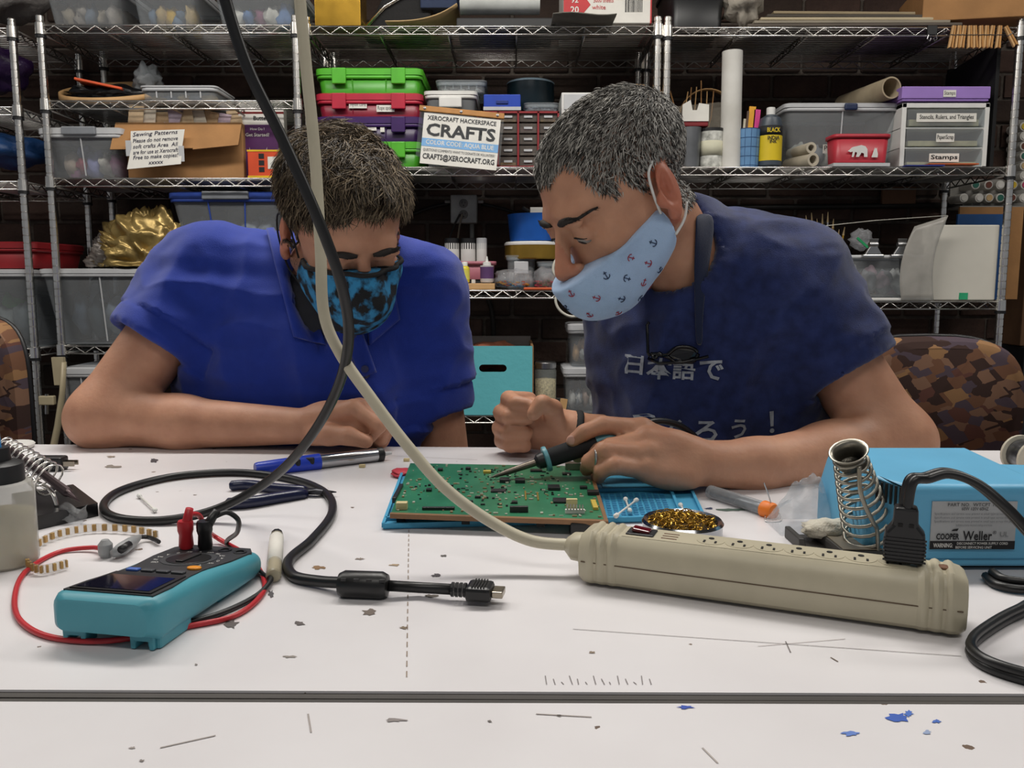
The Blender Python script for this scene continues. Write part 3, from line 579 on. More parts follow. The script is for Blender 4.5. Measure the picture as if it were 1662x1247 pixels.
def cup(label, x0, x1, yt, zb, Y, mat, name='cup', tp=.85, wall=.003):
    cx, w, h = place(x0, x1, yt, zb, Y); r = w / 2; t = thing(name, label, 'cup', (cx, Y + r, zb + .002))
    MB().lathe([(0, 0), (r * tp, 0), (r, h), (r - wall, h), (r * tp - wall, .004), (0, .004)], n=24).build('body', mat, t, smooth='auto'); return t, r, h
cup('grey metal cup beside the paint stained jar', 1108, 1141, 206, ZM, YF + .0, M('zinc', '#77797c', .4, .7, var=.15))
t, r, h = cup('paint spattered jar of black rim on right middle shelf', 1140, 1178, 208, ZM, YF - .0 + .005, M('spattered', '#b9bab0', .6, var=.5, scale=45, col2='#e4e4dc'), tp=.98, name='painted_jar'); MB().lathe([(r * .99, h - .008), (r * 1.04, h - .008), (r * 1.04, h + .001), (r * .9, h + .001)], n=24).build('rim', blackp, t); MB().lathe([(r * 1.01, h * .3), (r * 1.01, h * .68)], n=24).build('label_band', M('cream_label', '#c9c6ae', .7), t, smooth=True)
t, r, h = cup('blue mesh pencil cup on right middle shelf', 1200, 1238, 208, ZM, YF + .0, M('blue_mesh', '#6f9cc8', .4, clear=.25), tp=.92)
ms = MB()
for k in range(5): ms.lathe([(r * (.92 + .08 * k / 4) + .0004, h * k / 4.2 + .004), (r * (.92 + .08 * k / 4) + .0008, h * k / 4.2 + .006)], n=24)
for k in range(12): a = math.pi * k / 6; ms.tube([(r * .925 * math.cos(a), r * .925 * math.sin(a), 0), (r * 1.005 * math.cos(a), r * 1.005 * math.sin(a), h)], .0007, 4)
ms.build('grid_lines', M('dark_blue_line', '#2a4a78', .5), t)
for k, (dx, c, hh, lb) in enumerate(((-.018, '#c9bfa8', .16, 'pale stick'), (-.008, '#5a4438', .185, 'brown ruler'), (.006, '#d89a2a', .2, 'yellow orange packet'), (.022, '#c83a80', .19, 'pink and blue packet'))):
    o = MB().bx(-.011 if k > 1 else -.004, .011 if k > 1 else .004, -.003, .003, .01, hh, R=Ry(.06)).build('craft_packet', M('packet_%d' % k, c, .6, var=.2), None, bevel=.001, label=lb + ' standing in the blue mesh cup', cat='packet', group='packets in the blue mesh cup', base=False); o.location = (t.location.x + dx, t.location.y, t.location.z)
yel = M('yellow_label', '#d8bc1c', .5, var=.06); bb = M('ink_bottle', '#3d4650', .4)
t, r, h = bottle('dark ink bottle with yellow label and white cap', 1236, 1275, 172, ZM, YF - .005, bb, white, caph=.12, capr=.36, neck=.34, band=yel, bandz=(.1, .52), name='ink_bottle')
MB().lathe([(r * 1.014, h * .52), (r * 1.014, h * .68)], n=20).build('black_label', ink, t, smooth=True)
lettering('INDIA', .018, t, (0, -r * 1.03, h * .47), ink, width=r * 1.0, bold=.02); lettering('INK', .014, t, (0, -r * 1.03, h * .41), ink, bold=.02); lettering('BLACK', .02, t, (0, -r * 1.03, h * .6), yel, width=r * 1.1, bold=.02)
t, w, h, d = tub('large clear bin with navy clasp under the cardboard tube', 1272, 1462, 166, ZM, YF + .08, .27, mat=clearp, lid=milky, ribs=1, taper=.12, lidh=.016, contents=('#9a9a92', '#6d7074', '#c9c6bc'), seed=31, fill=.6)
MB().bx(.0, .045, -d / 2 - .012, -d / 2, h - .03, h - .006).build('clasp', navy, t, bevel=.008, label='navy rubber clasp'); zc = ZM + h + .004
slabel('', t, -.03, .07, .06, .03, d / 2 - .012, lines=['Paper'])
roll('wide cardboard tube lying on the clear bin lid', (at(1375, 150, YF + .3).x, YF + .33, zc + .037), (at(1447, 145, YF + .05).x, YF + .05, zc + .037), .036, M('tube_card', '#a5967c', .8), wall=.005)
for k, (a, b, r, lb) in enumerate((((1290, 240), (1317, 237), .0185, 'upper of two small paper rolls beside the ink bottle'), ((1285, 262), (1320, 258), .022, 'lower of two small paper rolls beside the ink bottle'))):
    pa = at(a[0], a[1], YF + .1); pb_ = at(b[0], b[1], YF + .0); zz = ZM + (.024 if k else .062); roll(lb, (pa.x, YF + .14, zz), (pb_.x, YF - .0, zz), r, M('roll_paper', '#b3aa98', .8), name='paper_roll', cat='roll', group='small paper rolls', wall=.008)
t, w, h, d = tub('red tray with white bear picture on right middle shelf', 1352, 1450, 217, ZM + .012, YF - .02, .1, mat=M('red_tray', '#b83340', .4, clear=.1), lid=M('red_tray'), nolid=True, ribs=0, taper=.06, name='bear_tray', cat='tray')
bear = [(-.036, .03), (-.028, .038), (-.022, .04), (-.012, .042), (.004, .046), (.018, .042), (.026, .032), (.028, .006), (.016, .006), (.015, .018), (.006, .02), (-.002, .006), (-.012, .006), (-.009, .02), (-.016, .024), (-.02, .006), (-.027, .006), (-.024, .024), (-.032, .022), (-.042, .026)]
MB().prism([(x * .95 - .01, z * .95 + .004) for x, z in bear], .001, Matrix.Translation((0, -d / 2 + .0025, .006)) @ Matrix.Rotation(.055, 4, 'X')).build('bear_print', white, t)
MB().prism([(x * .34 + .04, z * .75 + .004) for x, z in [(-.03, .006), (.03, .006), (.03, .02), (.02, .035), (.016, .048), (.008, .042), (-.002, .048), (-.012, .036), (-.02, .022)]], .001, Matrix.Translation((0, -d / 2 + .0025, .006)) @ Matrix.Rotation(.055, 4, 'X')).build('cub_print', white, t)
MB().bx(t.location.x - w / 2 + .006, t.location.x + w / 2 - .006, YF - .015, YF + .08, ZM + .0005, ZM + .011).build('clear_tray_base', milky, None, label='low clear tray beneath the red bear tray', cat='tray')
# drawer unit and purple box
cx, w, h = place(1462, 1604, 168, ZM, YF + .04); d = .3; t = thing('drawer_unit', 'white three drawer unit labeled stencils and stamps', 'drawers', (cx, YF + .04 + d / 2, ZM + .002))
fr = MB().bx(-w / 2, w / 2, -d / 2, d / 2, h - .016, h).bx(-w / 2, w / 2, -d / 2, d / 2, 0, .008)
for s in (-1, 1): fr.bx(s * (w / 2 - .008) - .008, s * (w / 2 - .008) + .008, -d / 2, d / 2, 0, h)
for k in (1, 2): fr.bx(-w / 2, w / 2, -d / 2 + .004, d / 2, (h - .016) * k / 3 - .003, (h - .016) * k / 3 + .003)
fr.build('frame', white, t, bevel=.002)
for k, (s, lw) in enumerate((('Stamps', .1), ('Paper/Scrap', .06), ('Stencils, Rulers, and Triangles', .2))):
    z0 = (h - .016) * k / 3 + .005; z1 = (h - .016) * (k + 1) / 3 - .005
    dr = MB().bx(-w / 2 + .018, w / 2 - .018, -d / 2 - .004, d / 2 - .03, z0, z1).build('drawer', clearp, t, bevel=.002); MB().bx(-w / 2 + .03, w / 2 - .03, -d / 2 + .01, d / 2 - .05, z0 + .003, z0 + .016 + .004 * k).build('drawer_contents', M('drawer_stuff', '#a8a27c', .8, var=.3), dr, kind='stuff')
    q = MB().bx(-.0 - lw / 2, lw / 2, -d / 2 - .006, -d / 2 - .0045, (z0 + z1) / 2 - .014, (z0 + z1) / 2 + .014).build('paper_label', paper, dr); l = lettering(s, .02, dr, (0, -d / 2 - .0068, (z0 + z1) / 2), ink, width=lw * .9, bold=.02 if k == 0 else .008)
t2, w2, h2, d2 = carton('lilac cardboard box with stamps label on the drawer unit', 1464, 1608, 141, ZM + h + .004, YF + .03, .3, M('lilac_card', '#9878c0', .7, var=.05), name='lilac_box', lid=M('lilac_card'), lidh=.04); slabel('', t2, .01, h2 * .5, .042, .022, d2 / 2 + .001, lines=['Stamps'])
for k, (c, x0, x1, lb) in enumerate((('#24307a', 1468, 1530, 'dark blue folder lying in front of the drawer unit'), ('#b8582c', 1505, 1585, 'orange folder lying in front of the drawer unit'))):
    MB().bx(at(x0, 266, YF).x, at(x1, 266, YF).x, YF - .015, YF + .03, ZM + .001 + .005 * k, ZM + .005 + .005 * k).build('folder', M('folder_%d' % k, c, .5), None, label=lb, cat='folder')
# black panel closing the end of the unit
xr = at(1648, 160, YF).x - .03; MB().add([(xr, YF + .06, ZM), (xr, YB - .03, ZM), (xr, YB - .03, ZT - .06), (xr, YF + .06, ZT - .03)], [(0, 1, 2, 3)]).build('foam_board', M('black_board', '#131314', .75), None, solid=.012, label='black foam board standing at the right end of the shelf', cat='board')
# board on the wall
p = at(1458, 318, YW - .03); MB().box(p, (.13, .015, .07)).build('wooden_block', M('dull_wood', '#6d4e38', .8), None, label='small brown wooden board on the brick wall', cat='board')
MB().tube([at(1130, 338, YW - .03), at(1560, 333, YW - .03)], .011, 10).build('wall_conduit', M('dark_pipe', '#2a2826', .5, .5), None, smooth=True, label='dark horizontal conduit running along the brick wall', cat='pipe')
# --- electrical outlet on the brick wall
p = at(753, 340, YW - .05); t = thing('outlet_box', 'grey metal outlet box with duplex socket on the brick wall', 'outlet', (p.x, YW - .02, p.z)); gm = M('galvanized', '#a0a09c', .5, .35, var=.2)
MB().bx(-.052, .052, -.045, .0, -.055, .055).build('box', gm, t, bevel=.006); pl_ = MB().bx(-.05, .05, -.049, -.045, -.053, .053).build('cover', gm, t, bevel=.002)
for s in (-1, 1):
    q = MB().lathe([(.017, 0), (.017, .003), (.015, .004), (0, .004)], (0, -.049, s * .021), Rx(math.pi / 2), 18).build('socket', M('grey_socket', '#6f6d6a', .5), t, smooth='auto')
    MB().box((-.006, -.0535, s * .021 + .003), (.002, .001, .008)).box((.006, -.0535, s * .021 + .003), (.002, .001, .006)).box((0, -.0535, s * .021 - .008), (.004, .001, .004)).build('slot', ink, q)
MB().tube([(.03, -.02, -.055), (.032, -.02, -.2)], .009, 10).build('conduit', gm, t, smooth=True)
for s in (-1, 1): MB().tube([(s * .055, -.02, .03), (s * .075, -.02, .03)], .006, 8).build('connector', gm, t)
for k, (c, x) in enumerate((('#2a2826', -.035), ('#8a8070', -.015))):
    t2 = MB().tube(spline([Vector((p.x, YW - .075, p.z)) + Vector(v) for v in ((x * .4, 0, -.02), (x, 0, -.06), (x * 1.6, .0, -.12), (x * 1.3 - .02, .02, -.2))], 6), .004, 6).build('hanging_cable', M('wall_cord_%d' % k, c, .6), None, smooth=True, label=('dark', 'tan')[k] + ' cord hanging from the wall outlet', cat='cord')
MB().tube(spline([at(x, y, YW - .03) for x, y in ((660, 352), (690, 340), (715, 333), (728, 331))], 5), .007, 8).build('flex_conduit', M('dark_pipe'), None, smooth=True, label='dark flexible conduit left of the wall outlet', cat='pipe')
MB().tube(spline([at(x, y, YW - .03) for x, y in ((782, 331), (820, 340), (850, 350), (900, 352))], 5), .007, 8).build('flex_conduit', M('dark_pipe'), None, smooth=True, label='dark flexible conduit right of the wall outlet', cat='pipe')
MB().tube(spline([at(x, y, YW - .03) for x, y in ((785, 470), (797, 500), (801, 540), (800, 640), (800, 700))], 5), .009, 8).build('drop_conduit', M('dark_pipe'), None, smooth=True, label='dark conduit dropping behind the turquoise crate', cat='pipe')
# --- centre unit, low shelf
t, w, h, d = tub('milky clear tub beside the pink tray', 640, 704, 400, ZL, YF + .12, .15, nolid=True, ribs=1, contents=('#9a9486',), seed=40, taper=.06)
pk = M('pink_plastic', '#b06a78', .45, clear=.1)
t, w, h, d = tub('pink plastic tray behind the glue bottles', 700, 806, 424, ZL + .035, YF + .08, .2, mat=pk, lid=pk, nolid=True, ribs=0, taper=.1, name='pink_tray', cat='tray'); zp = ZL + .04
MB().bx(t.location.x - w * .4, t.location.x + w * .4, YF + .1, YF + .26, ZL + .001, ZL + .035).build('tray_riser', M('dark_crate'), None, label='dark slab under the pink tray', cat='slab')
for k, (a, b, cm) in enumerate(((721, 745, blackp), (747, 772, blackp), (773, 790, milky))):
    bottle(('left black capped jar in the pink tray', 'right black capped jar in the pink tray', 'clear capped jar in the pink tray')[k], a, b, 387, zp, YF + .15, white, cm, capr=1.0, neck=.9, sh=.95, caph=.28, name='craft_jar', cat='jar', group='jars in the pink tray')
cx, w, h = place(727, 803, 461, ZL, YF + .0); t = thing('wooden_box', 'low light wooden box carrying small glue bottles', 'box', (cx, YF + .05, ZL + .002)); MB().bx(-w / 2, w / 2, -.05, .03, 0, h).build('body', wood, t, bevel=.002); zb = ZL + h + .003
bls = [(697, 713, 414, '#b8873a', 'amber', '#d8d8d0', True), (719, 742, 419, '#a9b4b8', 'clear with blue label', '#c8ccd0', False), (746, 762, 426, '#d8c838', 'yellow', '#e4e4de', False), (779, 801, 417, '#c8c4c4', 'white with purple label', '#e4e4de', True)]
for k, (a, b, yt, c, nm, cc, nz) in enumerate(bls):
    bottle('small %s glue bottle on the wooden box' % nm, a, b, yt, zb if k else ZL + .02, YF + .008, M('glue_%d' % k, c, .3, clear=.3 if k == 1 else 0), M('gluecap_%d' % k, cc, .4), nozzle=nz, caph=.32 if nz else .2, capr=.6, name='glue_bottle', group='small glue bottles', band=M('glueband_%d' % k, ('#c8c0a8', '#2a4a80', '#e0d860', '#583868')[k], .6))
MB().lathe([(.007, 0), (.007, .012), (0, .012)], n=12).build('small_cap', white, None, label='tiny white cap between the glue bottles', cat='cap').location = (at(768, 458, YF).x, YF + .02, zb)
for k, (x0, x1, yt, cs, lb) in enumerate(((800, 868, 436, ('#c05838', '#3878a0', '#d8a040'), 'clear bag of colorful foam shapes on the low shelf'), (866, 905, 432, ('#b04050', '#2a6a50'), 'clear bag of green and red bits on the low shelf'))):
    cx, w, h = place(x0, x1, yt, ZL, YF + .02); t = thing('plastic_bag', lb, 'bag', (cx, YF + .07, ZL + .003))
    MB().blob((0, 0, h * .48), (w * .5, .05, h * .46), 20 + k, .2, 12, 4).build('film', M('bag_clear', '#c9c9cc', .12, clear=.72, bump=.7, bscale=35), t, smooth=True)
    s_ = MB(); r9 = random.Random(k)
    for q in range(40): s_.cur = q % len(cs); s_.box((r9.uniform(-.36, .36) * w, r9.uniform(-.02, .025), r9.uniform(.05, .3) * h + .004), (.014, .01, .004), Ry(r9.uniform(-.5, .5)) @ Rz(r9.uniform(0, 3)))
    s_.build('foam_bits', [M('foam_' + c[1:], c, .7) for c in cs], t, kind='stuff')
cb = [(820, 872, 414, ZL + .0, .12, 'clear latched case behind the foam shapes bag'), (872, 965, 424, ZL + .0, .05, 'wide clear divided case beside right man face')]
zt0 = 0
for k, (a, b, yt, z, dy, lb) in enumerate(cb):
    t, w, h, d = tub(lb, a, b, yt, z, YF + dy, .17 - dy * .4, mat=clearp, lid=clearp, ribs=2, taper=0, lidh=.006, contents=('#8a8078', '#a08c78'), seed=50 + k, name='organizer_box', cat='box'); MB().bx(-.025, .025, -d / 2 - .004, -d / 2, h * .45, h * .8).build('latch', milky, t, bevel=.002); zt0 = max(zt0, z + h)
MB().bx(at(850, 478, YF).x, at(972, 478, YF).x, YF - .012, YF + .04, ZL + .001, ZL + .009).build('orange_tray', M('orange_tray', '#c85a2c', .5), None, bevel=.002, label='thin orange tray at the front of the low shelf', cat='tray')
zg = ZL + .115
t, r, h = tin('round gold tin with white lid on the low shelf', 818, 922, 392, zat(421, YF + .1), YF + .1, M('gold_tin', '#a8863a', .3, .8), white, .012); zg = zat(392, YF + .1) + .004
bt = M('blue_tin', '#1b55a8', .35, var=.1); cx, w, h = place(824, 930, 345, zg, YF + .1); t = thing('blue_basket', 'round blue metal pail with wire handle on the gold tin', 'pail', (cx, YF + .1 + w / 2, zg)); r = w / 2
MB().lathe([(0, 0), (r * .93, 0), (r, h * .9), (r * 1.02, h), (r * .97, h), (r * .9, .006), (0, .006)], n=32).build('body', bt, t, smooth='auto'); MB().tube([(.02, -r, h * .5), (.03, -r - .01, h * .3), (.07, -r + .012, h * .3), (.08, -r + .02, h * .5)], .0025, 6).build('handle', silver, t, smooth=True)
s_ = MB()
for q in range(14): r9 = random.Random(q); s_.tube([(r9.uniform(-.6, .6) * r, r9.uniform(-.6, .2) * r, h * .6), (r9.uniform(-.6, .6) * r, r9.uniform(-.6, .2) * r, h * r9.uniform(1.05, 1.25))], .006, 6)
s_.build('pail_contents', M('dark_bits', '#4a4a4c', .4, .5, var=.5), None, base=False, label='grey metal bits heaped in the blue pail', cat='supplies', kind='stuff').location = t.location
MB().box((0, 0, 0), (.06, .01, .04)).build('white_card', paper, None, label='white card poking out of the blue pail', cat='card', base=False).location = (at(875, 345, YF + .1).x, YF + .13, zg + h)
wc = M('white_cord', '#c9c6ba', .5)
MB().tube(spline([at(x, y, YF - .02) for x, y in ((975, 400), (930, 403), (905, 418), (898, 440), (915, 458), (960, 466), (985, 462), (950, 464), (915, 472), (902, 485), (908, 503), (928, 514), (955, 505), (985, 480))], 6), .0045, 8).build('cable_loop', wc, None, smooth=True, label='looped white cord hanging off the low shelf', cat='cord')
# --- centre unit, bottom shelf
cx, w, h = place(736, 864, 563, ZB, YF - .01); d = .3; t = thing('turquoise_crate', 'turquoise painted wooden crate with slot handle', 'crate', (cx, YF - .01 + d / 2, ZB + .002)); tq = M('turquoise_paint', '#62b9c2', .55, var=.06, scale=5, bump=.1); ply = M('plywood_edge', '#8a6a48', .7)
f = MB(); W2 = w / 2; hz = h * .68; hr = .013; hx = .034
f.bx(-W2, W2, -d / 2, -d / 2 + .008, 0, hz - hr).bx(-W2, W2, -d / 2, -d / 2 + .008, hz + hr, h)
for sx in (-1, 1):
    arc = [(sx * (hx + hr * math.cos(a)), hz + hr * math.sin(a)) for a in [math.radians(90 - 18 * k) for k in range(11)]]; poly = [(sx * W2, hz + hr)] + arc + [(sx * W2, hz - hr)]; f.prism(poly if sx < 0 else poly[::-1], .008, Matrix.Translation((0, -d / 2, 0)))
f.build('front_panel', tq, t)
for s in (-1, 1): MB().bx(s * W2 - .004, s * W2 + .004, -d / 2 + .001, d / 2, 0, h).build('side_panel', ply, t)
MB().bx(-W2, W2, d / 2 - .008, d / 2, 0, h + .015).build('back_panel', M('grey_ply', '#6a6460', .8), t); MB().bx(-W2, W2, -d / 2 + .008, d / 2, 0, .008).build('bottom_panel', ply, t)
s_ = MB(); s_.blob((0, .02, h * .8), (W2 * .9, d * .38, h * .2), 3, .25, 10, 5); s_.build('crate_contents', M('terracotta', '#8a5038', .85, var=.3, bump=.2), None, smooth=True, base=False, label='reddish brown pieces filling the turquoise crate', cat='supplies', kind='stuff').location = t.location
cx, w, h = place(868, 904, 590, ZB, YF + .02); r = w / 2; t = thing('grain_jar', 'glass jar of pale grain with metal lid', 'jar', (cx, YF + .02 + r, ZB + .002))
MB().lathe([(r * .95, 0), (r, .006), (r, h * .82), (r * .88, h * .88), (r * .88, h * .9)], n=24).build('glass', M('jar_glass', '#cfd6d2', .05, clear=.8), t, smooth='auto'); MB().lathe([(r * .96, h * .88), (r * .96, h * .985), (r * .9, h), (0, h)], n=24).build('lid', silver, t, smooth='auto'); MB().lathe([(r * .9, .006), (r * .94, .01), (r * .94, h * .66), (0, h * .7)], n=24).build('grain', M('grain', '#b5a57c', .85, var=.45, scale=160, bump=.5, bscale=200), t, kind='stuff', smooth=True)
t, w, h, d = tub('clear box with paper scraps, lower of two by the jar', 914, 990, 597, ZB, YF + .02, .2, contents=('#b9b4ac', '#8d8f90', '#a08878'), seed=61, ribs=0, taper=.1)
tub('clear box with wood pieces, upper of two by the jar', 922, 992, 526, ZB + h + .004, YF + .02, .2, contents=('#c09868', '#b0b0ac', '#b08a6a'), seed=62, ribs=1, taper=.1)
MB().bx(-.012, .012, -.004, .004, 0, .09, R=Ry(.15)).build('wood_stick', wood, None, label='flat wooden stick standing at the bottom shelf edge', cat='stick').location = (at(912, 655, YF - .02).x, YF - .03, ZB - .03)
tub('clear box with pinkish contents behind the polo sleeve', 600, 662, 620, ZB, YF + .02, .2, contents=('#b07a68', '#a89890'), seed=63, ribs=1, taper=.1)
# --- right unit, low shelf
t, w, h, d = tub('clear bin of small bags with two steel bulldog clips', 1345, 1506, 414, ZRL + .012, YF + .02, .28, nolid=True, ribs=0, taper=.08, contents=('#a8a8a4', '#a0785c', '#6c6c6e', '#8f7a80'), seed=71, fill=.9)
bz = ZRL + .012 + h
MB().bx(at(1378, 484, YF).x, at(1512, 484, YF).x, YF - .01, YF + .3, ZRL + .001, ZRL + .011).build('flat_cover', white, None, bevel=.003, label='white flat lid beneath the clear bin of small bags', cat='lid')
for k, px in enumerate((1418, 1464)):
    p = at(px, 424, YF); t = thing('bulldog_clip', ('left', 'right')[k] + ' steel bulldog clip gripping the clear bin rim', 'clip', (p.x, YF + .012, bz), 0, 'bulldog clips on the clear bin')
    MB().prism([(-.037, -.012), (.037, -.012), (.037, .002), (-.037, .002)], .016, Matrix.Translation((0, -.01, 0))).build('jaw', silver, t, bevel=.004); MB().prism([(-.03, .0), (.03, .0), (.012, .03), (-.012, .03)], .012, Matrix.Translation((0, -.008, 0))).build('jaw_back', silver, t, bevel=.003)
    MB().lathe([(.009, -.014), (.009, .014)], (0, -.002, .034), Ry(math.pi / 2), 14).build('spring_roll', silver, t, smooth='auto'); MB().prism([(-.013, .035), (.013, .035), (.016, .055), (-.016, .055)], .003, Matrix.Translation((0, .002, 0)) @ Matrix.Rotation(.2, 4, 'X')).build('thumb_tab', silver, t, bevel=.004)
MB().blob((0, 0, 0), (.036, .03, .034), 31, .3, 12, 4).build('zip_bag', M('bag_clear'), None, smooth=True, label='clear zip bag with green seal in the bin', cat='bag').location = (at(1398, 420, YF + .08).x, YF + .1, bz + .015)
MB().box((0, 0, 0), (.05, .004, .008), Ry(.7)).build('green_zip', M('green_zip', '#2a9a60', .4), None, label='green plastic zip strip above the left bulldog clip', cat='zip', base=False).location = (at(1400, 394, YF + .05).x, YF + .05, zat(394, YF + .05))
br = ['#8a5a2c', '#a87838', '#6a4428', '#b89058', '#3a2c28']
cup('dark brush cup half hidden behind the navy shirt', 1318, 1362, 410, ZRL, YF + .14, M('dark_crate'), name='brush_cup')
r9 = random.Random(4)
for k in range(8):
    bx_ = at(1325 + 4 * k, 420, YF + .16); tp = at(1308 + 9 * k, 350 + r9.uniform(-8, 25), YF + .17)
    b_ = thing('paint_brush', 'paint brush in the dark cup, %s from the left' % ('first', 'second', 'third', 'fourth', 'fifth', 'sixth', 'seventh', 'eighth')[k], 'brush', (bx_.x, YF + .16, ZRL + .01), 0, 'paint brushes in the dark cup')
    top_ = tp - b_.location; dn = top_.normalized(); MB().tube([(0, 0, 0), top_ * .5, top_ * .8], [.002, .0035, .003], 6).build('handle', M('brush_%d' % (k % 5), br[k % 5], .5), b_, smooth=True); MB().tube([top_ * .8, top_ * .88], .0038, 8).build('ferrule', gold if k % 2 else silver, b_); MB().tube([top_ * .88, top_], [.004, .001], 6).build('bristles', M('bristle', '#5a4030' if k % 2 else '#b8a078', .9), b_)
cx, w, h = place(1512, 1619, 366, ZRL, YF + .02); t = thing('white_binder_box', 'tall white cardboard sleeve with small green tag', 'box', (cx, YF + .07, ZRL + .002)); MB().bx(-w / 2, w / 2, -.05, .03, 0, h).build('body', M('offwhite_card', '#cfcbc0', .7, var=.06, scale=6), t, bevel=.004); MB().bx(-.012, .018, -.0515, -.0503, .003, .026).build('green_tag', M('green_tag', '#28a070', .6), t)
m = MB(); m.grid(lambda u, v: (-.06 + .1 * u + .03 * v * v - .015 * math.sin(math.pi * v), -.02 * u, .28 * v * (1 - .12 * (1 - u))), 10, 12); o = m.build('plastic_sheet', M('film_sheet', '#b8b4ac', .25, clear=.45), None, smooth=True, solid=.001, label='bent translucent plastic sheet beside the white sleeve', cat='sheet', base=False); o.location = (at(1488, 488, YF).x, YF - .015, ZRL + .002)
MB().tube([at(1290, 372, YF), at(1420, 358, YF - .0), at(1538, 350, YF)], .0012, 5).build('white_string', wc, None, smooth=True, label='thin white string stretched across the right low shelf', cat='string')
MB().prism([(-.03, 0), (.05, 0), (.04, .19), (-.045, .17)], .01, Matrix.Translation((0, 0, 0))).build('dark_folder', M('black_board'), None, base=False, label='black board leaning behind the bent plastic sheet', cat='board').location = (at(1495, 488, YF).x, YF + .08, ZRL + .002)
MB().bx(-.1, .08, -.005, .005, 0, .3).build('blue_folder', M('folder_b', '#1c4a80', .5), None, base=False, label='blue folder behind the white cardboard sleeve', cat='folder').location = (at(1590, 488, YF + .16).x, YF + .16, ZRL + .002)
MB().bx(-.13, .1, -.005, .005, 0, .33).build('cardboard_sheet', kraft, None, base=False, label='brown cardboard sheet behind the blue folder', cat='cardboard').location = (at(1610, 488, YF + .2).x, YF + .22, ZRL + .002)
MB().bx(at(1405, 558, YF).x, at(1485, 558, YF).x, YF + .1, YF + .35, .252, zat(547, YF + .1)).build('maroon_case', M('maroon_case', '#4a2030', .5), None, bevel=.006, label='dark maroon case behind the right chair back', cat='case')
# --- marker racks at far right
t0 = thing('marker_rack', 'white marker rack behind the right shelf post', 'rack', (at(1610, 330, YB).x, YB + .0, zat(335, YB))); gm2 = M('rack_white', '#8f8c86', .7)
w0 = at(1720, 300, YB).x - at(1555, 300, YB).x; zz0 = zat(332, YB); zz1 = zat(190, YB)
MB().bx(at(1556, 300, YB).x, at(1745, 300, YB).x, YB - .02, YB + .07, zat(335, YB) - .01, zat(335, YB)).bx(at(1556, 300, YB).x, at(1745, 300, YB).x, YB + .06, YB + .07, zz0, zat(288, YB)).build('shelf', gm2, t0, world=True)
MB().bx(at(1650, 300, YB).x, at(1745, 300, YB).x, YB + .055, YB + .07, zz0, zz1).build('back_panel', gm2, t0, world=True)
cols = ['#c9c6bc', '#2a6a5a', '#d0b030', '#d8d4cc', '#6a3a2a', '#b83a60', '#c8a878', '#e0dcd4']
k = 0; mk = None; grp = 'markers in the far right rack'
def marker(px, py, col, nm):
    p = at(px, py, YB - .03); t = thing('marker', nm, 'marker', p, 0, grp); r = .0165
    MB().lathe([(r * .5, 0), (r, .002), (r, .09), (0, .09)], (0, 0, 0), Rx(-math.pi / 2), 16).build('barrel', M('marker_white', '#cfccc4', .45), t, smooth='auto'); MB().lathe([(r * .72, 0), (r * .72, .003), (0, .003)], (0, -.0015, 0), Rx(-math.pi / 2), 14).build('end_cap', M('marker_' + col[1:], col, .5), t)
nmc = {'#c9c6bc': 'grey', '#2a6a5a': 'green', '#d0b030': 'yellow', '#d8d4cc': 'white', '#6a3a2a': 'brown', '#b83a60': 'pink', '#c8a878': 'tan', '#e0dcd4': 'pale'}
ords = ['first', 'second', 'third', 'fourth', 'fifth', 'sixth', 'seventh', 'eighth']
for r, (py, xs) in enumerate(((300, (1584, 1605, 1624, 1645, 1664)), (321, (1565, 1590, 1606, 1624, 1643, 1662)))):
    for i, px in enumerate(xs): c = cols[(k * 3 + 1) % 8]; k += 1; marker(px, py, c, '%s ended marker, %s from left in the %s rack row' % (nmc[c], ords[i], ('upper', 'lower')[r]))
for i in range(6): c = cols[(i * 5 + 2) % 8]; marker(1663, 205 + i * 16, c, '%s ended marker, %s from top in the right edge column' % (nmc[c], ords[i]))
MB().bx(at(1645, 500, YB).x, at(1760, 500, YB).x, YB - .06, YB + .06, zat(560, YB), zat(345, YB)).build('tall_cardboard', M('dull_kraft', '#6a4c34', .85), None, bevel=.004, label='tall brown cardboard box at the right photo edge', cat='box')
MB().bx(at(1640, 600, YB).x, at(1765, 600, YB).x, YB - .08, YB + .07, 0, zat(561, YB)).build('dark_stand', M('dark_crate'), None, bevel=.004, label='dark cabinet under the tall cardboard box at right edge', cat='cabinet')
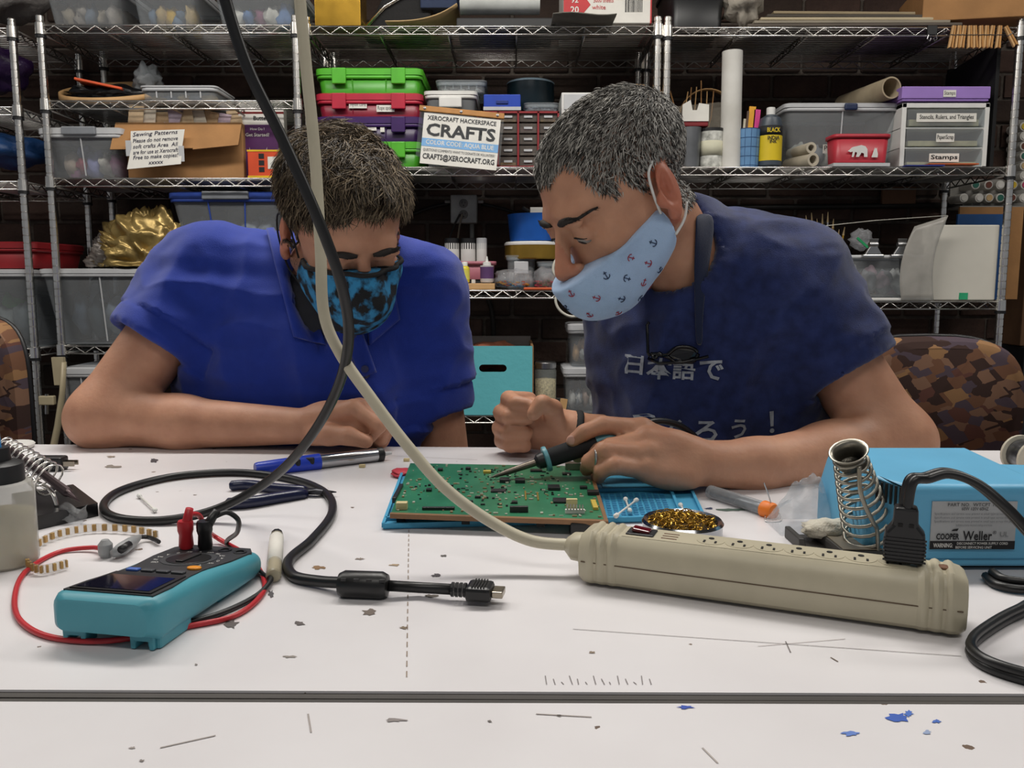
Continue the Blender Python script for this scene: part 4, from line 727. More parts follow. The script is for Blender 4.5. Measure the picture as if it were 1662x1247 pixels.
# --- chairs: rounded upholstered backs
def chair_cloth():
    if 'chair_cloth' in MATS: return MATS['chair_cloth']
    m = bpy.data.materials.new('chair_cloth'); m.use_nodes = True; N = m.node_tree.nodes; L = m.node_tree.links; b = N['Principled BSDF']; b.inputs['Roughness'].default_value = .9; b.inputs['Specular IOR Level'].default_value = .2
    tc = N.new('ShaderNodeTexCoord'); mp = N.new('ShaderNodeMapping'); mp.inputs['Scale'].default_value = (30, 1.0, 44); mp.inputs['Rotation'].default_value = (0, .5, 0); L.new(tc.outputs['Object'], mp.inputs[0])
    v = N.new('ShaderNodeTexVoronoi'); v.distance = 'CHEBYCHEV'; v.inputs['Scale'].default_value = 1; L.new(mp.outputs[0], v.inputs['Vector'])
    sx = N.new('ShaderNodeSeparateColor'); L.new(v.outputs['Color'], sx.inputs[0]); r = N.new('ShaderNodeValToRGB'); r.color_ramp.interpolation = 'CONSTANT'; e = r.color_ramp.elements
    e[0].color = (*lin('#3a2a26'), 1); e[1].position = .2; e[1].color = (*lin('#6a4a38'), 1)
    for ps, c in ((.4, '#8a6848'), (.55, '#4c4048'), (.7, '#5c3c34'), (.85, '#7a5c4a')): q = e.new(ps); q.color = (*lin(c), 1)
    L.new(sx.outputs[0], r.inputs[0]); L.new(r.outputs[0], b.inputs['Base Color']); MATS['chair_cloth'] = m; return m
def chair(label, cx, cy, ztop, zbot, hw, rz):
    t = thing('office_chair', label, 'chair', (cx, cy, 0), rz); n = 40; m = MB()
    def prof(k, s): 
        a = 2 * math.pi * k / n; ca, sa = math.cos(a), math.sin(a); ex = .55
        return (math.copysign(abs(ca) ** ex, ca) * hw * s, math.copysign(abs(sa) ** ex, sa) * (ztop - zbot) / 2 * s)
    rings = ((.86, -.055), (.95, -.045), (1.0, -.02), (1.0, .02), (.95, .035), (.5, .045))
    vs = []
    for s, y in rings:
        for k in range(n):
            x, z = prof(k, s); vs.append((x, y + .06 * (x / hw) ** 2 * -1, (ztop + zbot) / 2 + z))
    fs = [(j * n + i, j * n + (i + 1) % n, (j + 1) * n + (i + 1) % n, (j + 1) * n + i) for j in range(len(rings) - 1) for i in range(n)] + [tuple(range(n))[::-1], tuple(range((len(rings) - 1) * n, len(rings) * n))]
    m.add(vs, fs); m.build('backrest', chair_cloth(), t, smooth='auto')
    m = MB(); m.tube([(prof(k, 1.0)[0], .012 - .06 * (prof(k, 1.0)[0] / hw) ** 2, (ztop + zbot) / 2 + prof(k, 1.0)[1]) for k in range(n)], .006, 6, closed=True); m.build('piping', blackp, t, smooth=True)
    MB().bx(-hw * .95, hw * .95, -.5, -.06, .42, .5).build('seat', chair_cloth(), t, bevel=.03, seg=3); MB().tube([(0, .07, zbot + .1), (0, .08, .45), (0, -.2, .42)], .022, 8).build('back_post', blackp, t, smooth=True); MB().tube([(0, -.25, .06), (0, -.25, .42)], .03, 10).build('pedestal', blackp, t)
    for k in range(5): a = 2 * math.pi * k / 5; MB().tube([(0, -.25, .09), (.26 * math.cos(a), -.25 + .26 * math.sin(a), .05)], [.022, .014], 8).lathe([(0, -.05), (.022, -.045), (.022, 0), (0, .004)], (.26 * math.cos(a), -.25 + .26 * math.sin(a), .05), n=10).build('leg', blackp, t)
    return t
p = at(1512, 640, 1.85); a = at(1624, 640, 1.85).x - p.x; chair('brown patchwork upholstered office chair behind the navy shirt', at(1500, 640, 1.85).x, 1.85, zat(546, 1.85), .55, at(1626, 640, 1.85).x - at(1500, 640, 1.85).x, 0)
chair('brown patchwork upholstered office chair at left photo edge', at(-55, 640, 1.85).x, 1.85, zat(513, 1.85), .52, at(60, 640, 1.85).x - at(-55, 640, 1.85).x, .1)
# ------------------------------------------------------------ the two work tables
T = onz
def table_material():
    m = bpy.data.materials.new('white_laminate'); m.use_nodes = True; N = m.node_tree.nodes; L = m.node_tree.links; b = N['Principled BSDF']
    tc = N.new('ShaderNodeTexCoord'); v = N.new('ShaderNodeTexVoronoi'); v.inputs['Scale'].default_value = 42; v.inputs['Randomness'].default_value = 1; L.new(tc.outputs['Object'], v.inputs['Vector'])
    nz = N.new('ShaderNodeTexNoise'); nz.inputs['Scale'].default_value = 300; nz.inputs['Detail'].default_value = 2; L.new(tc.outputs['Object'], nz.inputs['Vector'])
    ad = N.new('ShaderNodeMath'); ad.operation = 'MULTIPLY_ADD'; ad.inputs[1].default_value = .16; L.new(nz.outputs[0], ad.inputs[0]); L.new(v.outputs['Distance'], ad.inputs[2])
    sc = N.new('ShaderNodeSeparateColor'); L.new(v.outputs['Color'], sc.inputs[0])
    gt = N.new('ShaderNodeMath'); gt.operation = 'GREATER_THAN'; gt.inputs[1].default_value = .82; L.new(sc.outputs[0], gt.inputs[0])
    sz = N.new('ShaderNodeMath'); sz.operation = 'MULTIPLY_ADD'; sz.inputs[1].default_value = .12; sz.inputs[2].default_value = .1; L.new(sc.outputs[1], sz.inputs[0])
    lt = N.new('ShaderNodeMath'); lt.operation = 'LESS_THAN'; L.new(ad.outputs[0], lt.inputs[0]); L.new(sz.outputs[0], lt.inputs[1])
    mu = N.new('ShaderNodeMath'); mu.operation = 'MULTIPLY'; L.new(lt.outputs[0], mu.inputs[0]); L.new(gt.outputs[0], mu.inputs[1])
    n2 = N.new('ShaderNodeTexNoise'); n2.inputs['Scale'].default_value = 9; n2.inputs['Detail'].default_value = 5; L.new(tc.outputs['Object'], n2.inputs['Vector'])
    r2 = N.new('ShaderNodeValToRGB'); r2.color_ramp.elements[0].color = (*lin('#d6d2d4'), 1); r2.color_ramp.elements[1].color = (*lin('#e6e4e6'), 1); L.new(n2.outputs[0], r2.inputs[0])
    r3 = N.new('ShaderNodeValToRGB'); r3.color_ramp.elements[0].color = (*lin('#50484a'), 1); r3.color_ramp.elements[1].color = (*lin('#8a7460'), 1); L.new(sc.outputs[2], r3.inputs[0])
    mx = N.new('ShaderNodeMixRGB'); L.new(mu.outputs[0], mx.inputs[0]); L.new(r2.outputs[0], mx.inputs[1]); L.new(r3.outputs[0], mx.inputs[2]); L.new(mx.outputs[0], b.inputs['Base Color'])
    b.inputs['Roughness'].default_value = .3; b.inputs['Specular IOR Level'].default_value = .45
    return m
lam = table_material(); edge = M('dark_edge_band', '#3f3b38', .6, var=.2)
A = T(-500, 718); B = T(2150, 735); Cc = T(2300, 1129); D = T(-700, 1117)
def slab(name, pts, z0, z1, mt, par): return MB().add([(p.x, p.y, z0) for p in pts] + [(p.x, p.y, z1) for p in pts], [(3, 2, 1, 0), (4, 5, 6, 7), (0, 1, 5, 4), (1, 2, 6, 5), (2, 3, 7, 6), (3, 0, 4, 7)]).build(name, mt, par, world=True)
def clampx(p, q, x): k = (x - p.x) / (q.x - p.x); return p.lerp(q, k)
A, B = clampx(A, B, -1.05), clampx(A, B, 1.1); Cc, D = clampx(D, Cc, 1.1), clampx(D, Cc, -1.05)
t = thing('work_table', 'paint specked white work table under the men\'s arms', 'table', (0, (A.y + D.y) / 2, 0)); 
slab('tabletop', [D, Cc, B, A], TZ - .03, TZ, lam, t)
e0 = Vector((0, -.006, 0)); slab('edge_band', [D + e0, Cc + e0, Cc, D], TZ - .032, TZ - .0015, edge, t)
for sx in (-.95, 1.0):
    for y in (D.y + .06, A.y - .08): MB().bx(sx - .02, sx + .02, y - .02, y + .02, 0, TZ - .03).build('leg', M('dark_pipe'), t, world=True)
MB().bx(-1.0, 1.05, D.y + .3, D.y + .33, TZ - .09, TZ - .03).build('apron', M('dark_pipe'), t, world=True)
# marks: stains and scratches with shapes of their own
def mark(pts, col, z=.0004, nm='paint_mark'):
    c = sum((Vector(p) for p in pts), Vector()) / len(pts); o = MB().add([(p.x, p.y, TZ + z) for p in pts], [tuple(range(len(pts)))]); return o.build(nm, M('stain_' + col[1:], col, .6, var=.2), t, world=True)
def splat(px, py, rx, ry, col, sd, n=16):
    r = random.Random(sd); pts = []
    for k in range(n): a = 2 * math.pi * k / n; q = r.uniform(.45, 1.15); pts.append(T(px + rx * q * math.cos(a), py - ry * q * math.sin(a)))
    mark(pts[::-1] if False else pts, col)
for i, (x, y, a, b, c) in enumerate(((250, 748, 7, 4, '#38343a'), (180, 742, 8, 2, '#8a7c70'), (182, 758, 14, 3, '#7d746c'), (600, 994, 14, 6, '#6a5e56'), (487, 1013, 9, 5, '#5a5250'), (708, 935, 8, 3, '#4a4448'), (700, 968, 12, 3, '#5a524a'), (655, 1020, 10, 3, '#7a6a58'), (375, 1014, 14, 8, '#55504e'), (440, 965, 6, 7, '#4c484c'), (517, 922, 14, 3, '#8a6a48'), (640, 918, 10, 2, '#a08a70'), (1190, 828, 30, 3, '#485a50'), (1150, 826, 8, 2, '#38405a'), (720, 903, 6, 2, '#55504e'), (585, 908, 8, 2, '#7a6e66'), (1462, 1012, 5, 3, '#7a6a5e'), (960, 1060, 6, 2, '#8a7a6a'), (230, 790, 2, 4, '#a06a90'), (318, 1080, 3, 2, '#77706c'), (470, 1067, 12, 2, '#8a827c'))): splat(x, y, a, b, c, i)
def scratch(p, q, wd, col, seg=1):
    a, b = T(*p), T(*q); d = (b - a); n = Vector((-d.y, d.x, 0)).normalized() * wd
    if seg == 1: mark([a - n, b - n, b + n, a + n], col, nm='scratch')
    else:
        for k in range(seg): u = a.lerp(b, k / seg); v = a.lerp(b, (k + .55) / seg); mark([u - n, v - n, v + n, u + n], col, nm='scratch')
scratch((660, 1100), (664, 832), .0004, '#8a7a6c', 26); scratch((930, 1022), (1560, 1066), .0003, '#8a8484'); scratch((630, 712 + 28), (775, 747), .0004, '#9a9090'); scratch((1230, 1050), (1372, 1038), .0003, '#aaa2a0')
for k in range(14): scratch((885 + k * 13, 1098 + (k % 3) * 5), (887 + k * 13 + k % 4, 1112), .0003, '#7a7474')
scratch((1275, 1042), (1283, 1060), .0004, '#6a6462'); scratch((1348, 1068), (1360, 1075), .0005, '#6a5a50')
# near table
E0, F0 = T(-700, 1137), T(2300, 1146); E0, F0 = clampx(E0, F0, -1.05), clampx(E0, F0, 1.1)
t_far = t; t = thing('work_table', 'white work table at the bottom edge with blue paint spots', 'table', (0, .1, 0))
G0 = Vector((1.1, -.35, TZ)); H0 = Vector((-1.05, -.35, TZ)); slab('tabletop', [H0, G0, F0, E0], TZ - .03, TZ, lam, t); slab('edge_band', [E0, F0, F0 - e0 * .9, E0 - e0 * .9], TZ - .032, TZ - .001, edge, t)
for sx in (-.95, 1.0):
    for y in (-.28, .35): MB().bx(sx - .02, sx + .02, y - .02, y + .02, 0, TZ - .03).build('leg', M('dark_pipe'), t, world=True)
for i, (x, y, a, b, c) in enumerate(((1112, 1149, 16, 3, '#2a4aa8'), (1458, 1166, 20, 8, '#3058b0'), (1475, 1160, 8, 6, '#4068b8'), (1380, 1192, 16, 4, '#5a7ac0'), (1520, 1172, 8, 3, '#3a60b0'), (1505, 1190, 7, 4, '#8898b8'), (640, 1170, 20, 3, '#8a8280'), (795, 1172, 4, 2, '#6a625e'), (215, 1215, 6, 2, '#9a928e'), (230, 1236, 5, 2, '#7a726e'), (908, 1163, 4, 2, '#7a706a'))): splat(x, y, a, b, c, 50 + i)
for p, q in (((870, 1160), (960, 1165)), ((500, 1160), (505, 1190)), ((260, 1215), (350, 1195)), ((1140, 1215), (1165, 1240))): scratch(p, q, .0005, '#a09894')

# ------------------------------------------------------------ multimeter
teal = M('teal_rubber', '#4796a6', .42, var=.05); face = M('meter_face', '#26282b', .5, var=.1)
mp_ = T(167, 1057); RZM = -.19
mt_ = thing('multimeter', 'teal digital multimeter lying on the table', 'multimeter', (mp_.x, mp_.y, TZ), RZM)
MW, ML = .079, .152
def mh(y): return .037 - .015 * min(1, max(0, y / ML))
def mw(y): return MW / 2 * (1 - .07 * math.sin(math.pi * min(1, max(0, (y - .02) / .09))) if y < .11 else 1.0)
b = MB(); ys = [0, .003, .008, .03, .055, .08, .105, .13, .143, .149, ML]; ins = [.011, .004, 0, 0, 0, 0, 0, 0, .004, .009, .016]; rings = []
for y, i_ in zip(ys, ins):
    hw = mw(y) - i_ * .6; h = mh(y); zb = (.0075 if y < .05 else .004) + (.003 if y < .004 else 0) + i_ * .1; ht = h - i_ * .35; r = .008; ring = []
    for sx, sz, a0 in ((1, 1, 0), (-1, 1, 90), (-1, -1, 180), (1, -1, 270)):
        for k in range(5): a = math.radians(a0 + 22.5 * k); rr = r if sz > 0 else .005; ring.append((sx * (hw - rr) + rr * math.cos(a), y, ((ht - rr) if sz > 0 else (zb + rr)) + rr * math.sin(a)))
    rings.append(ring)
n = 20; b.add([p for r in rings for p in r], [(j * n + i, (j + 1) * n + i, (j + 1) * n + (i + 1) % n, j * n + (i + 1) % n) for j in range(len(rings) - 1) for i in range(n)] + [tuple(range(n)), tuple(range((len(rings) - 1) * n, len(rings) * n))[::-1]])
b.build('body', teal, mt_, smooth='auto')
for s in (-1, 1):
    f = MB(); cx = s * .025
    f.prism([(cx - .009, .012), (cx + .009, .012), (cx + .0085, .0005), (cx + .005, .0005), (cx + .0045, .006), (cx - .0045, .006), (cx - .005, .0005), (cx - .0085, .0005)], .012, Matrix.Translation((0, .005, 0))); f.build('foot', teal, mt_, bevel=.001)
MB().bx(-.03, .03, .09, .14, 0, .006).build('rear_pad', teal, mt_)
MB().bx(mw(.03) - .012, mw(.03) - .002, .008, .045, .0003, .012).build('stand_hinge', teal, mt_, bevel=.002)
def top(x, y, dz=0): return (x, y, mh(y) + dz)
def plate(name, poly, dz, th, mt, par, bev=0):
    n = len(poly); return MB().add([top(x, y, dz) for x, y in poly] + [top(x, y, dz + th) for x, y in poly], [tuple(range(n))[::-1], tuple(range(n, 2 * n))] + [(i, (i + 1) % n, n + (i + 1) % n, n + i) for i in range(n)]).build(name, mt, par, bevel=bev)
plate('face_plate', [(-.033, .008), (.033, .008), (.0325, .03), (.0285, .058), (.028, .075), (.033, .105), (.034, .135), (.027, .146), (-.027, .146), (-.034, .135), (-.033, .105), (-.028, .075), (-.0285, .058), (-.0325, .03)], -.001, .0018, face, mt_)
plate('screen_bezel', [(-.030, .010), (.030, .010), (.0275, .054), (-.0275, .054)], .0007, .0011, blackp, mt_)
plate('screen', [(-.027, .0125), (.027, .0125), (.025, .045), (-.025, .045)], .0017, .0005, M('lcd_glass', '#16182a', .06, coat=1, var=.3), mt_)
for x, c in ((-.019, '#3f62b0'), (-.007, '#3a3c40'), (.005, '#3a3c40'), (.017, '#3a3c40')): plate('button', [(x - .0048, .0585), (x + .0048, .0585), (x + .0048, .064), (x - .0048, .064)], .0006, .002, M('button_' + c[1:], c, .5), mt_, .0008)
plate('orange_button', [(.0205 + .0055 * math.cos(a), .0755 + .0042 * math.sin(a)) for a in [math.pi * k / 6 for k in range(12)]], .0006, .002, M('orange_button', '#d88a1e', .45), mt_, .0008)
plate('dial_ring', [(.0205 * math.cos(a), .101 + .0205 * math.sin(a)) for a in [math.pi * k / 16 for k in range(32)]], .0006, .0006, M('dial_ring', '#35373a', .5), mt_)
plate('dial', [(.0165 * math.cos(a), .101 + .0165 * math.sin(a)) for a in [math.pi * k / 14 for k in range(28)]], .0010, .0007, M('dial_black', '#08080a', .4), mt_, .0003); plate('dial_grip', [(-.003, .088), (.003, .088), (.003, .114), (-.003, .114)], .001, .002, blackp, mt_, .0006)
for k in range(14):
    a = math.radians(-40 + 260 * k / 13); lettering(('V', 'mV', 'Ω', 'A', 'mA', 'Hz', 'OFF')[k % 7], .0032, mt_, (.0245 * math.cos(a), .101 + .0235 * math.sin(a), mh(.101 + .0235 * math.sin(a)) + .0011), white, rot=(-.097, 0, math.pi))
for x, y in ((-.021, .131), (-.006, .134), (.011, .1345), (.026, .131)): MB().lathe([(.0052, -.001), (.0052, .0016), (.0033, .0016), (.0033, .0002), (0, .0002)], top(x, y), n=16).build('jack', blackp, mt_, smooth='auto')
MTM = Matrix.Translation((mp_.x, mp_.y, TZ)) @ Matrix.Rotation(RZM, 4, 'Z')
def MT(x, y, z): return MTM @ Vector((x, y, z))
redw = M('red_lead', '#b8242c', .4, var=.08); blkw = M('black_lead', '#101012', .4)
def lead(label, x, y, mt, path, clip=True):
    o = thing('test_lead', label, 'test lead', MT(x, y, mh(y)), 0, 'multimeter test leads'); a = MT(x, y, mh(y) + .001); up = Vector((0, 0, 1))
    MB().lathe([(.0046, 0), (.0058, .003), (.0052, .012), (.0062, .0155), (.0062, .022), (.0055, .0235), (0, .0235)], a, n=16).build('plug', mt, o, world=True, smooth='auto')
    s = a + up * .016; d = (path[1] - s).normalized(); MB().tube([s, s + d * .008, s + d * .018], [.0045, .0038, .003], 10).build('strain_relief', mt, o, world=True, smooth=True)
    MB().tube(spline([s + d * .016] + path[1:], 8), .0021, 8).build('wire', mt, o, world=True, smooth=True); return o
def tz(px, py, z=.0023): return T(px, py, TZ + z)
a0 = MT(-.021, .131, 0); b0 = MT(-.006, .134, 0)
rl_ = lead('red test lead plugged into the multimeter and looping around it', -.021, .131, redw, [None, at(306, 834, a0.y), at(322, 836, a0.y + .012), at(331, 852, a0.y + .022), tz(350, 872, .006), tz(405, 905, .004), tz(428, 940), tz(425, 965), tz(380, 1000), tz(300, 1018), tz(180, 1040, .003), tz(85, 1035), tz(35, 1010), tz(24, 970), tz(45, 925), tz(100, 895), tz(150, 889, .004), tz(172, 893, .006)])
bl_ = lead('black test lead plugged into the multimeter and looping behind it', -.006, .134, blkw, [None, at(345, 840, b0.y + .003), at(368, 832, b0.y + .01), at(385, 842, b0.y + .015), at(386, 862, b0.y + .03), tz(368, 882, .004), tz(400, 908, .004), tz(430, 935, .004), tz(440, 940, .005), tz(415, 968), tz(330, 1005), tz(240, 1020)])
pr = thing('probe_tip', 'grey test hook lying behind the multimeter', 'probe', tz(205, 890)); g_ = M('grey_probe', '#8d8f90', .5)
MB().tube([tz(183, 899, .006), tz(197, 892, .007), tz(212, 882, .007), tz(226, 872, .006)], [.0035, .006, .0055, .0025], 10).build('hook_body', g_, pr, world=True, smooth=True); MB().tube([tz(196, 893, .0095), tz(210, 884, .0105)], .0035, 8).build('finger_grip', blackp, pr, world=True, smooth=True); MB().tube(spline([tz(226, 872, .006), tz(240, 872, .004), tz(258, 880, .004)], 5), .002, 6).build('wire', blkw, pr, world=True)
MB().lathe([(.004, 0), (.006, .004), (.006, .012), (.003, .016)], tz(172, 905, 0), n=12).build('probe_collar', g_, pr, world=True, smooth='auto')

# ------------------------------------------------------------ cables in front of the men
cab = M('black_cable', '#131314', .38, var=.1); ivory = M('ivory_cord', '#b9b29c', .5, var=.08)
hd = thing('video_cable', 'black video cable with ferrite bead hanging over the table', 'cable', tz(345, 835, 0))
zc_ = .0047
path = [Vector((at(320, -200, .61).x - .03, .6, 2.88)), Vector((at(325, -200, .61).x - .01, .6, 2.0)), at(345, -90, .62), at(366, 0, .625), at(402, 110, .63), at(458, 225, .64), at(522, 370, .645), at(556, 470, .655), at(566, 545, .675), at(548, 630, .71), at(490, 728, .755), at(425, 788, .80)] + [tz(345, 829, .012), tz(265, 845, zc_), tz(195, 842, zc_), tz(168, 824, zc_), tz(195, 797, zc_), tz(280, 774, zc_), tz(380, 767, zc_), tz(470, 777, zc_), tz(528, 800, zc_), tz(539, 832, zc_), tz(505, 878, zc_), tz(468, 912, zc_), tz(478, 936, zc_), tz(520, 944, .006), tz(556, 946, .009)]
MB().tube(spline(path, 10), .0045, 12).build('cable_jacket', cab, hd, world=True, smooth=True)
a = tz(549, 948, .0095); b = tz(631, 951, .0095); R = align(b - a); Lf = (b - a).length
MB().lathe([(.004, 0), (.0085, .001), (.0105, .005), (.0105, Lf - .005), (.0085, Lf - .001), (.004, Lf)], a, R, 20).build('ferrite_bead', cab, hd, world=True, smooth='auto')
for k in range(4): MB().box(a.lerp(b, .15 + .25 * k) + Vector((0, -.0075, .0065)), (.004, .003, .002)).build('bead_dimple', blackp, hd, world=True)
c1 = tz(735, 957, .009); MB().tube([b, tz(680, 954, .007), c1], .0042, 12).build('cable_tail', cab, hd, world=True, smooth=True)
c2 = tz(800, 961, .009); dv = (c2 - c1); Rr = dv.to_track_quat('X', 'Z').to_matrix(); Lh = dv.length
def orient(m, o, R): m.v = [tuple(o + R @ Vector(p)) for p in m.v]; return m
bt_ = MB()
for k in range(4): bt_.tube([(k * .0032 - .001, 0, 0), (k * .0032 + .001, 0, 0)], .0055, 10)
orient(bt_, c1, Rr).build('strain_relief', cab, hd, world=True, smooth='auto')
bd = MB().bx(.011, Lh, -.0105, .0105, -.0058, .0058); orient(bd, c1, Rr).build('connector_body', cab, hd, world=True, bevel=.003)
for k in range(5): q = MB().bx(.016 + k * .0022, .017 + k * .0022, -.0085, .0085, .0056, .0066); orient(q, c1, Rr).build('grip_rib', cab, hd, world=True)
q = MB().bx(Lh, Lh + .0085, -.0068, .0068, -.0026, .0026); orient(q, c1, Rr).build('metal_tip', M('nickel', '#9a9284', .3, 1), hd, world=True, bevel=.0008)
# ------------------------------------------------------------ power strip
FR, TO = T(938, 952), T(1566, 1043); ax = (TO - FR).normalized(); bk = Vector((-ax.y, ax.x, 0)); SL = (TO - FR).length; SW, SH = .046, .042
ps = thing('power_strip', 'beige seven outlet power strip with ribbed ends', 'power strip', FR.lerp(TO, .5) + bk * SW / 2, math.atan2(ax.y, ax.x)); psm = M('beige_strip', '#b5ad96', .42, var=.06, scale=30)
def sec(inset=0, extra=0):
    out = []; hw = SW / 2 + extra; H = SH + extra
    for x, z in ((-.72, 0.002), (-.92, .006), (-1, .018), (-1, .024), (-.95, .032), (-.8, .0385), (-.6, .042), (.6, .042), (.8, .0385), (.95, .032), (1, .024), (1, .018), (.92, .006), (.72, .002)): out.append((x * hw * (1 - inset), z / .042 * H * (1 - inset) + inset * SH / 2))
    return out
def sweep(name, xs, mt, par, smooth='auto'):
    b = MB(); n = len(sec()); b.add([(x, y, z) for x, ins, ex in xs for y, z in sec(ins, ex)], [(j * n + i, j * n + (i + 1) % n, (j + 1) * n + (i + 1) % n, (j + 1) * n + i) for j in range(len(xs) - 1) for i in range(n)] + [tuple(range(n))[::-1], tuple(range((len(xs) - 1) * n, len(xs) * n))]); return b.build(name, mt, par, smooth=smooth)
h2 = SL / 2; sweep('body', [(-h2 + .006, 0, 0), (h2 - .006, 0, 0)], psm, ps)
for s in (-1, 1):
    prof = []; e = s * h2
    xs = [(e - s * (.030 - .0005 * 0), 0, .0)] 
    for k in range(3):
        c = e - s * (.026 - k * .0085); xs += [(c - s * .0034, 0, .0002), (c - s * .002, 0, .0014), (c, 0, .002), (c + s * .002, 0, .0014), (c + s * .0034, 0, .0002)]
    xs += [(e - s * .002, .03, 0), (e + s * .001, .14, 0)]
    if s < 0: xs = xs[::-1]
    sweep('ribbed_end', xs, psm, ps)
for s in (-1, 1): MB().bx(-h2 + .002, h2 - .002, s * SW / 2 - .0004, s * SW / 2 + .0004, .0203, .0211).build('seam', M('seam_brown', '#5a4a3a', .8), ps)
MB().bx(-h2 + .032, h2 - .034, -.0136, .0136, .0418, .0424).build('outlet_panel', psm, ps)
sw = MB().bx(-h2 + .034, -h2 + .056, -.009, .009, .042, .0436).build('switch_frame', blackp, ps, bevel=.0008); MB().bx(-h2 + .038, -h2 + .052, -.005, .005, .0432, .0462, R=Ry(.12)).build('rocker', M('red_rocker', '#5a1218', .15), ps, bevel=.001)
for k in range(3): MB().bx(-h2 + .062, -h2 + .074, -.008 + k * .006, -.0068 + k * .006, .0421, .0427).build('indicator_slot', M('brown_slot', '#6a4632', .6), ps)
pitch = (SL - .034 - .088) / 7; outl = [-h2 + .088 + pitch * (k + .5) for k in range(7)]
om = None
for k, x in enumerate(outl):
    if om is None: om = MB().lathe([(.0105, 0), (.0105, .0006), (0, .0006)], (0, 0, .0421), n=18).build('outlet', psm, ps); MB().box((-.0042, -.004, .0428), (.0016, .0055, .0006)).box((.0042, -.004, .0428), (.0016, .0045, .0006)).lathe([(.0021, 0), (.0021, .0005), (0, .0005)], (0, .0045, .0427), n=10).build('slot', M('slot_black', '#0c0a08', .8), om); o = om
    else: o = copy_tree(om, ps)
    o.location = (x, 0, 0)
    o.rotation_euler = (0, 0, 0)
MB().lathe([(.0045, 0), (.0045, .001), (.002, .0012), (0, .0008)], (h2 - .013, 0, .0425), n=14).build('screw', M('rusty_screw', '#7a5a48', .5, .6), ps)
MB().tube([(-h2 - .0005, .002, .024), (-h2 - .012, .002, .024), (-h2 - .018, .002, .025)], [.0125, .0115, .006], 16).build('cord_grip', psm, ps, smooth='auto')
PSM = ROOT[ps.name]; ent = PSM @ Vector((-h2 - .014, .002, .0245))
cpath = [Vector((at(478, -200, .70).x, .70, 2.88)), Vector((at(478, -200, .70).x, .70, 2.0)), at(481, -90, .70), at(487, 0, .70), at(496, 100, .70), at(511, 250, .70), at(520, 400, .70), at(527, 515, .698), at(551, 572, .695), at(600, 643, .69), at(660, 722, .685), at(722, 792, .68), at(795, 846, .672), at(862, 878, .664), ent]
MB().tube(spline(cpath, 10), .0049, 12).build('supply_cord', ivory, ps, world=True, smooth=True, label='ivory cord rising out of the picture')
# plug in the last outlet but one, flat black cord
px_ = PSM @ Vector((outl[6] + .006, 0, .0425)); pg = thing('power_plug', 'black power plug and cord in the beige strip', 'plug', px_, ROOT[ps.name].to_euler().z)
MB().prism([(-.0125, 0), (.0125, 0), (.0135, .012), (.0125, .022), (.008, .0275), (.0075, .04), (-.0075, .04), (-.008, .0275), (-.0125, .022), (-.0135, .012)], .014, Matrix.Translation((0, -.007, .0012))).build('plug_body', cab, pg, bevel=.002)
for k in range(7): MB().bx(-.0136, .0136, -.0078, -.0066, .003 + k * .0026, .0042 + k * .0026).build('grip_ridge', cab, pg)
for s in (-1, 1): MB().box((s * .0035, -.0072, .029), (.003, .0012, .0024)).build('grip_notch', M('slot_black'), pg)
tp = px_ + Vector((0, 0, .04)); fp = spline([tp - Vector((0, 0, .006)), tp + Vector((0, 0, .006)), tp + Vector((.003, 0, .02)), at(1503, 776, tp.y + .002), at(1535, 768, tp.y), at(1580, 782, tp.y - .008), at(1630, 822, tp.y - .02), at(1690, 885, tp.y - .03), Vector((.43, tp.y - .02, TZ + .006)), Vector((.52, tp.y + .02, TZ + .004)), Vector((.75, tp.y + .1, TZ + .004)), Vector((1.04, tp.y + .12, TZ + .004))], 8)
for s in (-1, 1): MB().tube([p + Vector((0, s * .0028, 0)) for p in fp], .0034, 10).build('cord_strand', cab, pg, world=True, smooth=True)
# flat cord at the right edge
fc = [Vector((1.04, .58, TZ + .004)), Vector((.7, .56, TZ + .004)), tz(1700, 980, .004), tz(1650, 997, .004), tz(1605, 1022, .004), tz(1578, 1045, .004), tz(1577, 1062, .004), tz(1600, 1080, .004), tz(1650, 1098, .004), tz(1720, 1112, .004), Vector((.6, .44, TZ + .004)), Vector((1.04, .46, TZ + .004))]
o = thing('power_cable', 'flat black cord bending in front of the power strip end', 'cord', fc[5] - Vector((0, 0, .004)))
for s in (-1, 1):
    pth = spline(fc, 8); MB().tube([p + Vector((0, 0, .0002 + (.0035 if s > 0 else -.001))) for p in pth], .0031, 10).build('strand', cab, o, world=True, smooth=True)
o = thing('power_cable', 'black cord lying under the blue soldering station', 'cord', tz(1640, 950, 0))
MB().tube(spline([tz(1600, 935, .004), tz(1615, 948, .004), tz(1640, 955, .004), tz(1700, 958, .004), Vector((.62, .62, TZ + .004)), Vector((1.04, .68, TZ + .004))], 6), .0035, 8).tube(spline([tz(1610, 928, .009), tz(1630, 940, .008), tz(1700, 946, .008), Vector((.62, .64, TZ + .008)), Vector((1.04, .71, TZ + .004))], 6), .0035, 8).build('strand', cab, o, world=True, smooth=True)
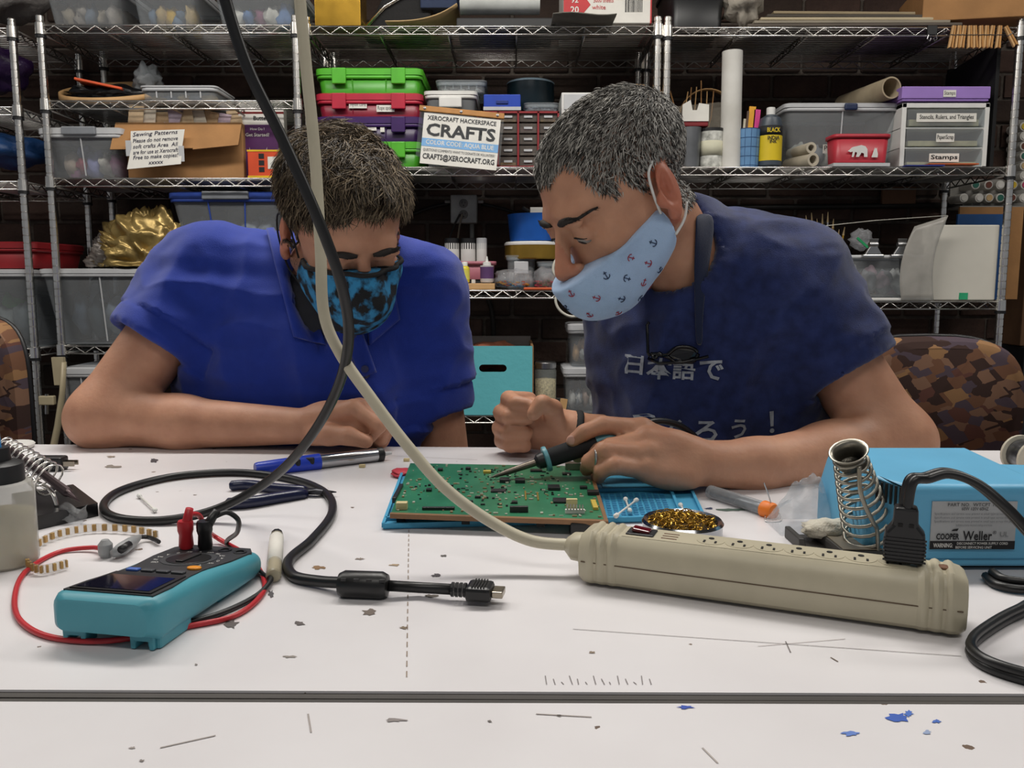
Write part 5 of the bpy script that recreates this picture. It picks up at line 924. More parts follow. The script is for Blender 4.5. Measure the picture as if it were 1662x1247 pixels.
# ------------------------------------------------------------ soldering station
sb = M('station_blue', '#5fa9cf', .42, var=.05); p0 = T(1478, 925); ss = thing('soldering_station', 'light blue soldering station with vents and grey label', 'soldering station', (p0.x, p0.y, TZ), .0)
SWd, SDp, SHt = .185, .135, .073
pf = [(0, .003), (SWd, .003), (SWd, SHt), (0.004, SHt)]
b = MB(); secs = [(0, 0), (.002, .003)]
prof = [(-.004, .0), (-.004, SHt * .93), (.0, SHt), (SDp * .92, SHt + .006), (SDp, SHt * .9), (SDp, 0)]
vs = []; xs_ = [(-.03, .55, .03), (-.022, 1, .03), (-.008, 1, 0), (SWd * .58, 1, 0), (SWd * .66, .8, 0), (SWd, .78, 0)]
for x, hk, yo in xs_:
    for y, z in prof: vs.append((x, y + yo * (1 if y < SDp * .5 else .0), z * hk if z > 0 else 0.004))
n = len(prof); b.add(vs, [(j * n + i, j * n + (i + 1) % n, (j + 1) * n + (i + 1) % n, (j + 1) * n + i) for j in range(len(xs_) - 1) for i in range(n)] + [tuple(range(n))[::-1], tuple(range((len(xs_) - 1) * n, len(xs_) * n))])
b.f = [f[::-1] for f in b.f]; b.build('case', sb, ss, bevel=.004, seg=3, smooth='auto')
MB().bx(-.02, SWd, .006, SDp, 0, .005).build('base_plate', blackp, ss)
for k in range(7):
    x_, y_ = -.0212 + .002 * k, .0235 - .0043 * k; MB().add([(x_ - .0012, y_ - .0008, SHt * .965), (x_ - .0002, y_ - .0022, SHt * .965), (x_ - .0002, y_ - .0022, SHt * .74), (x_ - .0012, y_ - .0008, SHt * .74)], [(0, 1, 2, 3)]).build('vent_slot', M('slot_black'), ss, solid=.0015)
MB().bx(-.008, SWd, -.0046, -.0036, .0105, .0112).build('seam', M('station_dark', '#3a7898', .6), ss)
lb = MB().bx(.012, .082, -.0052, -.0042, .02, .06).build('rating_label', M('label_silver', '#a8aaac', .45, var=.04), ss); MB().bx(.012, .082, -.0056, -.005, .0195, .0265).build('warning_band', ink, lb)
for s, sz, x, z, wd, mt, bo in (('PART NO.  WTCPT 120V', .004, .047, .0575, .045, ink, 0), ('60W 120V 60HZ', .004, .047, .054, .022, ink, 0), ('COOPER', .007, .026, .0305, .019, ink, .03), ('Weller', .011, .0505, .0312, .024, ink, .015), ('®', .004, .0645, .034, None, ink, 0), ('UL', .006, .0725, .0325, None, M('label_grey_print', '#707274', .6), 0), ('WARNING:', .005, .0225, .023, .016, white, .02), ('DISCONNECT POWER SUPPLY CORD', .003, .055, .0246, .042, white, .01), ('BEFORE SERVICING UNIT', .003, .048, .0213, .03, white, .01)):
    lettering(s, sz, lb, (x, -.006, z), mt, width=wd, bold=bo)
MB().prism([(.029, .0352), (.0335, .0352), (.0345, .0372), (.0305, .0365)], .0004, Matrix.Translation((0, -.006, 0))).build('flag_logo', ink, lb)
for k in range(4): lettering('Specifications and service note printed in small type across the plate', .0026, lb, (.047, -.006, .0495 - k * .0032), M('label_grey_print'), width=.066 if k < 3 else .03)
# ------------------------------------------------------------ iron stand with spring, right
wire = M('spring_wire', '#8f8b80', .35, .8, var=.15)
bp = T(1440, 908); st = thing('iron_stand', 'grey coil spring soldering iron stand with sponge tray', 'iron stand', (bp.x, bp.y, TZ))
def W3(px, py, Y): return at(px, py, Y)
c0 = at(1414, 878, bp.y + .014); c1_ = at(1379, 740, bp.y - .022); dax = (c1_ - c0); Rr = align(dax); L0 = dax.length
coil = []; turns = 10
for k in range(turns * 18 + 1):
    u = k / (turns * 18); a = 2 * math.pi * k / 18; r = .0215 * (1 - u) + .0125 * u; coil.append(c0 + Rr @ Vector((r * math.cos(a), r * math.sin(a), L0 * (u ** .8 if u < .8 else .8 ** .8 + (u - .8) * .8))))
MB().tube(coil, .0016, 6).build('coil_spring', wire, st, world=True, smooth=True)
MB().lathe([(.0112, -.014), (.0128, -.003), (.0152, 0), (.016, .001), (.0153, .0017), (.0122, -.001), (.0104, -.014), (.0112, -.014)], c1_ + Rr @ Vector((0, 0, .004)), Rr, 30).build('funnel', wire, st, world=True, smooth=True)
f0 = c1_ + Vector((.003, -.0125, -.006)); MB().tube(spline([f0, at(1397, 800, bp.y - .032), at(1418, 850, bp.y - .022), at(1423, 858, bp.y - .018), at(1425, 898, bp.y - .008)], 6), .0019, 8).build('support_rod', wire, st, world=True, smooth=True)
MB().bx(bp.x - .045, bp.x + .042, bp.y - .012, bp.y + .06, TZ, TZ + .012).build('base', M('grey_base', '#2e2c2a', .5), st, world=True, bevel=.003)
MB().bx(bp.x - .043, bp.x + .04, bp.y - .011, bp.y + .058, TZ + .012, TZ + .0128).build('base_trim', M('tan_trim', '#6a6254', .5), st, world=True)
tr = T(1330, 892); MB().prism([(-.022, 0), (.024, 0), (.024, .011), (.018, .011), (.017, .003), (-.015, .003), (-.017, .011), (-.022, .011)], .04, Matrix.Translation((tr.x + .002, tr.y - .004, TZ))).build('sponge_tray', M('grey_base'), st, world=True, bevel=.001)
MB().blob((tr.x + .014, tr.y + .016, TZ + .014), (.026, .016, .009), 4, .2, 12, 5).build('sponge', M('white_sponge', '#cfc8b8', .95, bump=.6, bscale=90), None, smooth=True, label='crumpled white cleaning sponge in the stand tray', cat='sponge')
m = MB(); cb_ = T(1322, 868)
def bagf(u, v):
    q = Vector((u * 3.2, v * 2.6, .7)); n1 = noise.noise(q); n2 = noise.noise(q * 2.3 + Vector((5, 0, 0))); e = math.sin(math.pi * u) ** .6 * math.sin(math.pi * v) ** .6
    return Vector((cb_.x - .034 + .068 * u, cb_.y - .004 + .05 * v, TZ + .0015 + e * (.036 + .02 * n1 + .016 * n2)))
m.grid(bagf, 30, 24); m.build('plastic_bag', M('crinkle_film', '#d8dadc', .08, clear=.72, bump=.9, bscale=70), None, smooth=False, label='crinkled clear plastic bag beside the coil stand', cat='bag')
# solder tube with orange cap
st0, st1 = T(1152, 798, TZ + .007), T(1240, 826, TZ + .007); sd = (st1 - st0).normalized(); Rr = align(sd); Lt = (st1 - st0).length
so = thing('solder_tube', 'clear solder tube with orange cap and loose wire end', 'solder tube', st0.lerp(st1, .5) - Vector((0, 0, .007)))
MB().lathe([(.0065, 0), (.0075, .001), (.0075, Lt)], st0, Rr, 18).build('clear_tube', M('tube_clear', '#b8bcc0', .08, clear=.6), so, world=True, smooth='auto'); MB().lathe([(.0045, .004), (.0052, .006), (.0052, Lt - .004), (.0045, Lt - .002)], st0, Rr, 14).build('solder_coil', M('solder', '#6d6f72', .3, .9, var=.4, scale=120), so, world=True, smooth='auto')
MB().lathe([(.0078, -.001), (.0088, 0), (.0088, .011), (.0075, .0135), (0, .0135)], st1 + Vector((0, 0, .0)), Rr, 18).build('orange_cap', M('orange_cap', '#e87a20', .45), so, world=True, smooth='auto')
e1 = st1 + sd * .01; MB().tube(spline([e1 + Vector((0, 0, .006)), at(1246, 800, e1.y), at(1240, 784, e1.y)], 5), .0007, 5).tube(spline([e1 + Vector((.006, -.004, .0)), e1 + Vector((.006, -.014, -.006)), e1 + Vector((-.01, -.016, -.0065)), e1 + Vector((-.008, -.006, -.003))], 5), .0006, 5).build('solder_wire', silver, so, world=True, smooth=True)
# brass wool tin
bc_ = T(1107, 872); bw = thing('brass_wool_tin', 'round chrome tin of brass wool behind the power strip', 'tin', (bc_.x, bc_.y, TZ)); r = .037
MB().lathe([(r * .9, 0), (r, .004), (r, .012), (r * 1.03, .015), (r * .98, .0175), (r * .88, .016), (r * .84, .011), (0, .011)], n=36).build('tin', M('tin_chrome', '#9a9ca0', .18, 1), bw, smooth='auto')
cu_ = MB(); r9 = random.Random(2)
for k in range(260):
    a = r9.uniform(0, 6.28); q = math.sqrt(r9.random()) * r * .8; c = Vector((q * math.cos(a), q * math.sin(a), .012 + .006 * (1 - (q / r) ** 2) + r9.uniform(-.002, .003))); a2 = r9.uniform(0, 6.28); rr = r9.uniform(.002, .004); ti = Rx(r9.uniform(-1, 1)) @ Ry(r9.uniform(-1, 1))
    cu_.tube([c + ti @ Vector((rr * math.cos(a2 + t_), rr * math.sin(a2 + t_), t_ * .0004)) for t_ in (0, .9, 1.8, 2.7, 3.6)], .0005, 4)
cu_.build('brass_wool', M('brass_wool', '#b08a38', .3, .9, var=.4, scale=200), bw, kind='stuff'); MB().lathe([(r * .82, .0112), (r * .6, .014), (0, .0155)], n=24).build('wool_core', M('brass_dark', '#4a3614', .6, .5, var=.5, scale=300, bump=.6, bscale=300), bw)
# ------------------------------------------------------------ silicone mat, circuit board, swabs
mat_b = M('mat_blue', '#3f9ac2', .55, var=.05); q = [T(622, 860), T(1142, 846), T(1105, 766), T(655, 768)]
mo = thing('silicone_mat', 'blue silicone repair mat under the circuit board', 'mat', (T(880, 820).x, T(880, 820).y, TZ))
slab('mat_sheet', q, TZ + .0005, TZ + .003, mat_b, mo)
def mq(u, v): return q[0].lerp(q[1], u).lerp(q[3].lerp(q[2], u), v)
def mbar(u0, v0, u1, v1, wd=.003, h=.0065, nm='mat_rim'): a, b = mq(u0, v0), mq(u1, v1); d = (b - a); n = Vector((-d.y, d.x, 0)).normalized() * wd / 2; slab(nm, [a - n, b - n, b + n, a + n], TZ + .002, TZ + h, mat_b, mo)
for a in ((0, 0, 1, 0), (1, 0, 1, 1), (1, 1, 0, 1), (0, 1, 0, 0), (0, .09, .62, .09), (.66, 0, .66, 1), (.66, .52, 1, .52), (.93, .05, .93, .5)): mbar(*a)
for u in (.3, .52, .16): mbar(u, 0, u, .09)
for k in range(11):
    for j in range(10): 
        a = mq(.685 + .021 * k, .09 + .04 * j)
        if (k, j) == (0, 0): cell = MB().bx(-.0022, .0022, -.003, .003, 0, .0006).build('mat_cell', M('mat_blue_dark', '#2a7aa6', .6), mo); ce = cell
        else: ce = cell.copy(); COL.objects.link(ce)
        ce.location = a - mo.location + Vector((0, 0, .0029))
slab('mat_raised_pad', [mq(.7, .56), mq(.99, .56), mq(.99, .97), mq(.7, .97)], TZ + .002, TZ + .005, M('mat_blue_light', '#55aed2', .5), mo)
z1 = TZ + .016; c = [T(634, 834, z1), T(986, 846, z1), T(958, 757, z1), T(666, 752, z1)]
pc = thing('circuit_board', 'large green circuit board with scattered chips being soldered', 'circuit board', (c[0].lerp(c[2], .5).x, c[0].lerp(c[2], .5).y, TZ + .003))
def pq(u, v): return c[0].lerp(c[1], u).lerp(c[3].lerp(c[2], u), v)
def pcb_mat():
    m = M('pcb_green', '#276b4a', .32, var=.18, scale=22, col2='#337a58'); N = m.node_tree.nodes; L = m.node_tree.links; b = N['Principled BSDF']; tc = N['Texture Coordinate']
    w = N.new('ShaderNodeTexVoronoi'); w.distance = 'MANHATTAN'; w.inputs['Scale'].default_value = 160; L.new(tc.outputs['Object'], w.inputs['Vector']); cr = N.new('ShaderNodeValToRGB'); cr.color_ramp.elements[0].position = .05; cr.color_ramp.elements[1].position = .16; cr.color_ramp.elements[0].color = (.32, .42, .3, 1); cr.color_ramp.elements[1].color = (1, 1, 1, 1)
    src = b.inputs['Base Color'].links[0].from_socket; sc = N.new('ShaderNodeSeparateColor'); L.new(w.outputs['Color'], sc.inputs[0]); gt = N.new('ShaderNodeMath'); gt.operation = 'GREATER_THAN'; gt.inputs[1].default_value = .55; L.new(sc.outputs[0], gt.inputs[0]); lt = N.new('ShaderNodeMath'); lt.operation = 'LESS_THAN'; lt.inputs[1].default_value = .16; L.new(w.outputs['Distance'], lt.inputs[0]); mu = N.new('ShaderNodeMath'); mu.operation = 'MULTIPLY'; L.new(gt.outputs[0], mu.inputs[0]); L.new(lt.outputs[0], mu.inputs[1]); m2 = N.new('ShaderNodeMath'); m2.operation = 'MULTIPLY'; m2.inputs[1].default_value = .65; L.new(mu.outputs[0], m2.inputs[0]); mx = N.new('ShaderNodeMixRGB'); mx.inputs[2].default_value = (*lin('#a8c0a0'), 1); L.new(m2.outputs[0], mx.inputs[0]); L.new(src, mx.inputs[1]); L.new(mx.outputs[0], b.inputs['Base Color']); return m
slab('board', [pq(0, 0), pq(1, 0), pq(1, 1), pq(0, 1)], z1 - .0022, z1, pcb_mat(), pc)
slab('copper_rail', [pq(-.003, -.012), pq(1.003, -.012), pq(1.003, .012), pq(-.003, .012)], z1 - .004, z1 + .0006, M('board_edge', '#7c5a3a', .5, var=.25), pc); slab('copper_rail', [pq(.985, 0), pq(1.003, 0), pq(1.003, 1), pq(.985, 1)], z1 - .004, z1 + .0004, M('board_edge'), pc)
for u in (.04, .35, .7, .96): 
    for v in (.08, .9): p = pq(u, v); MB().lathe([(.004, 0), (.004, 1)], n=8).build('standoff', blackp, pc) if 0 else MB().bx(p.x - .004, p.x + .004, p.y - .004, p.y + .004, TZ + .0035, z1 - .0022).build('standoff', blackp, pc, world=True)
chipm = M('chip_black', '#1b1c1e', .4); cream = M('cream_connector', '#cbb98a', .5); goldp = M('gold_pad', '#b8964a', .35, .7)
def chip(u, v, w, d, h, mt, nm, z=0): p = pq(u, v); return MB().bx(p.x - w / 2, p.x + w / 2, p.y - d / 2, p.y + d / 2, z1 + z, z1 + z + h).build(nm, mt, pc, world=True, bevel=.0004 if h > .002 else 0)
for u, v, w, d, h in ((.53, .62, .011, .012, .004), (.61, .62, .011, .012, .004), (.78, .5, .013, .015, .0035), (.8, .28, .014, .016, .002), (.5, .43, .016, .012, .0015), (.6, .09, .018, .004, .006), (.29, .36, .007, .006, .003), (.15, .4, .006, .006, .003), (.18, .83, .006, .006, .003), (.33, .87, .006, .006, .003), (.7, .86, .014, .009, .002), (.86, .8, .01, .008, .002), (.58, .23, .006, .006, .002), (.97, .42, .012, .01, .004), (.93, .52, .008, .006, .003), (.4, .3, .006, .004, .002), (.37, .22, .004, .004, .002), (.25, .42, .01, .006, .002)): chip(u, v, w, d, h, chipm, 'chip')
chip(.045, .08, .011, .008, .007, cream, 'cream_socket'); chip(.85, .17, .011, .004, .010, cream, 'cream_plug'); chip(.86, .1, .019, .004, .004, white, 'white_header'); chip(.96, .22, .005, .03, .003, M('yellow_connector', '#b8a040', .5), 'yellow_connector'); chip(.22, .085, .032, .004, .003, chipm, 'long_slot'); chip(.435, .8, .009, .006, .003, M('yellow_connector'), 'yellow_inductor')
for k in range(6): p = pq(.825 + .014 * k, .095); MB().bx(p.x - .0006, p.x + .0006, p.y - .003, p.y + .001, z1 + .004, z1 + .009).build('header_pin', silver, pc, world=True)
chip(.635, .36, .0016, .035, .0012, goldp, 'gold_bar'); chip(.695, .35, .0016, .03, .0012, goldp, 'gold_bar')
chip(-.004, .35, .004, .06, .006, chipm, 'edge_connector', -.003); chip(.9, .93, .018, .012, .008, M('nickel'), 'shield_can')
r9 = random.Random(12); pm = [MB().bx(-.0012, .0012, -.0008, .0008, 0, .0011).build('component', m, pc) for m in (chipm, M('tan_smd', '#8a7a5c', .5), M('pale_smd', '#b8b8a8', .4, .3))]
for k in range(280):
    o = pm[k % 3] if k < 3 else pm[k % 3].copy()
    if k >= 3: COL.objects.link(o)
    gx, gy = (r9.gauss(.5, .3), r9.gauss(.45, .28)) if k % 3 else (r9.choice((.12, .3, .45, .55, .75)) + r9.gauss(0, .03), r9.choice((.25, .45, .7, .85)) + r9.gauss(0, .04))
    o.location = pq(min(.97, max(.03, gx)), min(.96, max(.05, gy))) - pc.location; o.location.z = z1 - pc.location.z; o.rotation_euler.z = r9.choice((0, 1.571)); o.scale = (r9.uniform(.6, 2.0), r9.uniform(.6, 1.8), r9.uniform(.6, 1.4))
r9 = random.Random(5); cl = [T(1015, 848), T(1128, 838)]
def swab(label, a, b, z, one=False):
    a = Vector((a.x, a.y, TZ + z[0])); b = Vector((b.x, b.y, TZ + z[1])); t = thing('cotton_swab', label, 'cotton swab', a.lerp(b, .5), 0, 'cotton swabs'); d = (b - a).normalized(); cot = M('cotton', '#d8d8d4', .95, bump=.3, bscale=200)
    MB().tube([a, b], .0011, 8).build('stick', M('swab_stick', '#d4d2cc', .5), t, world=True)
    for p, s in ((a, -1), (b, 1)): MB().tube([p - d * s * .007, p - d * s * .004, p, p + d * s * .0025], [.0012, .0024, .0026, .0012], 10).build('cotton_tip', cot, t, world=True, smooth=True)
swab('cotton swab crossing under another on the blue mat', T(1015, 822), T(1022, 842), (.008, .008)); swab('cotton swab lying on top of the crossed pair', T(999, 853), T(1033, 829), (.0095, .0115)); swab('single cotton swab at the right side of the blue mat', T(1104, 831), T(1114, 848), (.0075, .0075))
swab('bent cotton swab inside the black cable loop', T(226, 809), T(252, 833), (.003, .003))
MB().bx(*(lambda p: (p.x - .018, p.x + .018, p.y - .01, p.y + .01))(T(955, 868)), TZ, TZ + .014).build('black_block', blackp, None, bevel=.002, label='small black block between mat and power strip', cat='block')
MB().blob((0, 0, 0), (.014, .02, .003), 3, .3, 10).build('red_scrap', M('red_scrap', '#c83a4a', .6), None, smooth=True, label='red scrap beside the circuit board corner', cat='scrap').location = T(655, 772) + Vector((0, 0, .001))
for i, (x, y) in enumerate(((660, 749), (588, 759))): MB().bx(-.004, .004, -.003, .003, 0, .004).build('loose_component', cream, None, bevel=.0008, label=('tiny tan component nearest the circuit board', 'tiny tan component beside the solder sucker')[i], cat='component').location = T(x, y)
# ------------------------------------------------------------ solder sucker, pliers, vial
a, b = T(414, 762, TZ + .009), T(615, 738, TZ + .009); d = b - a; R = align(d); L_ = d.length; sk = thing('solder_sucker', 'blue and silver solder sucker lying near the fist', 'solder sucker', a.lerp(b, .5) - Vector((0, 0, .009)))
MB().lathe([(.0075, 0), (.0085, .003), (.0095, .03), (.0105, .075), (.0105, L_ * .5)], a, R, 18).build('blue_grip', M('sucker_blue', '#1c3fc0', .35), sk, world=True, smooth='auto')
MB().lathe([(.0088, L_ * .5), (.009, L_ * .52), (.009, L_ * .985), (.008, L_)], a, R, 24).build('metal_barrel', M('alu', '#b9b9bc', .22, 1), sk, world=True, smooth='auto'); MB().lathe([(.0092, L_ * .98), (.0096, L_ * .99), (.0096, L_ + .005), (.004, L_ + .008)], a, R, 18).build('end_collar', blackp, sk, world=True, smooth='auto'); MB().lathe([(.0035, L_ + .006), (.0022, L_ + .018), (.0, L_ + .018)], a, R, 12).build('nozzle', milky, sk, world=True, smooth='auto')
for k in (.32, .43): MB().box(a + d * k + Vector((0, -.0075, .004)), (.013, .006, .009)).build('release_button', blackp, sk, world=True, bevel=.002)
pz = thing('pliers', 'navy handled flush cutters inside the black cable loop', 'pliers', T(455, 800)); nv = M('navy_grip', '#161c3c', .3)
MB().tube(spline([tz(372, 789, .006), tz(400, 787, .0065), tz(450, 793, .006), tz(498, 797, .005)], 5), [.003] + [.0058] * 14 + [.004], 10).build('handle', nv, pz, world=True, smooth=True); MB().tube(spline([tz(365, 818, .006), tz(400, 816, .0065), tz(445, 809, .006), tz(498, 801, .005)], 5), [.003] + [.0062] * 14 + [.004], 10).build('handle', nv, pz, world=True, smooth=True)
MB().tube([tz(490, 798, .005), tz(515, 798, .006), tz(546, 799, .005)], [.006, .0065, .001], 8, flat=.6).build('jaws', M('dark_steel', '#3a3a3e', .35, .8), pz, world=True, smooth=True)
a, b = T(444, 935, TZ + .006), T(449, 872, TZ + .006); d = b - a; R = align(d); L_ = d.length; vi = thing('flux_vial', 'small clear vial with printed label and black cap', 'vial', a.lerp(b, .5) - Vector((0, 0, .006)))
MB().lathe([(.005, 0), (.0062, .001), (.0062, L_)], a, R, 18).build('tube', M('vial_clear', '#c8c2ae', .15, clear=.5), vi, world=True, smooth='auto'); MB().lathe([(.005, .001), (.0055, .002), (.0055, L_ * .28), (0, L_ * .28)], a, R, 14).build('flux', M('flux', '#b09a68', .4), vi, world=True, smooth='auto'); MB().lathe([(.0064, L_ * .3), (.0064, L_ * .96)], a, R, 18).build('label_band', paper, vi, world=True, smooth=True); MB().lathe([(.0045, L_), (.0045, L_ + .004), (.0055, L_ + .004), (.0055, L_ + .009), (0, L_ + .009)], a, R, 10).build('cap', blackp, vi, world=True)
for k in range(6): MB().box(a + d * (.38 + .09 * k) + Vector((.001, -.003, .0055)), (.005, .001, .0004)).build('print_line', ink, vi, world=True)
# ------------------------------------------------------------ left edge: bottle, stand, plug, component tape
fb = T(8, 915); bo = thing('flux_bottle', 'clear flux bottle with black cap and needle at left edge', 'bottle', (fb.x, fb.y, TZ)); r = .0265; hB = .073
MB().lathe([(r * .9, 0), (r, .003), (r, hB - .008), (r * .92, hB - .002), (r * .6, hB)], n=32).build('body', M('bottle_clear', '#ccc9c0', .18, clear=.5), bo, smooth='auto'); MB().lathe([(r * .93, .002), (r * .95, .004), (r * .95, hB * .62), (0, hB * .62)], n=28).build('liquid', M('pale_flux', '#b9ac7e', .2, clear=.35, tint='#e8dca8'), bo, smooth='auto')
MB().lathe([(r * .75, hB - .001), (r * .75, hB + .014), (r * .6, hB + .016), (r * .4, hB + .017), (r * .38, hB + .028), (0, hB + .028)], n=24).build('cap', blackp, bo, smooth='auto'); MB().lathe([(.0042, hB + .027), (.0038, hB + .036), (.003, hB + .04)], n=14).build('needle_hub', M('hub_blue', '#2a86c8', .4), bo, smooth='auto'); MB().lathe([(.0038, hB + .034), (.0034, hB + .068), (.002, hB + .07), (0, hB + .07)], n=12).build('needle_sleeve', M('sleeve_clear', '#d0d2d4', .2, clear=.45), bo, smooth='auto')
sb_ = T(100, 850); ls = thing('iron_stand', 'black base wire coil stand holding a soldering iron at left', 'iron stand', (sb_.x, sb_.y, TZ))
qs = [T(40, 866), T(160, 838), T(120, 806), T(20, 822)]; slab('base', qs, TZ, TZ + .014, M('gloss_black', '#121214', .25), ls)
s0, s1 = at(6, 722, T(60, 830).y), at(86, 782, T(100, 838).y - .01); d = s1 - s0; R = align(d); L_ = d.length; co = []
for k in range(10 * 14): u = k / (10 * 14); a = 2 * math.pi * k / 14; r = .009 + .008 * u; co.append(s0 + R @ Vector((r * math.cos(a), r * math.sin(a), L_ * u)))
MB().tube(co, .0011, 6).build('coil_spring', chrome, ls, world=True, smooth=True); MB().tube(spline([s0, at(50, 775, s0.y), at(85, 800, s1.y), T(92, 822, TZ + .014)], 6), .0022, 8).build('support_rod', chrome, ls, world=True, smooth=True)
ir = thing('soldering_iron', 'soldering iron with steel tip resting in the left coil stand', 'soldering iron', s1); e = s1 + d.normalized() * .022
MB().tube([s0, s1, e], [.004, .0045, .005], 10).build('barrel', M('burnt_steel', '#54484a', .35, .8), ir, world=True, smooth='auto'); MB().tube([e, e + d.normalized() * .004, e + d.normalized() * .018], [.005, .0028, .0006], 10).build('tip', M('burnt_steel'), ir, world=True, smooth=True)
p = T(88, 752, TZ + .009); bg = thing('black_plug', 'black two prong plug lying behind the left coil stand', 'plug', p - Vector((0, 0, .009))); 
MB().bx(-.02, .014, -.01, .01, 0, .018).build('plug_body', blackp, bg, bevel=.003); MB().tube([(-.018, 0, .009), (-.05, .01, .006), (-.1, .03, .005)], .005, 8).build('cord', cab, bg, smooth=True)
for s in (-1, 1): MB().bx(.014, .028, s * .005 - .001, s * .005 + .001, .006, .012).build('prong', M('nickel'), bg)
sp_ = T(22, 728); MB().lathe([(.012, 0), (.026, .001), (.028, .006), (.026, .008), (0, .008)], n=24).build('round_cover', white, None, smooth='auto', label='round white lid behind the flux bottle', cat='lid').location = sp_
# tape of components curled on the table
tp_ = thing('component_tape', 'curled clear tape of tan components by the multimeter', 'component tape', T(130, 900)); ctr = [tz(258, 878, 0), tz(215, 868, 0), tz(150, 866, 0), tz(95, 876, 0), tz(55, 898, 0), tz(46, 925, 0), tz(70, 935, 0), tz(110, 925, 0)]
pth = spline(ctr, 8); m = MB(); m.grid(lambda u, v: pth[min(len(pth) - 1, int(round(u * (len(pth) - 1))))] + Vector((0, 0, .001 + .0085 * v)), len(pth), 2); m.build('tape', M('tape_clear', '#d0c8b8', .2, clear=.55), tp_, world=True, smooth=True)
for k in range(1, len(pth) - 1, 2):
    a, b = pth[k], pth[k + 1]; d = (b - a); n_ = Vector((-d.y, d.x, 0)).normalized() * .0014; u = a.lerp(b, .2); v = a.lerp(b, .95); MB().add([u - n_ + Vector((0, 0, .0025)), v - n_ + Vector((0, 0, .0025)), v - n_ + Vector((0, 0, .0085)), u - n_ + Vector((0, 0, .0085)), u + n_ + Vector((0, 0, .0025)), v + n_ + Vector((0, 0, .0025)), v + n_ + Vector((0, 0, .0085)), u + n_ + Vector((0, 0, .0085))], [(0, 1, 2, 3), (7, 6, 5, 4), (0, 4, 5, 1), (3, 2, 6, 7), (1, 5, 6, 2), (0, 3, 7, 4)]).build('component', M('tan_component', '#a8854c', .5, var=.2), tp_, world=True)
m = MB(); cc_ = T(115, 852); m.grid(lambda u, v: cc_ + Vector((-.014 + .028 * u, .004 * math.sin(6 * v) + .01 * v, .001 + .016 * v + .004 * math.sin(u * 7))), 8, 6); m.build('film_scrap', M('crinkle_film'), None, label='small crinkled clear film scrap beside the black base', cat='scrap')
p = T(1650, 772); sl = thing('wire_spool', 'white rimmed spool of wire at the right table edge', 'spool', p); 
for y in (-.02, .014): MB().lathe([(.0, 0), (.024, 0), (.024, .004), (0, .004)], (.012, y, .024), Rx(-math.pi / 2), 28).build('flange', M('ivory_plastic', '#c9c2b0', .5), sl, smooth='auto')
MB().lathe([(.019, 0), (.019, .03)], (.012, -.016, .024), Rx(-math.pi / 2), 24).build('wound_wire', M('solder'), sl, smooth='auto')
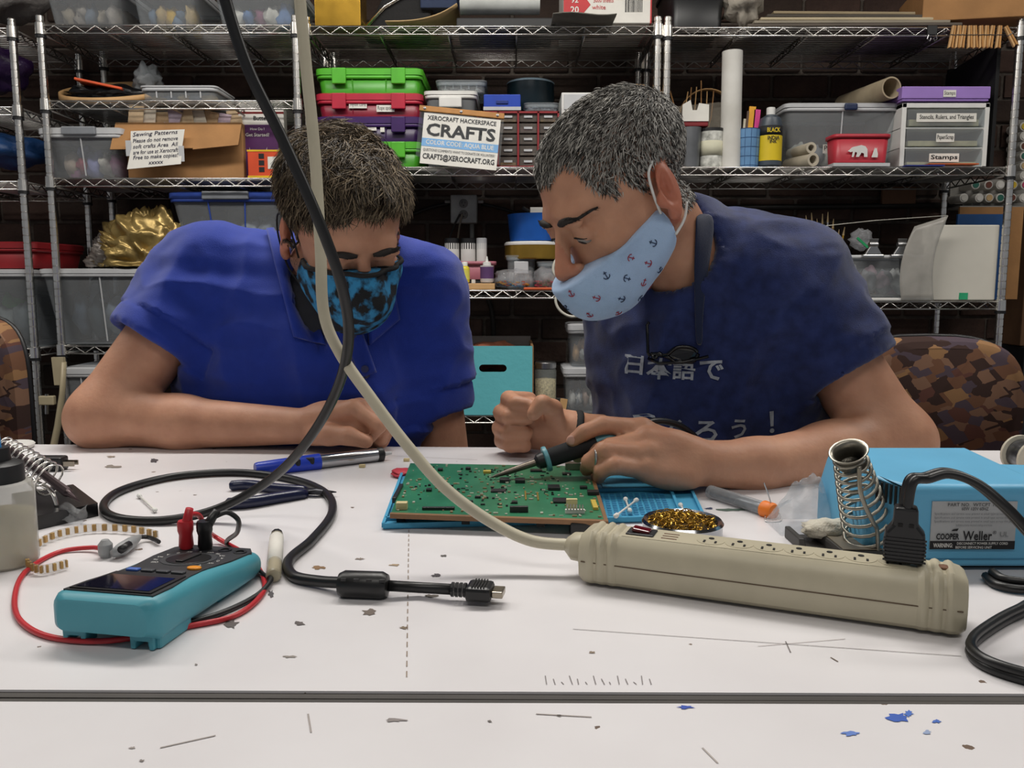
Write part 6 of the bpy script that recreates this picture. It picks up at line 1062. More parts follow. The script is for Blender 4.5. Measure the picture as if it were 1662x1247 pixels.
# ------------------------------------------------------------ people: continuous bodies from blended distance fields
def V(*a): return np.array(a, dtype=np.float32)
class Field:
    def __init__(s, lo, hi, res):
        s.lo = np.array(lo, np.float32); s.res = res; s.n = np.ceil((np.array(hi) - s.lo) / res).astype(int) + 1; s.F = np.full(s.n, .15, np.float32)
        s.ax = [s.lo[i] + res * np.arange(s.n[i], dtype=np.float32) for i in range(3)]
    def win(s, lo, hi):
        a = np.clip(np.floor((np.array(lo) - s.lo) / s.res).astype(int), 0, s.n); b = np.clip(np.ceil((np.array(hi) - s.lo) / s.res).astype(int) + 1, 0, s.n)
        if np.any(b <= a): return None
        sl = tuple(slice(a[i], b[i]) for i in range(3)); return sl, s.ax[0][sl[0]][:, None, None], s.ax[1][sl[1]][None, :, None], s.ax[2][sl[2]][None, None, :]
    def mix(s, sl, d, k, op):
        F = s.F[sl]
        if op == 's':
            h = np.maximum(k - np.abs(F + d), 0) / max(k, 1e-6); s.F[sl] = np.maximum(F, -d) + h * h * k * .25
        else:
            h = np.maximum(k - np.abs(F - d), 0) / max(k, 1e-6); s.F[sl] = np.minimum(F, d) - h * h * k * .25
    def ell(s, c, r, R=None, k=.01, op='u'):
        c = np.array(c, np.float32); r = np.array(r, np.float32); m = float(r.max()) + k * 1.5 + 3 * s.res; w = s.win(c - m, c + m)
        if w is None: return
        sl, x, y, z = w; x = x - c[0]; y = y - c[1]; z = z - c[2]
        if R is not None: R = np.array(R, np.float32); x, y, z = (R[0, j] * x + R[1, j] * y + R[2, j] * z for j in range(3))
        k0 = np.sqrt((x / r[0]) ** 2 + (y / r[1]) ** 2 + (z / r[2]) ** 2); k1 = np.sqrt((x / r[0] ** 2) ** 2 + (y / r[1] ** 2) ** 2 + (z / r[2] ** 2) ** 2); s.mix(sl, k0 * (k0 - 1) / np.maximum(k1, 1e-5), k, op)
    def cone(s, a, b, ra, rb, k=.01, op='u', cut=None, cuta=None):
        a = np.array(a, np.float32); b = np.array(b, np.float32); m = max(ra, rb) + k * 1.5 + 3 * s.res; w = s.win(np.minimum(a, b) - m, np.maximum(a, b) + m)
        if w is None: return
        sl, x, y, z = w; ba = b - a; L2 = float(ba @ ba) + 1e-9; x = x - a[0]; y = y - a[1]; z = z - a[2]; tt = (x * ba[0] + y * ba[1] + z * ba[2]) / L2; t = np.clip(tt, 0, 1)
        d = np.sqrt((x - t * ba[0]) ** 2 + (y - t * ba[1]) ** 2 + (z - t * ba[2]) ** 2) - (ra + (rb - ra) * t)
        if cut is not None: d = np.maximum(d, (tt - cut) * math.sqrt(L2))
        if cuta is not None: d = np.maximum(d, (cuta - tt) * math.sqrt(L2))
        s.mix(sl, d, k, op)
    def plane(s, p, n, k=.004):   # keep the side away from n
        n = np.array(n, np.float32); n = n / np.linalg.norm(n); d = s.ax[0][:, None, None] * n[0] + s.ax[1][None, :, None] * n[1] + s.ax[2][None, None, :] * n[2] - float(np.dot(n, np.array(p, np.float32)))
        h = np.maximum(k - np.abs(s.F - d), 0) / k; s.F = np.maximum(s.F, d) + h * h * k * .25
    def mesh(s):
        F = s.F; I = F < 0; n = s.n
        cor = [(i, j, k) for i in (0, 1) for j in (0, 1) for k in (0, 1)]
        cnt = np.zeros(n - 1, np.int8)
        for i, j, k in cor: cnt += I[i:n[0] - 1 + i, j:n[1] - 1 + j, k:n[2] - 1 + k]
        act = (cnt > 0) & (cnt < 8); ids = np.full(n - 1, -1, np.int64); cells = np.argwhere(act); ids[act] = np.arange(len(cells))
        vals = np.stack([F[cells[:, 0] + i, cells[:, 1] + j, cells[:, 2] + k] for i, j, k in cor], 1); C = np.array(cor, np.float32); acc = np.zeros((len(cells), 3), np.float32); num = np.zeros(len(cells), np.float32)
        for a in range(8):
            for b in range(a + 1, 8):
                if np.abs(C[a] - C[b]).sum() != 1: continue
                m = (vals[:, a] < 0) != (vals[:, b] < 0); t = vals[m, a] / (vals[m, a] - vals[m, b]); acc[m] += C[a] + t[:, None] * (C[b] - C[a]); num[m] += 1
        P = s.lo + s.res * (cells + acc / num[:, None]); Q = []
        for ax in range(3):
            o1, o2 = [(1, 2), (2, 0), (0, 1)][ax]; s0 = [slice(None)] * 3; s1 = [slice(None)] * 3; s0[ax] = slice(0, -1); s1[ax] = slice(1, None)
            ch = I[tuple(s0)] != I[tuple(s1)]; e = np.argwhere(ch); ok = np.all(e >= [(1 if q != ax else 0) for q in range(3)], axis=1) & np.all(e < np.array([n[q] - 1 for q in range(3)]), axis=1); e = e[ok]
            d1 = np.zeros(3, int); d1[o1] = 1; d2 = np.zeros(3, int); d2[o2] = 1
            g = lambda v: ids[v[:, 0], v[:, 1], v[:, 2]]
            q = np.stack([g(e - d1 - d2), g(e - d2), g(e), g(e - d1)], 1); inside = I[e[:, 0], e[:, 1], e[:, 2]]; q[~inside] = q[~inside][:, ::-1]; Q.append(q)
        return P, np.concatenate(Q)
def np_mesh(name, P, Q, mats, parent, paint=None, smooth=True, disp=None, relax=0):
    if relax:
        for _ in range(relax):
            S_ = np.zeros_like(P); Nn = np.zeros(len(P), np.float32)
            for a in range(4): b = (a + 1) % 4; np.add.at(S_, Q[:, a], P[Q[:, b]]); np.add.at(S_, Q[:, b], P[Q[:, a]]); np.add.at(Nn, Q[:, a], 1); np.add.at(Nn, Q[:, b], 1)
            P = P * .5 + .5 * S_ / np.maximum(Nn, 1)[:, None]
    nr = np.cross(P[Q[:, 2]] - P[Q[:, 0]], P[Q[:, 3]] - P[Q[:, 1]]); N = np.zeros_like(P)
    for a in range(4): np.add.at(N, Q[:, a], nr)
    N /= np.maximum(np.linalg.norm(N, axis=1), 1e-9)[:, None]
    if disp is not None: P = P + N * disp(P, N)[:, None]
    me = bpy.data.meshes.new(name); loc = np.array(ROOT[parent.name].translation) if parent.name in ROOT else np.zeros(3); X = (P - loc).astype(np.float32)
    me.vertices.add(len(X)); me.vertices.foreach_set('co', X.ravel()); me.loops.add(len(Q) * 4); me.polygons.add(len(Q)); me.loops.foreach_set('vertex_index', Q.ravel().astype(np.int32)); me.polygons.foreach_set('loop_start', np.arange(0, len(Q) * 4, 4, dtype=np.int32)); me.update(calc_edges=True)
    me.polygons.foreach_set('use_smooth', np.ones(len(Q), bool))
    if paint is not None:
        at_ = me.attributes.new('paint', 'FLOAT_COLOR', 'POINT'); at_.data.foreach_set('color', np.ascontiguousarray(paint(P, N), np.float32).ravel())
    for m in mats: me.materials.append(m)
    o = bpy.data.objects.new(name, me); COL.objects.link(o); o.parent = parent; ROOT[o.name] = ROOT[parent.name]
    return o, P, Q, N
def skin_mat(name, base, hair):
    m = bpy.data.materials.new(name); m.use_nodes = True; N = m.node_tree.nodes; L = m.node_tree.links; b = N['Principled BSDF']; b.inputs['Roughness'].default_value = .52; b.inputs['Specular IOR Level'].default_value = .4; b.inputs['Subsurface Weight'].default_value = .15; b.inputs['Subsurface Radius'].default_value = (.01, .004, .002); b.inputs['Subsurface Scale'].default_value = .5
    tc = N.new('ShaderNodeTexCoord'); nz = N.new('ShaderNodeTexNoise'); nz.inputs['Scale'].default_value = 28; nz.inputs['Detail'].default_value = 5; L.new(tc.outputs['Object'], nz.inputs['Vector']); r = N.new('ShaderNodeValToRGB'); c = lin(base); r.color_ramp.elements[0].position = .3; r.color_ramp.elements[1].position = .7; r.color_ramp.elements[0].color = (c[0] * .86, c[1] * .8, c[2] * .78, 1); r.color_ramp.elements[1].color = (min(1, c[0] * 1.1), c[1] * 1.1, c[2] * 1.1, 1); L.new(nz.outputs[0], r.inputs[0])
    at_ = N.new('ShaderNodeAttribute'); at_.attribute_name = 'paint'; sc = N.new('ShaderNodeSeparateColor'); L.new(at_.outputs['Color'], sc.inputs[0])
    n3 = N.new('ShaderNodeTexNoise'); n3.inputs['Scale'].default_value = 420; L.new(tc.outputs['Object'], n3.inputs['Vector']); mul = N.new('ShaderNodeMath'); mul.operation = 'MULTIPLY'; L.new(n3.outputs[0], mul.inputs[0]); L.new(sc.outputs[0], mul.inputs[1]); m2 = N.new('ShaderNodeMath'); m2.operation = 'MULTIPLY'; m2.inputs[1].default_value = 1.5; m2.use_clamp = True; L.new(mul.outputs[0], m2.inputs[0])
    x1 = N.new('ShaderNodeMixRGB'); x1.inputs[2].default_value = (*lin('#b0503c'), 1); L.new(sc.outputs[1], x1.inputs[0]); L.new(r.outputs[0], x1.inputs[1]); x2 = N.new('ShaderNodeMixRGB'); x2.inputs[2].default_value = (*lin(hair), 1); L.new(m2.outputs[0], x2.inputs[0]); L.new(x1.outputs[0], x2.inputs[1])
    x3 = N.new('ShaderNodeMixRGB'); x3.inputs[2].default_value = (*lin('#c99a8a'), 1); L.new(sc.outputs[2], x3.inputs[0]); L.new(x2.outputs[0], x3.inputs[1]); L.new(x3.outputs[0], b.inputs['Base Color'])
    bp = N.new('ShaderNodeBump'); bp.inputs['Strength'].default_value = .12; bp.inputs['Distance'].default_value = .004; n4 = N.new('ShaderNodeTexNoise'); n4.inputs['Scale'].default_value = 190; n4.inputs['Detail'].default_value = 4; L.new(tc.outputs['Object'], n4.inputs['Vector']); L.new(n4.outputs[0], bp.inputs['Height']); L.new(bp.outputs[0], b.inputs['Normal'])
    return m
def hair_mat(name, dark, light, lo=.55, hi=.98):
    m = bpy.data.materials.new(name); m.use_nodes = True; N = m.node_tree.nodes; L = m.node_tree.links; b = N['Principled BSDF']; b.inputs['Roughness'].default_value = .42; b.inputs['Specular IOR Level'].default_value = .35
    at_ = N.new('ShaderNodeAttribute'); at_.attribute_name = 'paint'; sc = N.new('ShaderNodeSeparateColor'); L.new(at_.outputs['Color'], sc.inputs[0]); r = N.new('ShaderNodeValToRGB'); r.color_ramp.elements[0].position = lo; r.color_ramp.elements[1].position = hi; r.color_ramp.elements[0].color = (*lin(dark), 1); r.color_ramp.elements[1].color = (*lin(light), 1); L.new(sc.outputs[0], r.inputs[0]); L.new(r.outputs[0], b.inputs['Base Color']); return m
def head_frame(yaw_dir, pitch, roll):
    """yaw_dir: horizontal facing (x, y); pitch down; roll about the facing axis"""
    h = Vector((yaw_dir[0], yaw_dir[1], 0)).normalized(); f = h * math.cos(pitch) + Vector((0, 0, -math.sin(pitch))); Y = -f; Z = (Vector((0, 0, 1)) - f * f.z).normalized(); Z = Matrix.Rotation(roll, 3, f) @ Z; X = Y.cross(Z)
    return Matrix((X, Y, Z)).transposed()
def head_prims(F, Hc, R, k=1.0, off=0.0, sc=1.0, ears=True):
    """local frame: x to the person's left, -y to the face, z to the crown, origin between the eyes' level and the ears"""
    Rn = np.array(R); o = np.array(Hc)
    def L(x, y, z): return o + Rn @ (np.array((x, y, z)) * sc)
    def E(c, r, kk=.012, op='u', rx=0, rz_=0, ry=0):
        RR = np.array(R @ Rz(rz_) @ Rx(rx) @ Ry(ry)); F.ell(L(*c), np.array(r) * sc + (off if op == 'u' else -off), RR, kk, op)
    def Cn(a, b, ra, rb, kk=.008, op='u'): F.cone(L(*a), L(*b), ra * sc + off, rb * sc + off, kk, op)
    E((0, .018, .042), (.075, .094, .076), .01); E((0, -.02, .035), (.066, .07, .07), .02); E((0, -.03, -.035), (.058, .062, .075), .03)
    for s in (-1, 1):
        Cn((s * .052, .012, -.052), (s * .022, -.066, -.093), .018, .018, .02); E((s * .043, -.062, -.028), (.02, .018, .016), .018)
    E((0, -.076, -.096), (.022, .018, .017), .018); E((0, -.068, -.07), (.034, .034, .035), .02)
    for s in (-1, 1): E((s * .033, -.1045, -.004), (.0185, .014, .0125), .012, 's')
    E((0, -.079, .024), (.05, .016, .0125), .014)
    for s in (-1, 1): E((s * .030, -.0895, .0165), (.023, .0085, .0062), .008, ry=s * .18)
    Cn((0, -.092, .008), (0, -.119, -.036), .0085, .0105, .008); E((0, -.1185, -.039), (.0115, .011, .0095), .006)
    for s in (-1, 1):
        E((s * .0125, -.108, -.042), (.008, .011, .008), .005); E((s * .032, -.0835, -.004), (.0155, .0135, .0118), .004)
        E((s * .032, -.0985, -.0085), (.0118, .0075, .0028), .0015, 's'); E((s * .030, -.090, .0055), (.016, .006, .003), .004)
        if ears:
            E((s * .076, .018, -.012), (.0075, .0195, .0325), .004, rx=-.2, rz_=s * .45); E((s * .0845, .014, -.008), (.0075, .0118, .0215), .003, 's', rx=-.2, rz_=s * .38); E((s * .0795, .0195, -.006), (.0045, .0045, .0165), .003, rx=-.2, rz_=s * .38); E((s * .079, .0, -.018), (.006, .006, .009), .004); E((s * .077, .01, -.04), (.006, .009, .009), .005)
    return L
def wrinkle(P, N, amp, fr, seed, st=(1, 1, 1)):
    out = np.empty(len(P), np.float32); so = Vector((seed * 3.1, seed * 1.7, seed))
    a, b, c = st
    for i, p in enumerate(P):
        q = Vector((p[0] * fr * a, p[1] * fr * b, p[2] * fr * c)) + so; n = noise.noise(q); n2 = noise.noise(q * 2.1)
        out[i] = amp * (.9 - 2.2 * abs(n) + .35 * n2)
    return out
def strands(name, P, N, mask, dirf, lenf, dens, rad, parent, mat, seed=0, lift=.35, curl=0.0, seg=3):
    """short hair: three-sided tapering strands growing from the scalp points"""
    rng = np.random.RandomState(seed); idx = np.nonzero(mask)[0]; idx = np.repeat(idx, dens); n = len(idx); p = P[idx] + rng.normal(0, .0016, (n, 3)); nn = N[idx]; d = dirf(p, nn) + rng.normal(0, .28, (n, 3)); d -= nn * (d * nn).sum(1)[:, None]; d /= np.linalg.norm(d, axis=1)[:, None] + 1e-9
    ln = lenf(p) * rng.uniform(.65, 1.2, n); side = np.cross(d, nn); vs = []; base = p - nn * .002
    clump = rng.normal(0, 1, (n, 1))
    for s in range(seg + 1):
        t = s / seg; c = base + (d * t + nn * (lift * t * (1.25 - t * .9)) + side * (curl * math.sin(t * 2.2)) * clump) * ln[:, None]; r = rad * (1 - .8 * t) if s < seg else rad * .1
        for a in range(3): an = 2.094 * a; vs.append(c + (side * math.cos(an) + nn * math.sin(an)) * r)
    A = np.stack(vs, 1).reshape(-1, 3); m = 3 * (seg + 1); q = []
    for s in range(seg):
        for a in range(3): q.append((s * 3 + a, s * 3 + (a + 1) % 3, (s + 1) * 3 + (a + 1) % 3, (s + 1) * 3 + a))
    Q = (np.array(q)[None] + (np.arange(n) * m)[:, None, None]).reshape(-1, 4); sh = np.repeat(rng.uniform(0, 1, n), m)
    return A.astype(np.float32), Q, sh
def hair_object(name, parts, parent, mat):
    As, Qs, Ss = [], [], []; o = 0
    for A, Q, s in parts: As.append(A); Qs.append(Q + o); Ss.append(s); o += len(A)
    A = np.concatenate(As); Q = np.concatenate(Qs); s = np.concatenate(Ss); return np_mesh(name, A, Q, [mat], parent, paint=lambda P, N: np.stack([s, s, s, np.ones_like(s)], 1))[0]
def finger(F, pts, radii, k=.0035):
    for i in range(len(pts) - 1): F.cone(pts[i], pts[i + 1], radii[i], radii[i + 1], k)
def hood(P, tree, N_, Q): pass
def cloth_mat(name, col, rough=.85, var=.06, weave=900, col2=None):
    m = M(name, col, rough, var=var, scale=60, bump=.25, bscale=weave, spec=.2, col2=col2); b = m.node_tree.nodes['Principled BSDF']; b.inputs['Sheen Weight'].default_value = .25; b.inputs['Sheen Roughness'].default_value = .5; return m
def trousers(parent, hip, knees, feet, mat, shoe):
    F = Field((min(k[0] for k in knees) - .25, min(k[1] for k in knees) - .3, -.01), (max(k[0] for k in knees) + .25, hip[1] + .3, hip[2] + .2), .012); hip = np.array(hip)
    F.ell(hip, (.17, .14, .13), None, .03)
    for s, kn, ft in zip((-1, 1), knees, feet): F.cone(hip + [s * .09, 0, -.01], kn, .085, .062, .03); F.cone(kn, np.array(ft) + [0, .02, .09], .06, .045, .02)
    P, Q = F.mesh(); np_mesh('trousers', P, Q, [mat], parent)
    for ft in feet: MB().blob((ft[0], ft[1] - .06, .045), (.048, .14, .046), 1, .05, 12).build('shoe', shoe, parent, world=True, smooth=True)
def eyes(t, P, Q, L, Ri, brow, lam_, SC, arch=.004, thick=.0047):
    sel = np.nonzero(np.linalg.norm(P - L(0, -.05, 0), axis=1) < .12)[0]; tr = BVHTree.FromPolygons([Vector(v) for v in P], [tuple(int(i) for i in q) for q in Q[np.isin(Q[:, 0], sel)]]); back = Vector(Ri[:, 1])
    def hit(x, z, off): h = tr.ray_cast(Vector(L(x, -.2, z)), back); return (h[0] if h[0] is not None else Vector(L(x, -.09, z))) - back * off
    for s in (-1, 1):
        c = L(s * .032, -.0838, -.006); f = Vector(Ri @ np.array((0, -.75, -.65))); R3 = align(f)
        MB().lathe([(.0118 * math.sin(a) * SC, .0118 * math.cos(a) * SC) for a in [math.pi * (1 - k / 14) for k in range(15)]], c, R3, 18).build('eyeball', M('eye_white', '#90867e', .15), t, world=True, smooth=True)
        MB().lathe([(.0058, .0106), (.004, .0116), (0, .0121)], c, R3, 16).build('iris', M('iris_brown', '#23150e', .1), t, world=True, smooth=True)
        n = 15; us = [k / (n - 1) for k in range(n)]; pts = [hit(s * (.011 + .043 * u), .0165 + arch * math.sin(math.pi * min(1, u * .85)) - .006 * max(0, u - .6), .0006) for u in us]; rad = [thick * (.55 + .45 * min(1, u * 4)) * (1 - .75 * max(0, u - .45) / .55) for u in us]
        B_ = MB(); B_.tube(pts, rad, 8, flat=1.0); r9 = random.Random(3); Zl = Vector(Ri[:, 2]); Xl = Vector(Ri[:, 0])
        for k in range(150):
            i = r9.uniform(0, n - 1.01); i0 = int(i); q = pts[i0].lerp(pts[i0 + 1], i - i0); rr = rad[i0]; q = q + Zl * r9.uniform(-1, 1) * rr * .9 - back * rr * r9.uniform(.3, .8); d = (Xl * s * r9.uniform(.6, 1) + Zl * r9.uniform(-.25, .35) + back * .25).normalized(); B_.tube([q, q + d * .006 * r9.uniform(.7, 1.3)], [.0005, .0001], 3)
        B_.v = [tuple(v) for v in B_.v]; o = B_.build('eyebrow', brow, t, world=True, smooth=True)
        lp = [hit(s * (.0205 + .0235 * u), -.0058 + .0035 * math.sin(math.pi * u) - .003 * u, .0002) for u in [k / 9 for k in range(10)]]; MB().tube(lp, [.0004 + .0009 * math.sin(math.pi * min(1, .15 + k / 9 * .8)) for k in range(10)], 6).build('eyelashes', lam_, t, world=True, smooth=True)
jean = cloth_mat('dark_denim', '#1f2632'); shoe = M('dark_shoe', '#1a1817', .5)

# ============================================================ man in the blue polo (left)
def man_polo():
    Hc = at(557, 372, 1.20); R = head_frame((.46, -.80), math.radians(33), math.radians(6)); SC = 1.02
    t = thing('person', 'man in royal blue polo shirt and tie-dye mask leaning on the table', 'person', at(500, 640, 1.42)); t.location.z = 0; ROOT[t.name] = Matrix.Translation(t.location)
    NB = np.array(at(512, 480, 1.30)); RS = np.array(at(338, 447, 1.31)); LS = np.array(at(672, 462, 1.30)); PV = np.array(at(500, 1000, 1.47))
    EL = np.array(at(170, 672, 1.205)); WR = np.array(at(488, 692, 1.165)); EL2 = np.array(at(722, 790, 1.33)); WR2 = np.array(at(640, 860, 1.42))
    F = Field((-.80, .98, .40), (.02, 1.66, 1.32), .003)
    L = head_prims(F, Hc, R, sc=SC)
    F.cone(L(0, .028, -.06), NB + [0, .02, .0], .054, .062, .02); F.cone(RS, LS, .045, .045, .03); F.cone(NB + [0, .03, -.085], PV, .08, .11, .04)
    F.cone(RS, EL, .055, .047, .03); F.cone(EL, EL * .6 + WR * .4 + [0, 0, -.006], .046, .038, .02); F.cone(EL * .6 + WR * .4 + [0, 0, -.006], WR, .038, .0255, .02); F.ell(EL + [-.004, .0, -.01], (.05, .046, .04), None, .02)
    F.cone(LS, EL2, .055, .045, .03); F.cone(EL2, WR2, .042, .03, .02)
    p = lambda x, y, Y: np.array(at(x, y, Y))
    # right hand: loose fist, back of the hand towards the camera
    MC = [p(574, 664, 1.135), p(584, 662, 1.155), p(588, 664, 1.175), p(588, 670, 1.195)]
    F.ell(WR * .5 + (MC[1] + MC[2]) / 2 * .5 + [.004, 0, 0], (.043, .024, .024), np.array(Ry(.1)), .012)
    for m in MC: F.cone(WR * .7 + m * .3, m, .019, .0145, .009)
    PI = [p(614, 690, 1.122), p(625, 690, 1.145), p(630, 694, 1.168), p(626, 700, 1.188)]; DI = [p(600, 708, 1.135), p(618, 712, 1.155), p(620, 716, 1.172), p(614, 718, 1.19)]
    for m, a, d in zip(MC, PI, DI): finger(F, [m, a, d, d * .7 + WR * .3 + [0, .012, 0]], [.0125, .0115, .0098, .009])
    F.ell(p(578, 693, 1.142), (.026, .018, .016), None, .008)
    finger(F, [WR + [.02, -.012, -.008], p(535, 706, 1.125), p(566, 708, 1.112), p(594, 717, 1.11)], [.018, .015, .0125, .0098], .005)
    P, Q = F.mesh(); Ri = np.array(R); Hn = np.array(Hc)
    def loc(P): return ((P - Hn) @ Ri) / SC
    def paint(P, N):
        l = loc(P); nearh = np.linalg.norm(P - Hn, axis=1) < .17; beard = nearh * np.clip((-.03 - l[:, 2]) / .02, 0, 1) * np.clip((.03 - l[:, 1]) / .02, 0, 1) * np.clip((l[:, 2] + .14) / .02, 0, 1); scalp = nearh & scalp_m(l); c = np.zeros((len(P), 4), np.float32); c[:, 3] = 1
        c[:, 0] = beard * .8 + np.where(scalp, 1.4, 0); c[:, 1] = np.where(nearh & (np.abs(l[:, 0]) > .07) & (l[:, 2] < .03) & (l[:, 1] > -.02), .35, 0) + np.where(nearh & (l[:, 1] < -.108), .25, 0); return c
    def scalp_m(l):
        hl = .07 - np.clip((-l[:, 0] - .01) * .3, 0, .03)
        front = l[:, 2] > np.where(l[:, 1] < -.03, hl, np.where(l[:, 1] < .0, -.02 + (.0 - l[:, 1]) * 1.9, np.where(l[:, 1] < .03, .022, -.05)))
        return front
    o, P, Q, N = np_mesh('body', P, Q, [skin_mat('skin_polo_man', '#c08f74', '#2c221d')], t, paint=paint, relax=1)
    l = loc(P); nearh = np.linalg.norm(P - Hn, axis=1) < .17; sm = nearh & scalp_m(l) & ((np.abs(l[:, 0]) < .0785) | (l[:, 2] > .035)); hm = hair_mat('hair_brown_grey', '#281e16', '#a08e74', .28, 1.05); Rw = Ri
    def dirf(p, n):
        q = loc(p); top = np.clip((q[:, 2] - .02) / .08, 0, 1)[:, None]; fw = np.concatenate([-.55 * np.ones((len(q), 1)) - .4 * np.sin(q[:, 1:2] * 60), -1.0 * np.ones((len(q), 1)), -.2 * np.ones((len(q), 1))], 1); dn = np.concatenate([np.zeros((len(q), 1)), .25 * np.ones((len(q), 1)), -1.0 * np.ones((len(q), 1))], 1); w = fw * top + dn * (1 - top)
        ph = np.floor(q[:, 0:1] * 75 + q[:, 1:2] * 20) + np.floor(q[:, 1:2] * 65) * 3.7; w = w + .75 * np.concatenate([np.sin(ph * 2.1), np.cos(ph * 1.3), np.sin(ph * .7)], 1) * top
        return w @ Rw.T
    def lenf(p): q = loc(p); return .008 + .036 * np.clip((q[:, 2] - .01) / .08, 0, 1) * np.where(q[:, 1] < -.055, .55, 1)
    h1 = strands('hair', P, N, sm, dirf, lenf, 3, .0012, t, hm, 3, lift=.7, curl=.12)
    hair_object('hair', [h1], t, hm); 
    eyes(t, P, Q, L, Ri, M('brow_hair', '#1d1611', .7, var=.3, scale=300), M('lash_hair', '#0c0a0a', .6), SC)
    # mask
    G = Field(np.array(Hc) - .21, np.array(Hc) + .15, .0028); head_prims(G, Hc, R, off=.0045, sc=SC, ears=False); o_ = np.array(Hc); LL = lambda *a: o_ + Ri @ (np.array(a) * SC)
    G.ell(LL(0, -.082, -.056), (.05, .05, .046), Ri, .03); G.cone(LL(0, -.1, -.004), LL(0, -.122, -.042), .018, .021, .02)
    G.plane(LL(0, -.112, .0), Ri @ np.array((0, .32, 1.0))); G.plane(LL(0, -.012, -.05), Ri @ np.array((0, 1, .1)))
    MP, MQ = G.mesh(); td = M('tie_dye', '#0f1216', .85, var=.2, scale=44, col2='#2f86b8', bump=.2, bscale=500); e = td.node_tree.nodes['Color Ramp'].color_ramp.elements; e[0].position = .44; e[1].position = .56
    mo, MP, MQ, MN = np_mesh('face_mask', MP, MQ, [td], t, relax=2); mo['label'] = 'black and blue tie-dye cloth mask'
    mtree = BVHTree.FromPolygons([Vector(v) for v in MP], [tuple(int(i) for i in q) for q in MQ]); edge_pts = []
    for a in np.linspace(-1.42, 1.42, 41):
        q0 = (math.sin(a) * .13, -.01 - math.cos(a) * .16); q1 = (math.sin(a) * .01, -.03); zz = lambda y: -.0035 - .32 * (y + .112); sA = Vector(LL(q0[0], q0[1], zz(q0[1]))); sB = Vector(LL(q1[0], q1[1], zz(q1[1]))); h = mtree.ray_cast(sA, (sB - sA).normalized())
        if h[0] is not None: edge_pts.append(h[0] + Vector(LL(0, 0, .002)) - Vector(LL(0, 0, 0)))
    if len(edge_pts) > 5: MB().tube(edge_pts, .0034, 8).build('mask_binding', M('black_binding', '#0d0d0f', .8), mo, world=True, smooth=True)
    for s in (-1, 1): MB().tube(spline([LL(s * .066, -.018, -.03), LL(s * .0765, .0, .012), LL(s * .083, .028, .014), LL(s * .082, .036, -.02), LL(s * .073, .01, -.062), LL(s * .062, -.016, -.075)], 6), .0014, 6).build('ear_loop', M('black_binding'), mo, world=True, smooth=True)
    # polo shirt
    G = Field((-.80, 1.05, .42), (.02, 1.72, 1.2), .0045); pc_ = np.array(at(505, 620, 1.34)); sR = .53; sL = .60
    G.cone(NB + [0, .03, -.05], PV, .125, .165, .05); G.ell(np.array(at(430, 600, 1.33)), (.125, .11, .16), None, .06); G.ell(np.array(at(600, 600, 1.32)), (.115, .11, .16), None, .06); G.cone(RS + [.0, .01, -.008], LS + [0, .01, -.008], .066, .064, .06); G.cone(NB + [-.07, .03, -.0], NB + [.07, .03, -.0], .06, .055, .05)
    G.ell(np.array(at(505, 690, 1.36)), (.2, .13, .16), None, .06)
    G.cone(RS, EL, .069, .078, .045, cut=sR); G.cone(LS, EL2, .066, .062, .035, cut=sL)
    G.cone(RS + (EL - RS) * .35, EL, .058, .067, .004, 's'); G.cone(LS + (EL2 - LS) * .35, EL2, .052, .054, .004, 's')
    nb2 = np.array(L(0, .02, -.09)); G.cone(nb2 + (nb2 - NB) * .6, NB + [0, -.01, -.015], .07, .062, .006, 's'); G.cone(NB + [.012, -.05, .0], NB + [.028, -.115, -.09], .045, .012, .006, 's')
    SP, SQ = G.mesh(); pm_ = cloth_mat('royal_blue_pique', '#203794', .85)
    def dsp(P, N):
        w = wrinkle(P, N, .011, 7.5, 1, (1.4, 1, .65)) + wrinkle(P, N, .006, 15, 4, (.55, 1, 1.5)); tR = ((P - RS) @ (EL - RS)) / float((EL - RS) @ (EL - RS)); tL = ((P - LS) @ (EL2 - LS)) / float((EL2 - LS) @ (EL2 - LS))
        for tt, c, S0, E0 in ((tR, sR, RS, EL), (tL, sL, LS, EL2)):
            dist = np.linalg.norm(P - S0 - np.clip(tt, 0, 1)[:, None] * (E0 - S0), axis=1); nr = dist < .1; w = np.where(nr & (tt > c - .13) & (tt < c + .02), w * .25 + np.where(tt > c - .11, .0016, 0), w)
        return w
    so, SP, SQ, SN = np_mesh('polo_shirt', SP, SQ, [pm_], t, disp=dsp, relax=2); so['label'] = 'royal blue polo shirt'
    # collar, placket, crest, undershirt
    um = cloth_mat('grey_undershirt', '#4a4a4e'); G = Field(NB - .16, NB + .14, .005); G.cone(np.array(L(0, .03, -.1)), NB + [0, .0, -.03], .059, .07, .01); G.cone(NB, NB + [.02, -.06, -.1], .06, .03, .02); UP, UQ = G.mesh(); np_mesh('undershirt', UP, UQ, [um], t)
    tree = BVHTree.FromPolygons([Vector(v) for v in SP], [tuple(int(i) for i in q) for q in SQ])
    def stick(p, off=.003):
        h = tree.find_nearest(Vector(p)); return h[0] + h[1] * off
    def patch(name, quad, mt, par, off=(.006, .012), n=10, th=.004):
        m = MB(); A_, B_, C_2, D_ = [Vector((q[0], q[1], 0)) for q in quad]
        def fn(u, v):
            q = A_.lerp(B_, u).lerp(D_.lerp(C_2, u), v); w_ = at(q.x, q.y, 1.0); d_ = (w_ - CAM).normalized(); h = tree.ray_cast(CAM, d_); b = h[0] if h[0] is not None else None
            if b is None: b = tree.find_nearest(at(q.x, q.y, 1.24))[0]
            return b + Vector((0, -1, .25)).normalized() * (off[0] + (off[1] - off[0]) * (1 - v))
        m.grid(fn, n, n); return m.build(name, mt, par, world=True, smooth=True, solid=th)
